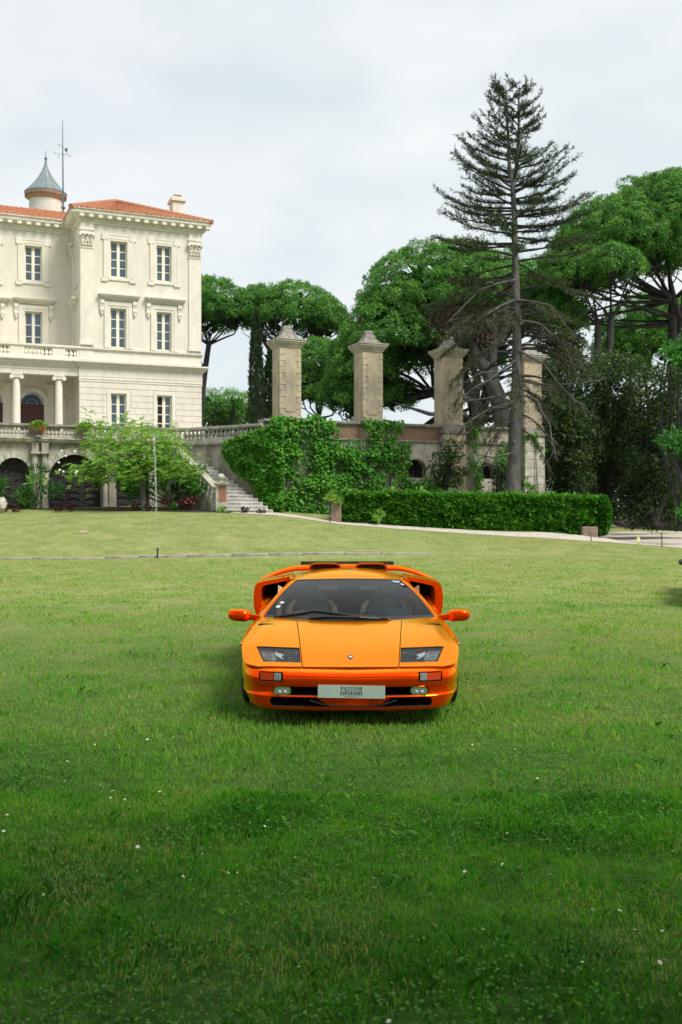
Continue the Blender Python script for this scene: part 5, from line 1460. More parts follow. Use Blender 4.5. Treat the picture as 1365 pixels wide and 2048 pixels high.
# dashboard, binnacle, steering wheel, headliner
q = MB(); q.grid([[(x, y, z + (0.0 if abs(x) < 0.6 else -0.02)) for x in np.linspace(-0.78, 0.78, 11)] for y, z in ((1.5, 0.685), (1.68, 0.695), (1.80, 0.69), (1.86, 0.64), (1.88, 0.40))]); q.build('dashboard', M['dash'], car, smooth=50)
q = MB(); q.blob((0.36, 1.77, 0.69), (0.24, 0.15, 0.085), 16, 10); q.build('instrument_hood', M['dash'], car, smooth=60)
q = MB(); cw = Vector((0.37, 1.98, 0.70))
def swp(a, r): return cw + Vector((r * math.cos(a), r * math.sin(a) * 0.42, r * math.sin(a) * 0.9 * 0.95))
q.tube([swp(2 * math.pi * i / 24, 0.175) for i in range(25)], 0.013, 8, cap=False)
for a in (R(-90), R(10), R(170)): q.tube([cw, swp(a, 0.175)], 0.014, 6)
q.build('steering_wheel', M['gloss_black'], car, smooth=60)
q = MB(); q.grid([[(x * 0.97, y + 0.03, z - 0.03) for x, y, z in r] for r in [[tuple(ws_top(s)) for s in np.linspace(-1, 1, 9)], [(0.54 * s, 3.0, 0.98) for s in np.linspace(-1, 1, 9)]]]); q.build('headliner', M['dash'], car)
q = MB(); q.box(-0.6, 0.6, 2.75, 2.8, 0.4, 0.98); q.build('rear_bulkhead', M['gap'], car)
q = MB(); q.box(-0.085, 0.085, 2.20, 2.22, 0.90, 0.94); q.build('rear_view_mirror', M['black'], car)
# wipers
q = MB()
def wsp(px, row, d=0.018):
    y = 1.45
    for _ in range(30):
        x = cxp(px, y); s = max(-1, min(1, x / 0.80)); z = czp(row, y); b = ws_base(s); t_ = ws_top(s)
        t = max(0.0, (z - b.z) / (t_.z - b.z)); y = y * 0.5 + 0.5 * (b.y + (t_.y - b.y) * t)
    return Vector((cxp(px, y - 0.03), y - 0.03, czp(row, y - 0.03) + d * 0.3))
q.tube([wsp(548, 1235), wsp(590, 1229), wsp(624, 1223)], [0.010, 0.012, 0.010], 6); wi = q.build('wiper_blade', M['black'], car)
q = MB(); q.tube([wsp(586, 1228), wsp(612, 1222), wsp(640, 1224), wsp(700, 1232), wsp(776, 1238)], [0.011, 0.013, 0.012, 0.014, 0.016], 6); q.build('wiper_arm', M['black'], car)
q = MB(); q.tube([wsp(618, 1237), wsp(650, 1234.5), wsp(720, 1236), wsp(782, 1240)], [0.014, 0.014, 0.012, 0.010], 6); q.build('wiper_blade', M['black'], car)
q = MB(); q.grid([[(p.x, p.y - 0.005, p.z - 0.006) for p in (ws_base(s) + Vector((0, -0.025, -0.004)), ws_base(s) + Vector((0, 0.06, 0.028)))] for s in np.linspace(-0.97, 0.97, 19)]); q.build('cowl', M['black'], car)
# stickers on the glass
def sticker(s0, s1, t0, t1, m_):
    q = MB(); q.quad(ws(s0, t0, 0.004), ws(s1, t0, 0.004), ws(s1, t1, 0.004), ws(s0, t1, 0.004)); q.build('sticker', m_, wsc, fix=False)
sticker(0.82, 0.88, 0.88, 0.955, M['blue_print']); sticker(0.885, 0.93, 0.90, 0.95, M['white']); sticker(0.905, 0.95, 0.80, 0.855, M['white']); sticker(0.80, 0.815, 0.9, 0.95, M['white'])
sticker(-0.925, -0.875, 0.20, 0.25, M['white']); sticker(-0.91, -0.86, 0.29, 0.335, M['white'])
# rear wing with black centre strip
def wing_pt(s):
    a = abs(s); x = 1.03 * s; z = 1.012 - 0.02 * a * a
    if a > 0.55: z -= 0.135 * ((a - 0.55) / 0.45) ** 1.7
    y = 4.08 - 0.10 * a
    return Vector((x, y, z))
rows = []
for s in np.linspace(-1, 1, 41):
    p = wing_pt(s); th = 0.034 - 0.010 * abs(s)
    rows.append([p + Vector((0, -0.12, -0.004)), p + Vector((0, -0.08, th)), p + Vector((0, 0.06, th + 0.005)), p + Vector((0, 0.16, 0.01)), p + Vector((0, 0.05, -th)), p + Vector((0, -0.09, -th))])
q = MB(); q.grid(rows, closed_u=True); q.add(rows[0], [tuple(range(6))]); q.add(rows[-1], [tuple(range(5, -1, -1))]); wg = q.build('rear_wing', M['paint'], car, smooth=50)
q = MB(); q.box(-0.555, 0.55, 4.10, 4.22, 1.02, 1.074); q.build('black_wing_panel', M['gloss_black'], wg)
for sg in (-1, 1):
    q = MB(); q.grid([[(sg * x, y, z) for x, y in ((x0 - 0.035, 3.92), (x0 + 0.02, 3.92), (x0 + 0.02, 4.15), (x0 - 0.035, 4.15))] for x0, z in ((1.0, 0.875), (1.0, 0.80), (0.985, 0.70))], closed_u=True); q.build('wing_support', M['paint'], wg)
# tail
q = MB(); q.box(-0.9, 0.9, 4.36, 4.42, 0.28, 0.74); q.build('tail_panel', M['black'], car)

# a second, dark car of the same build at the right edge: only its mirror reaches into view
M['dark_paint'] = mat('black_car_paint', (0.012, 0.014, 0.016), 0.25, coat=1.0)
car2 = thing('parked_car', 'black car at the right edge of the lawn, only its mirror tip showing', 'car', (6.655, 16.65, float(tz(6.7, 16.65))), R(-24))
def copy_part(o, parent):
    c = o.copy(); COL.objects.link(c); c.parent = parent
    if len(c.material_slots) and c.material_slots[0].material == M['paint']:
        c.material_slots[0].link = 'OBJECT'; c.material_slots[0].material = M['dark_paint']
    for g in o.children: copy_part(g, c)
SKIP = {'show_plate', 'emblem', 'sticker'}
for o in list(car.children):
    if o.name.split('.')[0] not in SKIP: copy_part(o, car2)
# ------------------------------------------------------------------ vegetation
M['pine_leaf'] = leafmat('stone_pine_needles', [(0.018, 0.080, 0.016), (0.052, 0.180, 0.030), (0.105, 0.28, 0.044), (0.19, 0.38, 0.065)], 0.32)
M['pine_leaf_olive'] = leafmat('olive_pine_needles', [(0.02, 0.05, 0.014), (0.055, 0.10, 0.024), (0.12, 0.16, 0.045)], 0.25)
M['fir_leaf'] = leafmat('fir_needles', [(0.012, 0.034, 0.018), (0.026, 0.066, 0.030), (0.070, 0.10, 0.032), (0.12, 0.125, 0.04)], 0.25)
M['dead_leaf'] = leafmat('dead_fir_twigs', [(0.06, 0.05, 0.045), (0.12, 0.10, 0.085), (0.17, 0.11, 0.07)], 0.1)
M['oak_leaf'] = leafmat('holm_oak_leaves', [(0.010, 0.030, 0.010), (0.024, 0.065, 0.016), (0.058, 0.10, 0.026), (0.14, 0.16, 0.05)], 0.2)
M['ivy_leaf'] = leafmat('creeper_leaves', [(0.012, 0.075, 0.006), (0.034, 0.175, 0.010), (0.080, 0.28, 0.016), (0.22, 0.40, 0.035)], 0.35)
M['hedge_leaf'] = leafmat('hedge_leaves', [(0.012, 0.065, 0.008), (0.034, 0.155, 0.012), (0.080, 0.26, 0.020), (0.18, 0.37, 0.04)], 0.3)
M['light_leaf'] = leafmat('light_feathery_leaves', [(0.10, 0.25, 0.03), (0.19, 0.38, 0.06), (0.28, 0.47, 0.10), (0.40, 0.53, 0.16)], 0.45)
M['cypress_leaf'] = leafmat('cypress_leaves', [(0.010, 0.028, 0.010), (0.024, 0.055, 0.018), (0.05, 0.09, 0.028)], 0.15)
M['bright_leaf'] = leafmat('bright_leaves', [(0.02, 0.10, 0.02), (0.05, 0.22, 0.03), (0.10, 0.34, 0.05)], 0.4)
M['red_leaf'] = leafmat('dark_red_leaves', [(0.025, 0.008, 0.008), (0.07, 0.016, 0.014), (0.13, 0.03, 0.02)], 0.2)
M['purple_leaf'] = leafmat('dark_purple_leaves', [(0.012, 0.007, 0.012), (0.03, 0.014, 0.022), (0.05, 0.025, 0.03)], 0.15)
M['petal_white'] = mat('white_petal', (0.80, 0.80, 0.74), 0.7)
M['petal_red'] = mat('red_petal', (0.60, 0.03, 0.02), 0.6)
M['petal_pink'] = mat('pink_petal', (0.42, 0.08, 0.10), 0.6)

def unit(v): return v / (np.linalg.norm(v, axis=-1, keepdims=True) + 1e-9)
def sph(rng, n): return unit(rng.normal(size=(n, 3)))
def puffs(rng, C, Nn, r, per, l, w, up=0.35):
    """needle tufts: clusters of leaves on the outer side of little balls"""
    k = len(C); r = np.broadcast_to(r, (k,))
    d = sph(rng, k * per); nn = np.repeat(Nn, per, 0)
    d = unit(d + nn * 0.75 + np.array([0, 0, up]))
    cc = np.repeat(C, per, 0); rr = np.repeat(r, per)[:, None]
    p = cc + d * rr * rng.uniform(0.55, 1.0, (k * per, 1))
    tg = rng.normal(size=d.shape); tg = unit(tg - d * (tg * d).sum(1, keepdims=True))
    ax = unit(tg + d * rng.uniform(0.1, 1.0, (k * per, 1)))
    sd = np.cross(d + rng.normal(size=d.shape) * 0.28, ax)
    tone = np.repeat(np.clip(rng.normal(0.5, 0.17, k), 0, 1), per)
    va = np.clip(tone + rng.normal(0, 0.13, k * per) + 0.10 * d[:, 2], 0, 1)  # upward-facing needles tinted a little lighter, top light put into the colour
    return p, ax, np.full(k * per, l) * rng.uniform(0.7, 1.2, k * per), np.full(k * per, w) * rng.uniform(0.7, 1.2, k * per), va, sd
def limb(mb, a, b, r0, r1, rng, bend=0.12, n=6, sag=0.0, sides=7):
    a, b = Vector(a), Vector(b); L_ = (b - a).length
    o1 = Vector(rng.normal(0, bend * L_, 3)); pts = []
    for i in range(n + 1):
        t = i / n; p = a.lerp(b, t) + o1 * math.sin(math.pi * t) * 0.6 + Vector((0, 0, -sag * L_ * math.sin(math.pi * t))); pts.append(p)
    mb.tube(pts, [r0 + (r1 - r0) * (i / n) for i in range(n + 1)], sides); return pts

def stone_pine(name, label, base, lobes, seed, forks=None, puff=0.37, per=54, dens=0.95, leaf=(0.205, 0.070), m_='pine_leaf', trunk_r=0.35, group='umbrella pines behind the wall', nlimb=5, fork_h=0.35, wl=None):
    """lobes: (px, row, D, rx_px, rz_px, ry_m) domes of foliage"""
    rng = np.random.default_rng(seed); base = Vector(base)
    t = wthing(name, label, 'tree', base, group)
    Ps = []
    tips = []
    if wl is None: wl = [(*P(px, row, D), rx / F * D, ry, rz / F * D) for (px, row, D, rx, rz, ry) in lobes]
    for (cx_, cy_, cz_, rx_, ry, rz_) in wl:
        c = np.array((cx_, cy_, cz_))
        area = 4 * math.pi * ((rx_ * ry) ** 1.6 / 3 + (rx_ * rz_) ** 1.6 / 3 + (ry * rz_) ** 1.6 / 3) ** (1 / 1.6)
        n = int(area * 0.72 / (puff * puff * 1.7) * dens)
        d = sph(rng, n * 2); d = d[d[:, 2] > -0.28][:n]
        ph = d * 1.0
        bump = 1 + 0.06 * np.sin(d[:, 0] * 9 + seed) * np.cos(d[:, 2] * 8 + d[:, 1] * 7)
        flat = np.where(d[:, 2] < 0, 0.55, 1.0)
        C = c + d * np.array([rx_, ry, rz_]) * (bump * rng.uniform(0.86, 1.02, len(d)))[:, None] * np.stack([np.ones(len(d)), np.ones(len(d)), flat], 1)
        nn = unit(d / np.array([rx_, ry, rz_]))
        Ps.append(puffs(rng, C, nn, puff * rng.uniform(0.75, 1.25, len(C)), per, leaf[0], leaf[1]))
        # coarse inner mass so that the crown is not hollow
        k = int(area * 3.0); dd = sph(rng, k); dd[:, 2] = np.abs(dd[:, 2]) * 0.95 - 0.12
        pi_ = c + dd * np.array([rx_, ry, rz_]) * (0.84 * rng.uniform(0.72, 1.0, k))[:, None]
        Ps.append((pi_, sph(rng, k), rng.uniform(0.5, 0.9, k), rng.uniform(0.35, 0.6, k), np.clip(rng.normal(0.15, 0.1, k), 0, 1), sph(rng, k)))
        for _ in range(max(3, int(nlimb))):
            a = rng.uniform(0, 2 * math.pi); rr = rng.uniform(0.35, 0.85)
            tips.append(Vector((c[0] + rx_ * rr * math.cos(a), c[1] + ry * rr * math.sin(a) * 0.9, c[2] - rz_ * 0.10 + 0.2 * rz_ * (1 - rr))))
    cat_ = [np.concatenate([q[i] for q in Ps]) for i in range(6)]
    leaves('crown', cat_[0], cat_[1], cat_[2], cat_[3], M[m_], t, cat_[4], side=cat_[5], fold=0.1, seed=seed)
    mb = MB(); cz = min(l[2] for l in wl); top = sum((Vector(l[:3]) for l in wl), Vector()) / len(wl)
    fk = [Vector(f) for f in forks] if forks else [base.lerp(Vector((top.x, top.y, cz)), fork_h) + Vector((0, 0, 0.0))]
    for f in fk:
        limb(mb, base, f, trunk_r, trunk_r * 0.72, rng, 0.03, 6, sides=9)
    for tp in tips:
        f = min(fk, key=lambda q: (q.xy - tp.xy).length + rng.uniform(0, 1.5)); mid = f.lerp(tp, 0.5) + Vector((0, 0, -0.03 * (tp - f).length)) + Vector(rng.normal(0, 0.25, 3))
        r0 = trunk_r * rng.uniform(0.2, 0.36)
        a = limb(mb, f, mid, r0, r0 * 0.65, rng, 0.06, 5); b = limb(mb, mid, tp, r0 * 0.65, 0.05, rng, 0.06, 5)
        for _ in range(4):
            q = b[rng.integers(1, 5)]; e = q + Vector((rng.normal(0, 1.1), rng.normal(0, 1.1), rng.uniform(0.5, 1.4))); limb(mb, q, e, 0.05, 0.015, rng, 0.1, 4, sides=5)
    mb.build('trunk', M['bark'], t, smooth=60, fix=False)
    return t

GZ = ZT - 0.1
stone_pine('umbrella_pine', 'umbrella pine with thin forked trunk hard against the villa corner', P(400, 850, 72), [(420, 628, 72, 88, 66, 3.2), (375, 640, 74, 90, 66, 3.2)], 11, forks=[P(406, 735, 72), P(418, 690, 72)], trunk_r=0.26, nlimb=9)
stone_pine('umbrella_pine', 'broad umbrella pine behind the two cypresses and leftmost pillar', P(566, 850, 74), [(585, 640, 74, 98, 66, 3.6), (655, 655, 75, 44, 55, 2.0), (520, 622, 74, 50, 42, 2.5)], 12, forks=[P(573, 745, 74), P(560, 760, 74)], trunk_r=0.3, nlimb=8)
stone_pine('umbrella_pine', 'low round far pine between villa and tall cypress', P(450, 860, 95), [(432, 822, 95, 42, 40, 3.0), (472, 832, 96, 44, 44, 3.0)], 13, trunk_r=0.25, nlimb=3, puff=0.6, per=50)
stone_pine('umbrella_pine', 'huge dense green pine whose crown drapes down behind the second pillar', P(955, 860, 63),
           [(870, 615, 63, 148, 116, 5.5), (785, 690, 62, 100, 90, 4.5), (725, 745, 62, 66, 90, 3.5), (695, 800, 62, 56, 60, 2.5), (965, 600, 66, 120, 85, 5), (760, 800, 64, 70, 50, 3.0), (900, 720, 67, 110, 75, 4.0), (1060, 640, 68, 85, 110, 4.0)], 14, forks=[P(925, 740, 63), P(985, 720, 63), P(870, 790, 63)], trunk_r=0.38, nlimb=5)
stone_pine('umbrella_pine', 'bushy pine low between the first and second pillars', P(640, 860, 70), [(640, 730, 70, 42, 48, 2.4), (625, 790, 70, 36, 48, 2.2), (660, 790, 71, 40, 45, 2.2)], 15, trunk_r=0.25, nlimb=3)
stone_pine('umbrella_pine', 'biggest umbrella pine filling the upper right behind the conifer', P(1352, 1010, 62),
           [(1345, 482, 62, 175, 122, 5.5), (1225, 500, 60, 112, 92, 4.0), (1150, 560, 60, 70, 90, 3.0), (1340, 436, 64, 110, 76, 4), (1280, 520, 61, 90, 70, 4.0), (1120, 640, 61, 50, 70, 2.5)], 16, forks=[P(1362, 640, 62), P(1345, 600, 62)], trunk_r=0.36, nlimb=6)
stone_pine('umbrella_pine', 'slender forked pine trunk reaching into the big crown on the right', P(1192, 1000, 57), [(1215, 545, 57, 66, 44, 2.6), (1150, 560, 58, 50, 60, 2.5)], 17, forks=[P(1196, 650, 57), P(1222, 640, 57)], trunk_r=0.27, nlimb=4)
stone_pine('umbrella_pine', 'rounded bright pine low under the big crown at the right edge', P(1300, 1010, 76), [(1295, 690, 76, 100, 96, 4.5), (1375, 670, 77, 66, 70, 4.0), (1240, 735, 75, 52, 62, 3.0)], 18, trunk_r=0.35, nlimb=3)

# cypresses
def cypress(label, px, rt, rb, D, wpx, seed, m_='cypress_leaf'):
    rng = np.random.default_rng(seed); b = P(px, rb, D); t = wthing('cypress', label, 'tree', b, 'cypresses by the villa')
    H = (rb - rt) / F * D; w = wpx / 2 / F * D; n = int(H * w * 1500)
    s = rng.random(n) ** 0.9; a = rng.uniform(0, 2 * math.pi, n); rr = w * np.interp(s, [0, 0.08, 0.4, 0.75, 0.95, 1], [0.9, 1.0, 0.95, 0.68, 0.3, 0.05]) * rng.uniform(0.75, 1.08, n) * (1 + 0.12 * np.sin(a * 5 + s * 40))
    p = np.stack([b.x + rr * np.cos(a), b.y + rr * np.sin(a), b.z + s * H], 1)
    ax = np.stack([np.cos(a) * 0.35, np.sin(a) * 0.35, np.ones(n)], 1) + rng.normal(0, 0.2, (n, 3))
    leaves('crown', p, ax, rng.uniform(0.16, 0.34, n), rng.uniform(0.05, 0.1, n), M[m_], t, np.clip(rng.normal(0.5, 0.2, n), 0, 1), seed=seed)
    mb = MB(); mb.tube([b, b + Vector((0, 0, H * 0.92))], [w * 0.55, 0.02], 8); mb.build('trunk', M['bark'], t)
cypress('tall narrow cypress standing alone between villa and first pillar', 513, 628, 850, 60, 27, 21)
cypress('shorter cypress just left of the first stone pillar', 541, 705, 850, 61, 26, 22)
cypress('tiny dark cypress far away beyond the slanting balustrade', 466, 815, 850, 85, 9, 23)

# holm oaks and other broadleaf masses
def bushy(name, label, cat, base, lobes, seed, m_, leaf=(0.2, 0.1), dens=60, trunk_r=0.2, group=None, droop=0.0, clump=0.55):
    rng = np.random.default_rng(seed); base = Vector(base); t = wthing(name, label, cat, base, group); Ps = []; mb = MB()
    for (px, row, D, rx, rz, ry) in lobes:
        c = np.array(P(px, row, D)); S = np.array([rx / F * D, ry, rz / F * D]); vol = max(1, int(S[0] * S[1] * S[2] / clump ** 3 * 1.3))
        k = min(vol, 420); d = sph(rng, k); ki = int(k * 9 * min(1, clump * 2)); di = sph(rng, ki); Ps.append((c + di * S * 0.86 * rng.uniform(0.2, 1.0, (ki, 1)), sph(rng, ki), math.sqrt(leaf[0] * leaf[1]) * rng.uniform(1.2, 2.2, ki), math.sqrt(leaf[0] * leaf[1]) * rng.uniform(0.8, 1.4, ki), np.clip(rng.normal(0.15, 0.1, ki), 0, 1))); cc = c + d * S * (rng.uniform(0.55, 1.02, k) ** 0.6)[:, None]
        per = int(dens * (leaf[0] * 0 + 1)); dd = sph(rng, k * per)
        tone = np.repeat(np.clip(rng.normal(0.45, 0.2, k), 0, 1), per)
        p = np.repeat(cc, per, 0) + dd * clump * rng.uniform(0.3, 1.0, (k * per, 1)) * np.array([1.15, 1.15, 0.75])
        ax = unit(dd + rng.normal(size=dd.shape) * 0.6 + np.array([0, 0, 0.15 - droop]))
        Ps.append((p, ax, leaf[0] * rng.uniform(0.7, 1.25, k * per), leaf[1] * rng.uniform(0.7, 1.25, k * per), np.clip(tone + rng.normal(0, 0.15, k * per), 0, 1)))
        for _ in range(3):
            e = Vector(c + d[rng.integers(0, k)] * S * 0.7); limb(mb, base, e, trunk_r * rng.uniform(0.5, 1.0), 0.03, rng, 0.06, 6)
    cat_ = [np.concatenate([q[i] for q in Ps]) for i in range(5)]
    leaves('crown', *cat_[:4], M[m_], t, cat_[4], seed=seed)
    mb.build('trunk', M['bark'], t, smooth=60, fix=False); return t
bushy('holm_oak', 'dark dense evergreen oak right of the last pillar', 'tree', P(1140, 1050, 53), [(1135, 770, 53, 58, 75, 2.2), (1140, 880, 53, 60, 80, 2.2), (1130, 975, 53, 55, 62, 2.0)], 31, 'oak_leaf', group='dark evergreens beside the drive')
bushy('holm_oak', 'olive-tinged evergreen oak with sunlit top in the middle of the dark trees', 'tree', P(1215, 1050, 55), [(1215, 770, 55, 75, 62, 2.5), (1215, 880, 56, 75, 90, 2.5), (1205, 985, 56, 70, 62, 2.2)], 32, 'oak_leaf', group='dark evergreens beside the drive')
bushy('holm_oak', 'tall dark evergreen oak at the right edge beside the drive', 'tree', P(1310, 1050, 52), [(1320, 800, 52, 62, 75, 2.5), (1325, 900, 52, 70, 85, 2.5), (1300, 990, 53, 65, 62, 2.2), (1360, 1000, 54, 50, 60, 2.2)], 33, 'oak_leaf', group='dark evergreens beside the drive')
bushy('shade_hedge', 'low dark hedge in shade behind the drive', 'hedge', P(1250, 1050, 60), [(1215, 1022, 60, 45, 26, 1.2), (1275, 1022, 62, 45, 28, 1.2), (1335, 1020, 63, 50, 30, 1.2)], 34, 'cypress_leaf', leaf=(0.16, 0.09), dens=70)
bushy('broadleaf_tree', 'bright green leafy branch at the right edge above the dark oak', 'tree', P(1385, 1060, 46), [(1362, 712, 46, 32, 26, 0.9), (1398, 690, 46, 40, 40, 1.2)], 35, 'bright_leaf', leaf=(0.2, 0.13), dens=45, clump=0.4)
bushy('broadleaf_tree', 'lower bright green spray hanging in front of the dark oak at right', 'tree', P(1392, 1060, 45), [(1350, 880, 45, 34, 18, 0.7), (1385, 890, 45, 34, 34, 1.0)], 36, 'bright_leaf', leaf=(0.18, 0.12), dens=40, clump=0.35)
bushy('broadleaf_shrub', 'small bright green shrub by the drive wall at the right edge', 'shrub', P(1372, 1050, 44), [(1374, 1030, 44, 20, 22, 0.5)], 37, 'bright_leaf', leaf=(0.12, 0.08), dens=60, clump=0.25)
bushy('background_oak', 'dim grey-green trees far behind the balustrade', 'tree', P(500, 860, 110), [(480, 842, 110, 60, 45, 3), (420, 845, 108, 45, 36, 3), (545, 845, 110, 30, 40, 2.5)], 38, 'oak_leaf', leaf=(0.4, 0.25), dens=45, clump=1.0)
bushy('undergrowth', 'dark undergrowth seen between the pillars under the big pine', 'shrub', P(840, 860, 66), [(720, 830, 66, 50, 22, 1.2), (985, 840, 68, 45, 16, 1.2), (1085, 800, 68, 50, 70, 1.6), (1120, 710, 70, 50, 60, 2.0)], 39, 'pine_leaf_olive', leaf=(0.22, 0.12), dens=60)

rng = np.random.default_rng(44); n = 15000; d = sph(rng, n)
cc_ = np.array([P(1130, 900, 84), P(1200, 870, 86), P(1270, 900, 86), P(1340, 880, 84), P(1420, 880, 84), P(1170, 980, 84), P(1300, 985, 84), P(1390, 990, 84)])[rng.integers(0, 8, n)]
o = leaves('distant_wood', cc_ + d * np.array([2.9, 2.0, 3.6]) * rng.uniform(0.3, 1, (n, 1)), sph(rng, n), rng.uniform(0.4, 0.8, n), rng.uniform(0.25, 0.5, n), M['oak_leaf'], None, np.clip(rng.normal(0.3, 0.2, n), 0, 1), seed=44)
tag(o, 'dark wood far behind the oaks beside the drive', 'wood', kind='stuff')
# grey-trunked leaning tree behind the third pillar
lt = wthing('leaning_tree', 'grey bare-trunked tree leaning left behind the third pillar', 'tree', P(1005, 860, 60))
rng = np.random.default_rng(41); mb = MB()
mb.tube([P(1012, 860, 60), P(995, 790, 60), P(975, 740, 60), P(950, 705, 60), P(930, 660, 60)], [0.6, 0.5, 0.42, 0.3, 0.18], 9)
mb.tube([P(990, 780, 60), P(985, 720, 60), P(990, 660, 60), P(980, 600, 60)], [0.35, 0.28, 0.2, 0.1], 8)
mb.tube([P(962, 850, 61), P(950, 800, 61), P(955, 760, 61), P(940, 720, 61)], [0.4, 0.32, 0.25, 0.12], 8)
for (a, b, c) in (((935, 800), (890, 770), (850, 778)), ((935, 830), (860, 828), (790, 806)), ((965, 735), (930, 700), (905, 690)), ((985, 700), (1010, 650), (1015, 600)), ((975, 650), (950, 610), (955, 570)), ((990, 650), (1010, 620), (1030, 580))):
    mb.tube([P(*a, 60), P(*b, 60.5), P(*c, 61)], [0.18, 0.13, 0.05], 7)
mb.build('trunk', M['bark_grey'], lt, smooth=60, fix=False)
n = 9000; d = sph(rng, n); c = np.array([P(930, 610, 60), P(985, 590, 60.5), P(900, 650, 59), P(960, 660, 60)])[rng.integers(0, 4, n)]
leaves('crown', c + d * np.array([1.9, 1.6, 1.2]) * rng.uniform(0.2, 1, (n, 1)), d + rng.normal(0, 0.6, (n, 3)), 0.35, 0.05, M['dead_leaf'], lt, seed=41)

# ------------------------------------------------------------------ the tall thin conifer
def conifer():
    rng = np.random.default_rng(51); D = 46.6; t = wthing('tall_conifer', 'tall sparse grey-trunked conifer rising behind the hedge', 'tree', P(1026, 1010, D))
    mb = MB(); k = D / F
    tr = [P(1026, 1015, D), P(1026, 985, D), P(1029, 930, D), P(1031, 850, D), P(1035, 760, D), P(1034, 650, D), P(1031, 520, D), P(1029, 430, D), P(1026, 372, D)]
    mb.tube(tr, [20 * k, 16 * k, 13.5 * k, 13 * k, 11 * k, 9 * k, 6.5 * k, 5.5 * k, 5 * k], 12)
    l1 = [P(1026, 376, D), P(1019, 330, D), P(1016, 260, D), P(1013, 200, D), P(1012, 164, D)]; l2 = [P(1026, 376, D), P(1034, 330, D), P(1038, 260, D + .1), P(1038, 200, D), P(1040, 168, D)]
    mb.tube(l1, [4.5 * k, 3.8 * k, 2.8 * k, 1.8 * k, 0.4 * k], 7); mb.tube(l2, [4.5 * k, 3.8 * k, 2.8 * k, 1.8 * k, 0.4 * k], 7)
    mb.blob(P(1029, 885, D - 0.27), (0.09, 0.08, 0.13))
    mb.build('trunk', M['bark_grey'], t, smooth=60, fix=False)
    br = MB(); Pl, Al, Ll, Wl, Vl = [], [], [], [], []; dP, dA = [], []
    ax = [(r, x) for r, x in ((1010, 1026), (850, 1031), (760, 1035), (650, 1034), (520, 1031), (430, 1029), (372, 1026))]
    def axis(row, which):
        if row > 372: return float(np.interp(-row, [-a[0] for a in ax], [a[1] for a in ax]))
        return float(np.interp(-row, [-376, -330, -150], [1026, 1018, 1012])) if which == 0 else float(np.interp(-row, [-376, -330, -150], [1026, 1035, 1040]))
    rowsb = []
    r = 178.0
    while r < 860:
        rowsb.append(r); r += float(np.interp(r, [150, 300, 540, 860], [4.6, 5.4, 6.2, 14]))
    for i, row in enumerate(rowsb):
        for rep in range(2):
            if rng.random() < 0.18: continue
            wh = rng.integers(0, 2); p0 = P(axis(row, wh), row, D); az = rng.uniform(0, 2 * math.pi)
            if rng.random() < 0.6: az = rng.choice([0.0, math.pi]) + rng.normal(0, 0.5)
            Lm = float(np.interp(row, [150, 175, 200, 250, 300, 350, 400, 460, 560, 700, 860], [0.25, 0.5, 0.85, 1.4, 1.95, 2.5, 3.2, 3.8, 4.0, 3.6, 2.6])) * rng.uniform(0.55, 1.08)
            rise = float(np.interp(row, [150, 300, 450, 560, 700, 860], [0.65, 0.34, 0.12, -0.02, -0.12, -0.28])) + rng.normal(0, 0.11)
            droop = float(np.interp(row, [150, 400, 560, 860], [0.0, 0.10, 0.30, 0.45])); tipup = float(np.interp(row, [150, 450, 600, 860], [0.25, 0.3, 0.1, 0.0]))
            dr = np.array([math.cos(az), math.sin(az), 0.0]); pts = []
            for j in range(9):
                s = j / 8; z = Lm * (rise * s - droop * s * s * 1.0 + tipup * s ** 3 + (0.25 * droop if row > 560 else 0) * math.sin(math.pi * s))
                pts.append(np.array(p0) + dr * Lm * s + np.array([0, 0, z]) + rng.normal(0, 0.02, 3) * s)
            br.tube(pts, list(np.linspace(0.018 + 0.014 * Lm, 0.008, 9)), 5)
            live = 1.0 if row < 560 else float(np.interp(row, [560, 640, 740, 860], [0.97, 0.8, 0.65, 0.45]))
            st = 0.14 if row < 480 else 0.42
            nt_ = int(4 + Lm * 7)
            for q in range(nt_):
                s = st + (1 - st) * (q + rng.random()) / nt_; f = s * 8; j = min(7, int(f)); bp = pts[j] + (pts[j + 1] - pts[j]) * (f - j); td = unit(pts[j + 1] - pts[j])
                side = np.cross(td, [0, 0, 1]) * rng.choice([-1, 1]); tl = (0.24 + 0.17 * Lm * (1.15 - s)) * rng.uniform(0.4, 1.5)
                dv = unit(td * 0.75 + side * rng.uniform(0.4, 1.0) + np.array([0, 0, rng.uniform(-0.1, 0.4) if row < 520 else rng.uniform(-0.5, 0.15)])); e = bp + dv * tl
                br.tube([bp, (bp + e) / 2 + rng.normal(0, 0.02, 3), e], [0.011, 0.008, 0.004], 4, cap=False)
                alive = rng.random() < live
                m = int((15 if alive else 8) * (0.6 + tl * 1.4))
                ss = rng.random((m, 1)); pp = bp + (e - bp) * ss; a_ = unit(dv * 0.7 + rng.normal(0, 0.55, (m, 3)))
                if alive:
                    tone = np.clip(rng.normal(0.38 if row < 500 else 0.6, 0.2), 0, 1)
                    Pl.append(pp); Al.append(a_); Vl.append(np.clip(tone + rng.normal(0, 0.12, m), 0, 1))
                else: dP.append(pp); dA.append(a_)
    br.build('branches', M['bark'], t, fix=False)
    Pl, Al, Vl = np.concatenate(Pl), np.concatenate(Al), np.concatenate(Vl)
    leaves('crown', Pl, Al, rng.uniform(0.10, 0.24, len(Pl)), 0.032, M['fir_leaf'], t, Vl, seed=52)
    dP, dA = np.concatenate(dP), np.concatenate(dA); leaves('dead_twigs', dP, dA, rng.uniform(0.1, 0.3, len(dP)), 0.022, M['dead_leaf'], t, seed=53)
    # bare arching lower branches
    bb = MB()
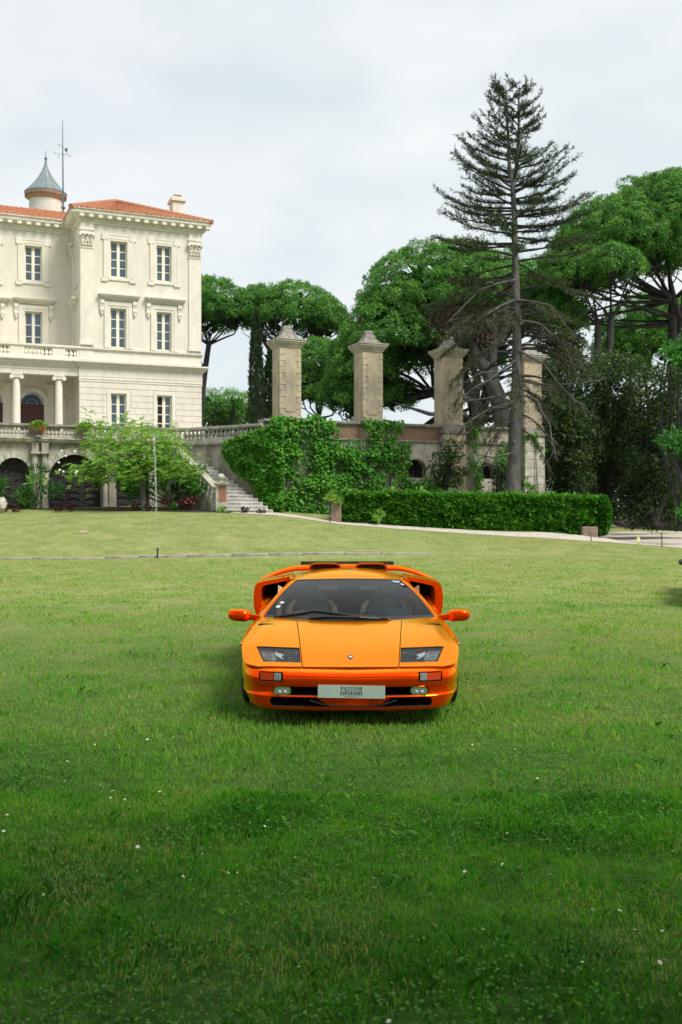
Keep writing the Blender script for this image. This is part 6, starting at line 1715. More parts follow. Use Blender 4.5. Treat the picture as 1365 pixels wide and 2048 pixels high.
    for pts_ in (((1033, 800), (985, 815), (930, 850), (880, 880)), ((1033, 720), (980, 760), (930, 790)), ((1030, 905), (985, 915), (930, 908)), ((1037, 790), (1075, 800), (1100, 850), (1110, 900)), ((1036, 640), (1085, 650), (1130, 690), (1160, 760)), ((1036, 700), (1090, 730), (1140, 790), (1185, 830)), ((1030, 600), (980, 625), (920, 665)), ((1031, 560), (960, 580), (900, 640)), ((1035, 820), (1000, 790), (940, 800)), ((1036, 600), (1100, 610), (1150, 670)), ((1030, 740), (960, 745), (890, 790)), ((1036, 760), (1110, 770), (1200, 760))):
        q = [P(a, b, D - 0.2 - 1.6 * i / len(pts_)) for i, (a, b) in enumerate(pts_)]; sm = [q[0]]
        for a, b in zip(q, q[1:]): sm += [a.lerp(b, 0.5) + Vector(rng.normal(0, 0.05, 3)), b]
        bb.tube(sm, list(np.linspace(0.065, 0.015, len(sm))), 6)
        for e in sm[2:]:
            for _ in range(5): bb.tube([e, e + Vector(rng.normal(0, 0.35, 3)) + Vector((0, 0, -0.15))], [0.014, 0.004], 4, cap=False)
    bb.build('bare_branches', M['bark_grey'], t, fix=False)
conifer()
# ------------------------------------------------------------------ climbers, hedge, shrubs
def creeper(name, label, regions, seed, dens=330, leaf=(0.17, 0.14), thick=0.55, base=None, m_='ivy_leaf', frame_v=None):
    """leaves over wall regions; region = polygon in photo pixels on the plane v"""
    rng = np.random.default_rng(seed); v0 = VB if frame_v is None else frame_v
    t = wthing(name, label, 'climbing plant', base or fw(UB + 3, VB - 0.3, 1.3)); PP, AA, VV = [], [], []
    for poly in regions:
        uv = [(pu(px, v0), pz(row, pu(px, v0), v0)) for px, row in poly]
        us = [a for a, b in uv]; zs = [b for a, b in uv]; n = int((max(us) - min(us)) * (max(zs) - min(zs)) * dens)
        u = rng.uniform(min(us), max(us), n); z = rng.uniform(min(zs), max(zs), n)
        jx = (fbm(u * 2.3, z * 2.3, seed) - 0.5) * 0.9; jz = (fbm(u * 2.3 + 50, z * 2.3, seed + 5) - 0.5) * 0.9
        ins = np.zeros(n, bool); j = len(uv) - 1
        for i in range(len(uv)):
            (xi, yi), (xj, yj) = uv[i], uv[j]
            cond = ((yi > z + jz) != (yj > z + jz)) & (u + jx < (xj - xi) * (z + jz - yi) / (yj - yi + 1e-12) + xi); ins ^= cond; j = i
        u, z = u[ins], z[ins]; bump = fbm(u * 1.1, z * 1.4, seed + 9); keep = rng.random(len(u)) < np.clip(bump * 4.6 - 1.35, 0.10, 1); u, z, bump = u[keep], z[keep], bump[keep]
        fine = fbm(u * 3.5, z * 3.5, seed + 2)
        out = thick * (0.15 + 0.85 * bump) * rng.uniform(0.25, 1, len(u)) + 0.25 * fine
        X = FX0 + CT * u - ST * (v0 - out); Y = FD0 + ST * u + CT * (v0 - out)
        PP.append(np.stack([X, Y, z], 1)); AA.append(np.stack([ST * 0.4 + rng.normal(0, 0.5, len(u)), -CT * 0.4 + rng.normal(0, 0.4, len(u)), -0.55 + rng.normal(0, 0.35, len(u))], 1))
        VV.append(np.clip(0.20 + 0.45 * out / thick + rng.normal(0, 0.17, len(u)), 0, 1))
    PP, AA, VV = np.concatenate(PP), np.concatenate(AA), np.concatenate(VV); k = len(PP)
    nrm = np.tile([ST, -CT, 0.55], (k, 1)) + rng.normal(0, 0.45, (k, 3)); side = np.cross(AA, nrm)
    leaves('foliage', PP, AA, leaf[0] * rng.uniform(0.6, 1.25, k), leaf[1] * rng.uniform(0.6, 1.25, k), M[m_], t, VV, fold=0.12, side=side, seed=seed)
    mb = MB()
    for i in range(9):
        q = PP[rng.integers(0, k)]; b_ = Vector((q[0] + rng.normal(0, 0.3), q[1] + 0.25, 1.2)); limb(mb, b_, Vector(q) + Vector((0, 0.2, 0)), 0.05, 0.012, rng, 0.05, 6, sides=5)
    mb.build('stems', M['twig'], t, fix=False); return t
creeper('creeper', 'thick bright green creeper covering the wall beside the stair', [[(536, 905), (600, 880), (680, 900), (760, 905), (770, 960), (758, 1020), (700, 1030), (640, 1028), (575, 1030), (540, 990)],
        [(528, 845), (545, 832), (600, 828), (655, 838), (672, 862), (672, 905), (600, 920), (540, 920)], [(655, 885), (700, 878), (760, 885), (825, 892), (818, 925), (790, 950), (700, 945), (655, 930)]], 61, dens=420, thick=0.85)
# the creeper's slanting left edge along the stair wall
def ramp_creeper():
    rng = np.random.default_rng(62); t = wthing('creeper', 'creeper tumbling down the sloping wall above the stair steps', 'climbing plant', P(520, 1020, 45.4)); PP, VV = [], []
    n = 15000; s = rng.random(n); px = 448 + s * 118; row0 = np.interp(px, [448, 480, 520, 566], [884, 872, 856, 840]); row1 = np.interp(px, [448, 470, 500, 530, 566], [905, 940, 960, 1005, 1030])
    row = row0 + (row1 - row0) * rng.random(n); jit = (fbm(px * 0.06, row * 0.06, 4) - 0.5) * 34; ok = (row + jit > row0 - 4) & (row + jit < row1 + 6) & (px + jit * 0.7 > 450); px, row = px[ok], row[ok]
    D = np.interp(px, [448, 527, 566], [46.9, 45.6, 45.2]) - 0.15 - 0.7 * fbm(px * 0.05, row * 0.05, 8) * rng.uniform(0.3, 1, len(px)); k = len(px)
    p = np.stack([(px - CX) / F * D, D, CH + (HY - row) / F * D], 1); A = np.stack([rng.normal(-0.1, 0.5, k), -0.3 + rng.normal(0, 0.4, k), -0.5 + rng.normal(0, 0.35, k)], 1)
    side = np.cross(A, np.tile([-0.2, -1, 0.5], (k, 1)) + rng.normal(0, 0.45, (k, 3)))
    leaves('foliage', p, A, 0.18 * rng.uniform(0.6, 1.25, k), 0.15 * rng.uniform(0.6, 1.25, k), M['ivy_leaf'], t, np.clip(rng.normal(0.5, 0.2, k), 0, 1), fold=0.12, side=side, seed=62)
    mb = MB()
    for i in range(5): limb(mb, P(500 + 12 * i, 1005, 45.5), P(470 + 18 * i, 890, 46.2), 0.05, 0.01, rng, 0.04, 6, sides=5)
    mb.build('stems', M['twig'], t, fix=False)
ramp_creeper()
creeper('creeper', 'creeper tuft spilling over the coping at the foot of the second pillar', [[(722, 845), (760, 838), (798, 846), (800, 882), (770, 895), (735, 880)]], 63, thick=0.5)
creeper('creeper', 'creeper hanging between the third pillar and the conifer trunk', [[(925, 852), (965, 848), (975, 880), (958, 920), (955, 985), (938, 985), (940, 900)], [(985, 895), (1020, 872), (1020, 960), (1000, 985), (985, 940)]], 64, thick=0.5)
creeper('creeper', 'white-flecked creeper clinging to the last pillar right of the conifer trunk', [[(1036, 868), (1065, 862), (1075, 885), (1092, 890), (1080, 908), (1040, 910)], [(1036, 950), (1055, 952), (1062, 985), (1036, 990)]], 65, thick=0.6)
# shrub growing before the wall
bushy('wall_shrub', 'loose olive shrub with pale leaves between the wall niches', 'shrub', P(885, 990, 47.6), [(888, 945, 47.6, 40, 40, 0.6), (895, 900, 47.8, 22, 26, 0.5)], 66, 'pine_leaf_olive', leaf=(0.16, 0.1), dens=60, clump=0.35)
bushy('wall_shrub', 'dark green shrub right behind the hedge near the left niche', 'shrub', P(815, 990, 47), [(815, 965, 47, 24, 22, 0.5), (850, 975, 47, 30, 14, 0.5)], 67, 'ivy_leaf', leaf=(0.15, 0.11), dens=50, clump=0.3)
bushy('wall_shrub', 'grey-green flowering shrub under the right niche behind the hedge', 'shrub', P(1000, 990, 48.2), [(998, 962, 48.2, 24, 28, 0.5)], 68, 'cypress_leaf', leaf=(0.14, 0.09), dens=50, clump=0.3)

# clipped hedge
def hedge():
    rng = np.random.default_rng(71); t = wthing('clipped_hedge', 'long low clipped green hedge with small glossy leaves along the gravel path', 'hedge', P(940, 1062, 44)); PP, AA, VV = [], [], []
    n = 40000; s = rng.random(n); px = 686 + s * 524
    D0 = np.interp(px, [686, 1210], [43.6, 44.2]); dep = 1.3
    top = np.interp(px, [686, 720, 1150, 1210], [988, 986, 995, 1000]) + (fbm(px * 0.08, px * 0, 2) - 0.5) * 7; bot = np.interp(px, [686, 900, 1190, 1210], [1040, 1056, 1071, 1068])
    face = rng.random(n) < 0.72; w = rng.random(n)
    bump = 0.5 * fbm(px * 0.045, w * 6, 5) + 0.5 * fbm(px * 0.14, w * 11 + face * 7, 15)
    D = np.where(face, D0 + 0.15 - 0.65 * bump + rng.uniform(0, 0.25, n) * rng.random(n), D0 + w * dep); zt = CH + (HY - top) / F * D0; zb = CH + (HY - bot) / F * D0
    z = np.where(face, zb + (zt - zb) * w, zt + (bump - 0.5) * 0.34 - rng.random(n) * 0.14 + (rng.random(n) < 0.02) * rng.random(n) * 0.22)
    X = (px - CX) / F * D0; endc = np.clip((px - 1195) / 15, 0, 1)
    PP = np.stack([X, D, z], 1); AA = np.stack([rng.normal(0, 0.6, n), np.where(face, -0.7, rng.normal(0, 0.5, n)) + rng.normal(0, 0.3, n), np.where(face, -0.1, 0.5) + rng.normal(0, 0.4, n)], 1)
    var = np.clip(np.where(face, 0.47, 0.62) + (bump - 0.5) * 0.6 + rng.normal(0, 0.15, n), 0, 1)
    cutout = (px > 1160) & (px < 1193) & face & (w < 0.30) & (rng.random(n) < 0.85); k = ~cutout
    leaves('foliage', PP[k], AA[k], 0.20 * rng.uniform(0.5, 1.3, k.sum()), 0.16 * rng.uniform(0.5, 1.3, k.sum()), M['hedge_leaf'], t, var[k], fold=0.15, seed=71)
    m = 5200; yy = rng.random(m) * dep; zz = rng.random(m)
    mb = MB(); a, b = P(692, 1010, 43.9), P(1204, 1010, 44.5)
    for i in range(26):
        q = a.lerp(b, (i + 0.5) / 26); zb_ = float(np.interp(i, [0, 25], [1.1, 0.5])); mb.tube([(q.x, q.y + 0.3, zb_), (q.x + rng.normal(0, 0.15), q.y + 0.4, zb_ + 0.9)], [0.04, 0.02], 5)
        mb.box(q.x - 0.26, q.x + 0.26, q.y + 0.12, q.y + 1.0, zb_ + 0.12, zb_ + 0.9, 0.1)
    mb.build('stems', M['soil'], t, fix=False)
    d = sph(rng, 3500); c = np.array(P(1207, 1030, 44.2)); leaves('end_foliage', c + d * np.array([0.28, 0.6, 0.85]) * rng.uniform(0.6, 1, (3500, 1)), d + rng.normal(0, 0.4, (3500, 3)), 0.13, 0.1, M['hedge_leaf'], t, np.clip(rng.normal(0.35, 0.18, 3500), 0, 1), seed=72)
hedge()
def post(label, x0, x1, r0, r1, D):
    a, b = P(x0, r1, D), P(x1, r0, D); t = wthing('stone_post', label, 'post', ((a.x + b.x) / 2, D, a.z)); q = MB(); q.bbox(a.x, b.x, D - 0.2, D + 0.25, a.z - 0.3, b.z, 0.03); q.build('shaft', M['post_stone'], t)
    if x0 > 1000: return
    q = MB(); q.bbox(a.x - 0.03, b.x + 0.03, D - 0.23, D + 0.28, b.z + 0.002, b.z + 0.07, 0.02); q.build('cap', M['post_stone'], t)
M['post_stone'] = mat('pinkish_post', (0.27, 0.185, 0.14), 0.9, col2=(0.16, 0.115, 0.09), vscale=4, bump=0.4)
post('pinkish stone post at the left end of the clipped hedge', 663, 683, 1003, 1034, 43.3)
post('low pinkish stone block showing at the right end of the hedge', 1163, 1194, 1053, 1066, 43.75)
bushy('flower_tuft', 'pale pink and cream flowering tuft on top of the left hedge post', 'plant', P(672, 1003, 43.2), [(670, 992, 43.2, 16, 14, 0.35)], 73, 'light_leaf', leaf=(0.1, 0.07), dens=70, clump=0.2, trunk_r=0.03)
bushy('low_shrub', 'small bright green shrub at the foot of the hedge', 'shrub', P(757, 1046, 43.0), [(757, 1034, 43.0, 11, 10, 0.25)], 74, 'light_leaf', leaf=(0.1, 0.07), dens=70, clump=0.2, trunk_r=0.03)

# feathery small tree before the terrace
def feathery():
    rng = np.random.default_rng(81); D = 44.6; t = wthing('feathery_tree', 'small spreading tree with light feathery leaves before the terrace arches', 'tree', P(287, 1020, D)); mb = MB()
    mb.tube([P(288, 1022, D), P(287, 985, D), P(283, 955, D), P(283, 925, D)], [0.16, 0.12, 0.11, 0.10], 8); PP, AA, VV = [], [], []
    tips = [(130, 945, -.6), (150, 935, .3), (165, 900, .8), (185, 880, 0), (200, 850, .6), (170, 835, 1.0), (235, 850, -.5), (250, 835, .5), (285, 842, .2), (300, 850, -.8), (330, 850, .4), (355, 870, 0), (370, 858, .6), (365, 890, -.5), (370, 930, -.7), (345, 925, 0), (320, 880, -1.0), (225, 900, -1.0), (255, 905, -1.2), (200, 925, -.9), (180, 950, 0), (235, 935, -1.2), (300, 905, -1.2), (330, 905, -.9), (215, 870, -.2), (270, 870, -.9), (145, 930, -.4), (160, 955, .2), (345, 940, -.6), (240, 950, -.9), (385, 920, -.5), (395, 940, -.4), (165, 865, .9), (310, 930, -.8), (275, 935, -1.0), (190, 905, -.8), (260, 880, -1.1), (340, 870, -.8)]
    f0 = P(283, 928, D)
    for (px, row, dd) in tips:
        tip = P(px, row, D + dd); mid = f0.lerp(tip, 0.5) + Vector((0, 0, -0.25)); pts = [f0]
        for i in range(1, 7):
            s = i / 6; pts.append((f0 * (1 - s) + mid * s) * (1 - s) + (mid * (1 - s) + tip * s) * s + Vector(rng.normal(0, 0.03, 3)))
        mb.tube(pts, list(np.linspace(0.045, 0.008, 7)), 5)
        for j in range(40):
            s = rng.uniform(0.45, 1.08); q = pts[min(6, int(s * 6))].lerp(tip, 0.3) + Vector(rng.normal(0, 0.26, 3)) * Vector((1, 1, 0.5)).length / 1.7; q.z -= rng.random() * 0.05
            a = rng.uniform(0, 2 * math.pi); ld = np.array([math.cos(a), math.sin(a), rng.uniform(-0.3, 0.15)]); ll = rng.uniform(0.22, 0.42); m = 13; sd = np.array([-math.sin(a), math.cos(a), 0]); tone = np.clip(rng.normal(0.5, 0.2), 0, 1)
            for i in range(m):
                s2 = i / m; PP.append(np.array(q) + ld * ll * s2 + np.array([0, 0, -0.1 * s2 * s2])); AA.append(ld * 0.5 + sd * (1 if i % 2 else -1) + np.array([0, 0, rng.normal(-0.05, 0.2)])); VV.append(tone + rng.normal(0, 0.08))
    n = len(PP); leaves('crown', np.array(PP), np.array(AA), rng.uniform(0.09, 0.15, n), rng.uniform(0.04, 0.06, n), M['light_leaf'], t, np.clip(VV, 0, 1), fold=0.1, seed=82)
    for (a, b) in (((283, 940), (235, 950)), ((285, 945), (330, 935)), ((283, 935), (300, 915)), ((330, 935), (360, 940))): limb(mb, P(*a, D), P(*b, D - 0.3), 0.05, 0.02, rng, 0.1, 6, sides=6)
    mb.build('trunk', M['bark_grey'], t, smooth=60, fix=False)
    q = MB()
    for (px, row) in ((124, 902), (150, 903), (120, 940), (127, 943), (154, 943), (152, 946), (118, 925), (132, 912)): q.blob(P(px, row, D - 0.7), (0.055, 0.05, 0.05), 6, 4)
    tag(q.build('blossom', M['petal_white'], t), kind='stuff')
feathery()
# planting at the foot of the terrace
bushy('terrace_shrub', 'tall spiky green bush before the twin columns of the terrace', 'shrub', P(70, 1018, 45.4), [(55, 985, 45.4, 20, 28, 0.5), (88, 975, 45.4, 20, 36, 0.5)], 91, 'pine_leaf', leaf=(0.34, 0.05), dens=120, clump=0.4, trunk_r=0.03, droop=-0.6)
bushy('terrace_shrub', 'green bush at the left edge before the first arch', 'shrub', P(2, 1018, 45.2), [(2, 990, 45.2, 20, 26, 0.5)], 92, 'pine_leaf', leaf=(0.28, 0.06), dens=110, clump=0.35, trunk_r=0.03, droop=-0.5)
bushy('terrace_shrub', 'dark leafy climber mass filling the corner left of the stair', 'shrub', P(360, 1018, 45.2), [(350, 970, 45.5, 46, 34, 0.6), (330, 935, 45.8, 34, 30, 0.5), (385, 950, 45.2, 20, 32, 0.4), (270, 975, 46.2, 34, 40, 0.5), (395, 985, 44.6, 10, 18, 0.3)], 93, 'ivy_leaf', leaf=(0.2, 0.1), dens=60, clump=0.4, trunk_r=0.05, droop=0.5)
for (lab, px, row, w, h, mm) in (('dark red shrub beside the sprinkler jet at the terrace foot', 335, 1009, 11, 12, 'red_leaf'), ('dark red rose bush with pink blooms just left of the stair newel', 378, 1003, 14, 18, 'red_leaf'), ('low red bedding plant under the feathery tree', 300, 1014, 12, 7, 'red_leaf'), ('low red plants before the wide iron door', 115, 1015, 14, 6, 'red_leaf'), ('small red plant right of the iron door shrubs', 147, 1015, 8, 6, 'red_leaf'),
        ('light green ball-shaped shrub in front of the stair newel', 450, 1019, 10, 9, 'light_leaf'), ('small low green plant between two red shrubs', 354, 1015, 8, 6, 'bright_leaf'), ('small dark purple plant before the lowest step', 489, 1022, 6, 6, 'purple_leaf'), ('wider dark purple plants at the right end of the lowest step', 521, 1022, 13, 7, 'purple_leaf'), ('red plant strip at the left edge below the arches', 25, 1017, 22, 4, 'red_leaf'), ('low reddish plants at the door right of the grey column', 262, 1015, 14, 5, 'red_leaf')):
    D = 43.6 if px > 400 else 44.3
    bushy('bedding_plant', lab, 'plant', P(px, row + h, D), [(px, row, D, w * 0.8, h * 0.8, w * 0.7 / F * D)], int(px), mm, leaf=(0.11, 0.06), dens=90, clump=0.17, trunk_r=0.015, droop=-0.3, group='plants along the terrace foot')
rose = [o for o in bpy.data.objects if o.get('label', '').startswith('dark red rose')][0]
for (px, row) in ((354, 1010), (370, 1004), (373, 1007), (382, 1003), (376, 998), (388, 1008)): 
    q = MB(); q.blob(P(px, row, 43.9), 0.032, 7, 5); q.build('rose_bloom', M['petal_pink'], rose, smooth=60)
rock = MB(); rng = np.random.default_rng(5); rock.blob(P(4, 1008, 43.8), (0.22, 0.18, 0.3), 9, 6); rock.v = [(x + rng.normal(0, .03), y, z + rng.normal(0, .03)) for x, y, z in rock.v]
tag(rock.build('garden_ornament', M['old_stone_light'], None), 'pale broken stone ornament at the left edge of the bed', 'ornament')
# urns on the terrace pedestals
for k, (x, lab) in enumerate(((77, 'stone urn of red geraniums on the pedestal over the twin columns'), (171, 'stone urn of flowers half hidden by the feathery tree'))):
    u = pu(x, VT - 0.45); t = fthing('flower_urn', lab, 'urn', u, VT - 0.42, ZT, 'urns on the terrace balustrade'); q = MB()
    zz = ZT + 0.045
    q.lathe([(0.16, 0), (0.16, 0.05), (0.07, 0.09), (0.055, 0.17), (0.10, 0.21), (0.22, 0.30), (0.29, 0.40), (0.31, 0.42), (0.29, 0.44), (0.2, 0.43)], 18, (u, VT - 0.42, zz)); q.build('urn', M['cap_stone'], t, smooth=50)
    rng = np.random.default_rng(95 + k); n = 900; d = sph(rng, n); d[:, 2] = np.abs(d[:, 2]) - 0.25; c = np.array([u, VT - 0.42, zz + 0.5])
    lp = c + d * np.array([0.34, 0.3, 0.3]) * rng.uniform(0.5, 1, (n, 1)); leaves('plant', lp, d + rng.normal(0, 0.4, (n, 3)), 0.11, 0.08, M['light_leaf'], t, np.clip(rng.normal(0.35, 0.2, n), 0, 1), seed=95 + k)
    q = MB()
    for i in range(26 if k == 0 else 8):
        dd = sph(rng, 1)[0]; q.blob((u + 0.33 * dd[0], VT - 0.42 - 0.3 * abs(dd[1]), zz + 0.42 + 0.25 * dd[2]), 0.04, 6, 4)
    tag(q.build('flowers', M['petal_red'], t), kind='stuff')

# ------------------------------------------------------------------ small things on the lawn
sp = P(315.5, 1113, 33.6); spr = wthing('sprinkler', 'thin black lawn sprinkler throwing a tall water jet on the left', 'sprinkler', (sp.x, sp.y, float(tz(sp.x, sp.y))))
zb_ = float(tz(sp.x, sp.y)); q = MB(); q.tube([(sp.x, sp.y, zb_ - 0.1), (sp.x, sp.y, zb_ + 0.30)], 0.026, 8); q.build('standpipe', M['black'], spr)
q = MB(); q.tube([(sp.x, sp.y, zb_ + 0.28), (sp.x, sp.y, zb_ + 0.36)], [0.04, 0.028], 8); q.build('nozzle', M['black'], spr)
M['water'] = mat('water_jet', (0.80, 0.86, 0.88), 0.1, spec=0.8); M['water'].node_tree.nodes['Principled BSDF'].inputs['Transmission Weight'].default_value = 0.7
rng = np.random.default_rng(99); q = MB()
jet = lambda s: Vector((sp.x - 0.125 * s - 0.03 * s * s, sp.y + 0.3 * s, zb_ + 0.36 + 3.75 * s))
q.tube([jet(s) for s in np.linspace(0, 0.5, 12)], list(np.linspace(0.005, 0.008, 12)), 5)
for i in range(330):
    s = 0.35 + 0.65 * rng.random() ** 0.8; p = jet(s) + Vector((rng.normal(-0.01, 0.006 + 0.035 * max(0, s - 0.4)), rng.normal(0, 0.04), rng.normal(0, 0.03))); r = rng.uniform(0.005, 0.013); q.blob(p, (r, r, r * 1.8), 5, 4)
for i in range(28): p = jet(rng.uniform(0.3, 0.7)) + Vector((rng.uniform(-0.22, -0.03), rng.normal(0, 0.1), 0)); q.blob(p, rng.uniform(0.012, 0.022), 5, 4)
tag(q.build('water_jet', M['water'], spr, smooth=60), kind='stuff')
q = MB(); q.grid([[(sp.x + r * math.cos(a) * 1.0 - 0.05, sp.y + 0.15 + 0.7 * r * math.sin(a), float(tz(sp.x + r * math.cos(a), sp.y + 0.15 + r * math.sin(a))) + 0.012) for a in np.linspace(0, 2 * math.pi, 17)] for r in (0.02, 0.2, 0.32, 0.38)])
M['dirt'] = mat('bare_dirt', (0.42, 0.31, 0.20), 0.95, col2=(0.25, 0.18, 0.11), vscale=9, bump=0.6)
tag(q.build('bare_patch', M['dirt'], None), kind='structure')
q = MB(); cp = P(166, 1084, 38.2); rng = np.random.default_rng(3)
def dirt(cx_, cy_, rx, ry, seed):
    rr_ = np.random.default_rng(seed); q = MB(); ph = rr_.uniform(0, 6, 3); rings = []
    for r in (0.05, 0.5, 0.8, 1.0):
        rings.append([(lambda x, y: (x, y, float(tz(x, y)) + 0.014))(cx_ + rx * r * math.cos(a) * (1 + .25 * math.sin(3 * a + ph[0])), cy_ + ry * r * math.sin(a) * (1 + .25 * math.sin(4 * a + ph[1]))) for a in np.linspace(0, 2 * math.pi, 25)])
    q.grid(rings); tag(q.build('bare_patch', M['dirt'], None), kind='structure')
dirt(cp.x, 38.2, 0.2, 0.34, 1); dirt(-5.2, 34.2, 0.5, 0.12, 4); dirt(0.9, 35.0, 0.6, 0.15, 5)
def stake(label, px, r0, r1, D, lean=0.0, m_='iron', group='stakes along the path'):
    a, b = P(px, r1, D), P(px + lean, r0, D); z = float(tz(a.x, a.y)); t = wthing('ground_stake', label, 'stake', (a.x, a.y, z)); q = MB(); q.tube([(a.x, a.y, min(z, a.z) - 0.1), b], 0.022, 6); q.build('rod', M[m_], t); tag(t, group=group); q = MB(); q.blob(b, 0.03, 6, 4); q.build('tip', M[m_], t)
stake('thin dark stake standing left of the hedge post', 660, 1010, 1050, 42.4); stake('thin stake leaning before the right end of the hedge', 1184, 1065, 1082, 41.0, -3, 'bark_grey'); stake('thin dark stake at the lawn edge near the right side of the drive', 1325, 1066, 1092, 41.0, -1.5)
tp = P(1277.5, 1079, 41.3); tg = wthing('marker_tag', 'small round pale yellow marker on a stalk beside the drive', 'marker', (tp.x, tp.y, float(tz(tp.x, tp.y)))); q = MB(); q.lathe([(0.02, -0.008), (0.11, -0.006), (0.11, 0.006), (0.02, 0.008)], 14); dd_ = MB(); dd_.add([(tp.x + x * 0.7, tp.y + z, tp.z + y) for x, y, z in q.v], q.f); dd_.build('disc', mat('pale_yellow', (0.75, 0.66, 0.30), 0.6), tg)
q = MB(); q.tube([(tp.x, tp.y + 0.01, float(tz(tp.x, tp.y)) - 0.05), (tp.x, tp.y + 0.01, tp.z)], 0.01, 5); q.build('stalk', M['twig'], tg)
# ------------------------------------------------------------------ grass, clover, daisies
M['grass'] = leafmat('grass_blades', [(0.024, 0.135, 0.009), (0.062, 0.265, 0.014), (0.13, 0.38, 0.024), (0.24, 0.43, 0.06), (0.38, 0.42, 0.14), (0.40, 0.34, 0.17)], 0.5, rough=0.5, tcol=(1.15, 1.3, 0.5))
M['clover'] = leafmat('clover_leaves', [(0.022, 0.115, 0.006), (0.060, 0.21, 0.010), (0.13, 0.32, 0.02)], 0.35, rough=0.5)
def grass():
    rng = np.random.default_rng(101)
    n1, n2 = 170000, 250000
    D = np.concatenate([np.sqrt(rng.uniform(2.6 ** 2, 6.0 ** 2, n1)), np.exp(rng.uniform(math.log(6.0), math.log(46.0), n2))])
    n = len(D); X = rng.uniform(-1, 1, n) * (0.36 * D + 2.2)
    k = (D < edge_d(X) - 0.05) & (np.abs((D - 33.2 - (X + 12.4) * 0.095)) > 0.12)
    k &= ~((np.hypot((X + 9.87) / 0.24, (D - 38.2) / 0.45) < 1))
    k &= rng.random(n) < np.interp(D, [20, 46], [1.0, 0.6]) * np.clip((0.36 * D + 2.2 - np.abs(X)) / 0.9, 0, 1)
    D, X = D[k], X[k]; n = len(D); sc = np.maximum(1.0, D / 6.0)
    patch = fbm(X * 0.9, D * 0.9, 1); fine = fbm(X * 4.5, D * 4.5, 2); clump = fbm(X * 11, D * 11, 4)
    h = (0.020 + 0.050 * fine ** 1.3 + 0.028 * clump * (patch > 0.5)) * rng.uniform(0.6, 1.35, n) * np.interp(D, [3, 9, 30], [0.92, 0.68, 0.7])
    w = 0.0036 * rng.uniform(0.7, 1.35, n) * sc
    lush = fbm(X * 2.1 + 70, D * 2.1, 41); h = h * (0.55 + 1.0 * lush ** 1.4 * 1.6) * np.interp(D, [18, 40], [1.0, 0.7])
    a = rng.uniform(0, 2 * math.pi, n); lean = rng.uniform(0.1, 0.95, n) * h
    z = tz(X, D) - 0.003
    B = np.stack([X, D, z], 1); dirn = np.stack([np.cos(a), np.sin(a), np.zeros(n)], 1)
    a2 = rng.uniform(0, 2 * math.pi, n); sd = np.stack([np.cos(a2), np.sin(a2), np.zeros(n)], 1)
    V = np.empty((n, 5, 3))
    V[:, 0] = B - sd * w[:, None] / 2; V[:, 1] = B + sd * w[:, None] / 2
    mid = B + dirn * (lean * 0.35)[:, None] + np.array([0, 0, 1]) * (h * 0.6)[:, None]
    V[:, 2] = mid + sd * w[:, None] * 0.4; V[:, 4] = mid - sd * w[:, None] * 0.4
    V[:, 3] = B + dirn * lean[:, None] + np.array([0, 0, 1]) * (h * np.clip(1 - 0.3 * lean / h, 0.4, 1))[:, None]
    dry_lit = np.interp(D, [3.5, 6, 9, 13, 22, 46], [0.0, 0.10, 0.20, 0.31, 0.42, 0.46]) + np.where(D > 20, rng.normal(0, 0.06, n), 0)  # paler with distance: dry turf, partly grazing light put into the colour
    var = np.clip(0.24 + 0.45 * (patch - 0.5) + 0.30 * (fbm(X * 0.28, D * 0.28, 31) - 0.5) + 0.35 * (fine - 0.5) - 0.46 * (lush - 0.5) + rng.normal(0, 0.11, n) + dry_lit, 0, 1)
    straw = rng.random(n) < (0.025 + 0.30 * np.clip(fbm(X * 1.6 + 9, D * 1.6, 12) - 0.52, 0, 1) * 3); var = np.where(straw, rng.uniform(0.7, 1.0, n), var)
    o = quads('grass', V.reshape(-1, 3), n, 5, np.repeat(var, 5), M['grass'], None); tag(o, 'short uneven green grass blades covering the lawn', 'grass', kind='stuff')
    # clover and broad leaves low in the turf
    n = 66000; D = np.sqrt(rng.uniform(2.6 ** 2, 8.0 ** 2, n)); X = rng.uniform(-1, 1, n) * (0.36 * D + 1.8)
    p1 = fbm(X * 1.3 + 30, D * 1.3, 21); k = rng.random(n) < np.clip((p1 - 0.47) * 5, 0.05, 0.8) * np.interp(D, [3, 5, 8], [1, 0.7, 0.12]); X, D = X[k], D[k]; n = len(X)
    hz = rng.uniform(0.012, 0.05, n) * (0.6 + 0.7 * fbm(X * 5, D * 5, 22)); L_ = rng.uniform(0.012, 0.024, n); big = rng.random(n) < 0.05; L_ = np.where(big, rng.uniform(0.035, 0.06, n), L_)
    a = rng.uniform(0, 2 * math.pi, n); ax = np.stack([np.cos(a), np.sin(a), rng.uniform(-0.1, 0.55, n)], 1)
    Pn = np.stack([X, D, tz(X, D) + hz], 1); side = np.stack([-np.sin(a), np.cos(a), rng.normal(0, 0.25, n)], 1)
    o = leaves('clover', Pn, ax, L_, L_ * np.where(big, 0.36, 0.85), M['clover'], None, np.clip(0.45 + rng.normal(0, 0.22, n), 0, 1), fold=0.15, side=side, seed=102); tag(o, 'patches of clover and broad weed leaves in the near lawn', 'clover', kind='stuff')
grass()
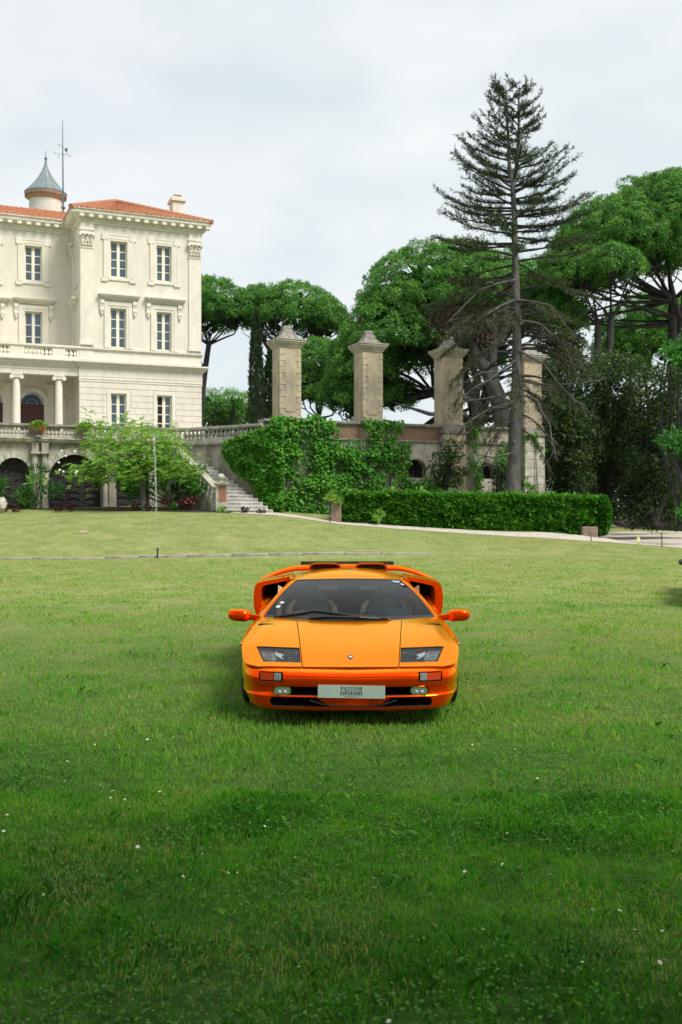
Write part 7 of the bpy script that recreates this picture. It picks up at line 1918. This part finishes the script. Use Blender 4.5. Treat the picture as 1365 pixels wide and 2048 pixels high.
# daisies: one thing each
q = MB(); n_ = 9
for i in range(n_):
    a0 = 2 * math.pi * i / n_; pts = [(0.004 * math.cos(a0), 0.004 * math.sin(a0), 0.0), (0.013 * math.cos(a0 - 0.3), 0.013 * math.sin(a0 - 0.3), 0.003), (0.016 * math.cos(a0), 0.016 * math.sin(a0), 0.002), (0.013 * math.cos(a0 + 0.3), 0.013 * math.sin(a0 + 0.3), 0.003)]; q.add(pts, [(0, 1, 2, 3)])
pet = q.mesh('petals', M['petal_white'], (0, 0, 0)); M['yellow'] = mat('daisy_yellow', (0.7, 0.5, 0.05), 0.7)
q = MB(); q.blob((0, 0, 0.002), (0.0055, 0.0055, 0.004), 7, 4); hd = q.mesh('flower_head', M['yellow'], (0, 0, 0)); q = MB(); q.tube([(0, 0, -0.06), (0.003, 0, -0.03), (0, 0, 0)], 0.0012, 4); stm = q.mesh('stalk', M['clover'], (0, 0, 0))
spots = [(405, 1710), (367, 1755), (590, 1718), (475, 1748), (525, 2000), (598, 1935), (457, 1748), (12, 1552), (222, 1597), (205, 1585), (276, 1695), (88, 1790), (495, 1605), (465, 1658), (530, 1655), (580, 1655), (556, 1662), (326, 1625), (200, 1572), (220, 1584), (226, 1583), (95, 1537), (80, 1532), (135, 1523), (190, 1490), (295, 1480), (347, 1476), (545, 1476), (540, 1490), (645, 1445), (369, 1419), (60, 1490), (86, 1565), (130, 1563), (15, 1630), (8, 1663), (1045, 1748), (930, 1745), (862, 1790), (1270, 1860), (1320, 1925), (1165, 1925), (1185, 1820), (1240, 1822), (967, 1860), (1015, 1668), (1123, 1642), (910, 1498), (945, 1490), (1075, 1558), (1097, 1798), (1325, 1862), (1040, 1735), (1030, 1500), (778, 2044), (1005, 1730), (1100, 1750), (250, 1600), (320, 1585), (330, 1590)]
rng = np.random.default_rng(103)
for (px, row) in spots:
    D = (CH - 0.055) * F / (row - HY); X = (px - CX) / F * D; z = float(tz(X, D)) + 0.058
    t = thing('daisy', 'small white daisy standing in the grass', 'flower', (X, D, z), rng.uniform(0, 6), 'daisies scattered in the lawn'); s = rng.uniform(0.4, 0.65); t.scale = (s, s, s); t.rotation_euler = (rng.normal(0, 0.35) + 0.3, rng.normal(0, 0.3), rng.uniform(0, 6))
    link('petals', pet, t); link('flower_head', hd, t); link('stalk', stm, t)

# unseen pines added behind the camera to darken the near lawn
stone_pine('added_shade_pine', 'added unseen umbrella pine behind the viewer on the right, shading the near lawn', (4.5, -6.5, 0), None, 201, group='added pines behind the viewer', wl=[(4.0, -2.7, 9.0, 4.4, 3.8, 1.7), (8.2, -4.0, 9.5, 4.2, 4.0, 1.8)], forks=[(4.2, -5.5, 6.0)], per=22, puff=0.6, leaf=(0.5, 0.16))
stone_pine('added_shade_pine', 'added unseen umbrella pine behind the viewer on the left, shading the near lawn', (-3.5, -6.0, 0), None, 202, group='added pines behind the viewer', wl=[(-0.4, -2.6, 9.2, 4.2, 3.8, 1.7), (-5.5, -2.4, 9.0, 4.6, 4.2, 1.6)], forks=[(-3.2, -4.8, 6.0)], per=22, puff=0.6, leaf=(0.5, 0.16))
for k_, (x, y, hgt, w_) in enumerate(((-22, -34, 12, 9), (-6, -38, 14, 10), (10, -36, 13, 9), (26, -32, 12, 9), (38, -20, 12, 8))):
    rng = np.random.default_rng(300 + k_); t = wthing('park_tree', ('leftmost', 'second', 'middle', 'fourth', 'rightmost')[k_] + ' park tree of the row far behind the viewer', 'tree', (x, y, 0), 'park trees behind the viewer'); n = 5000; d = sph(rng, n)
    leaves('crown', np.array([x, y, hgt * 0.55]) + d * np.array([w_, 4.5, hgt * 0.5]) * rng.uniform(0.6, 1, (n, 1)) * (1 + 0.15 * np.sin(d[:, :1] * 9)), sph(rng, n), rng.uniform(0.6, 1.3, n), rng.uniform(0.4, 0.8, n), M['pine_leaf'], t, seed=300 + k_)
    mb = MB(); limb(mb, (x, y, 0), (x, y, hgt * 0.7), 0.5, 0.2, rng, 0.03); mb.build('trunk', M['bark'], t, fix=False)
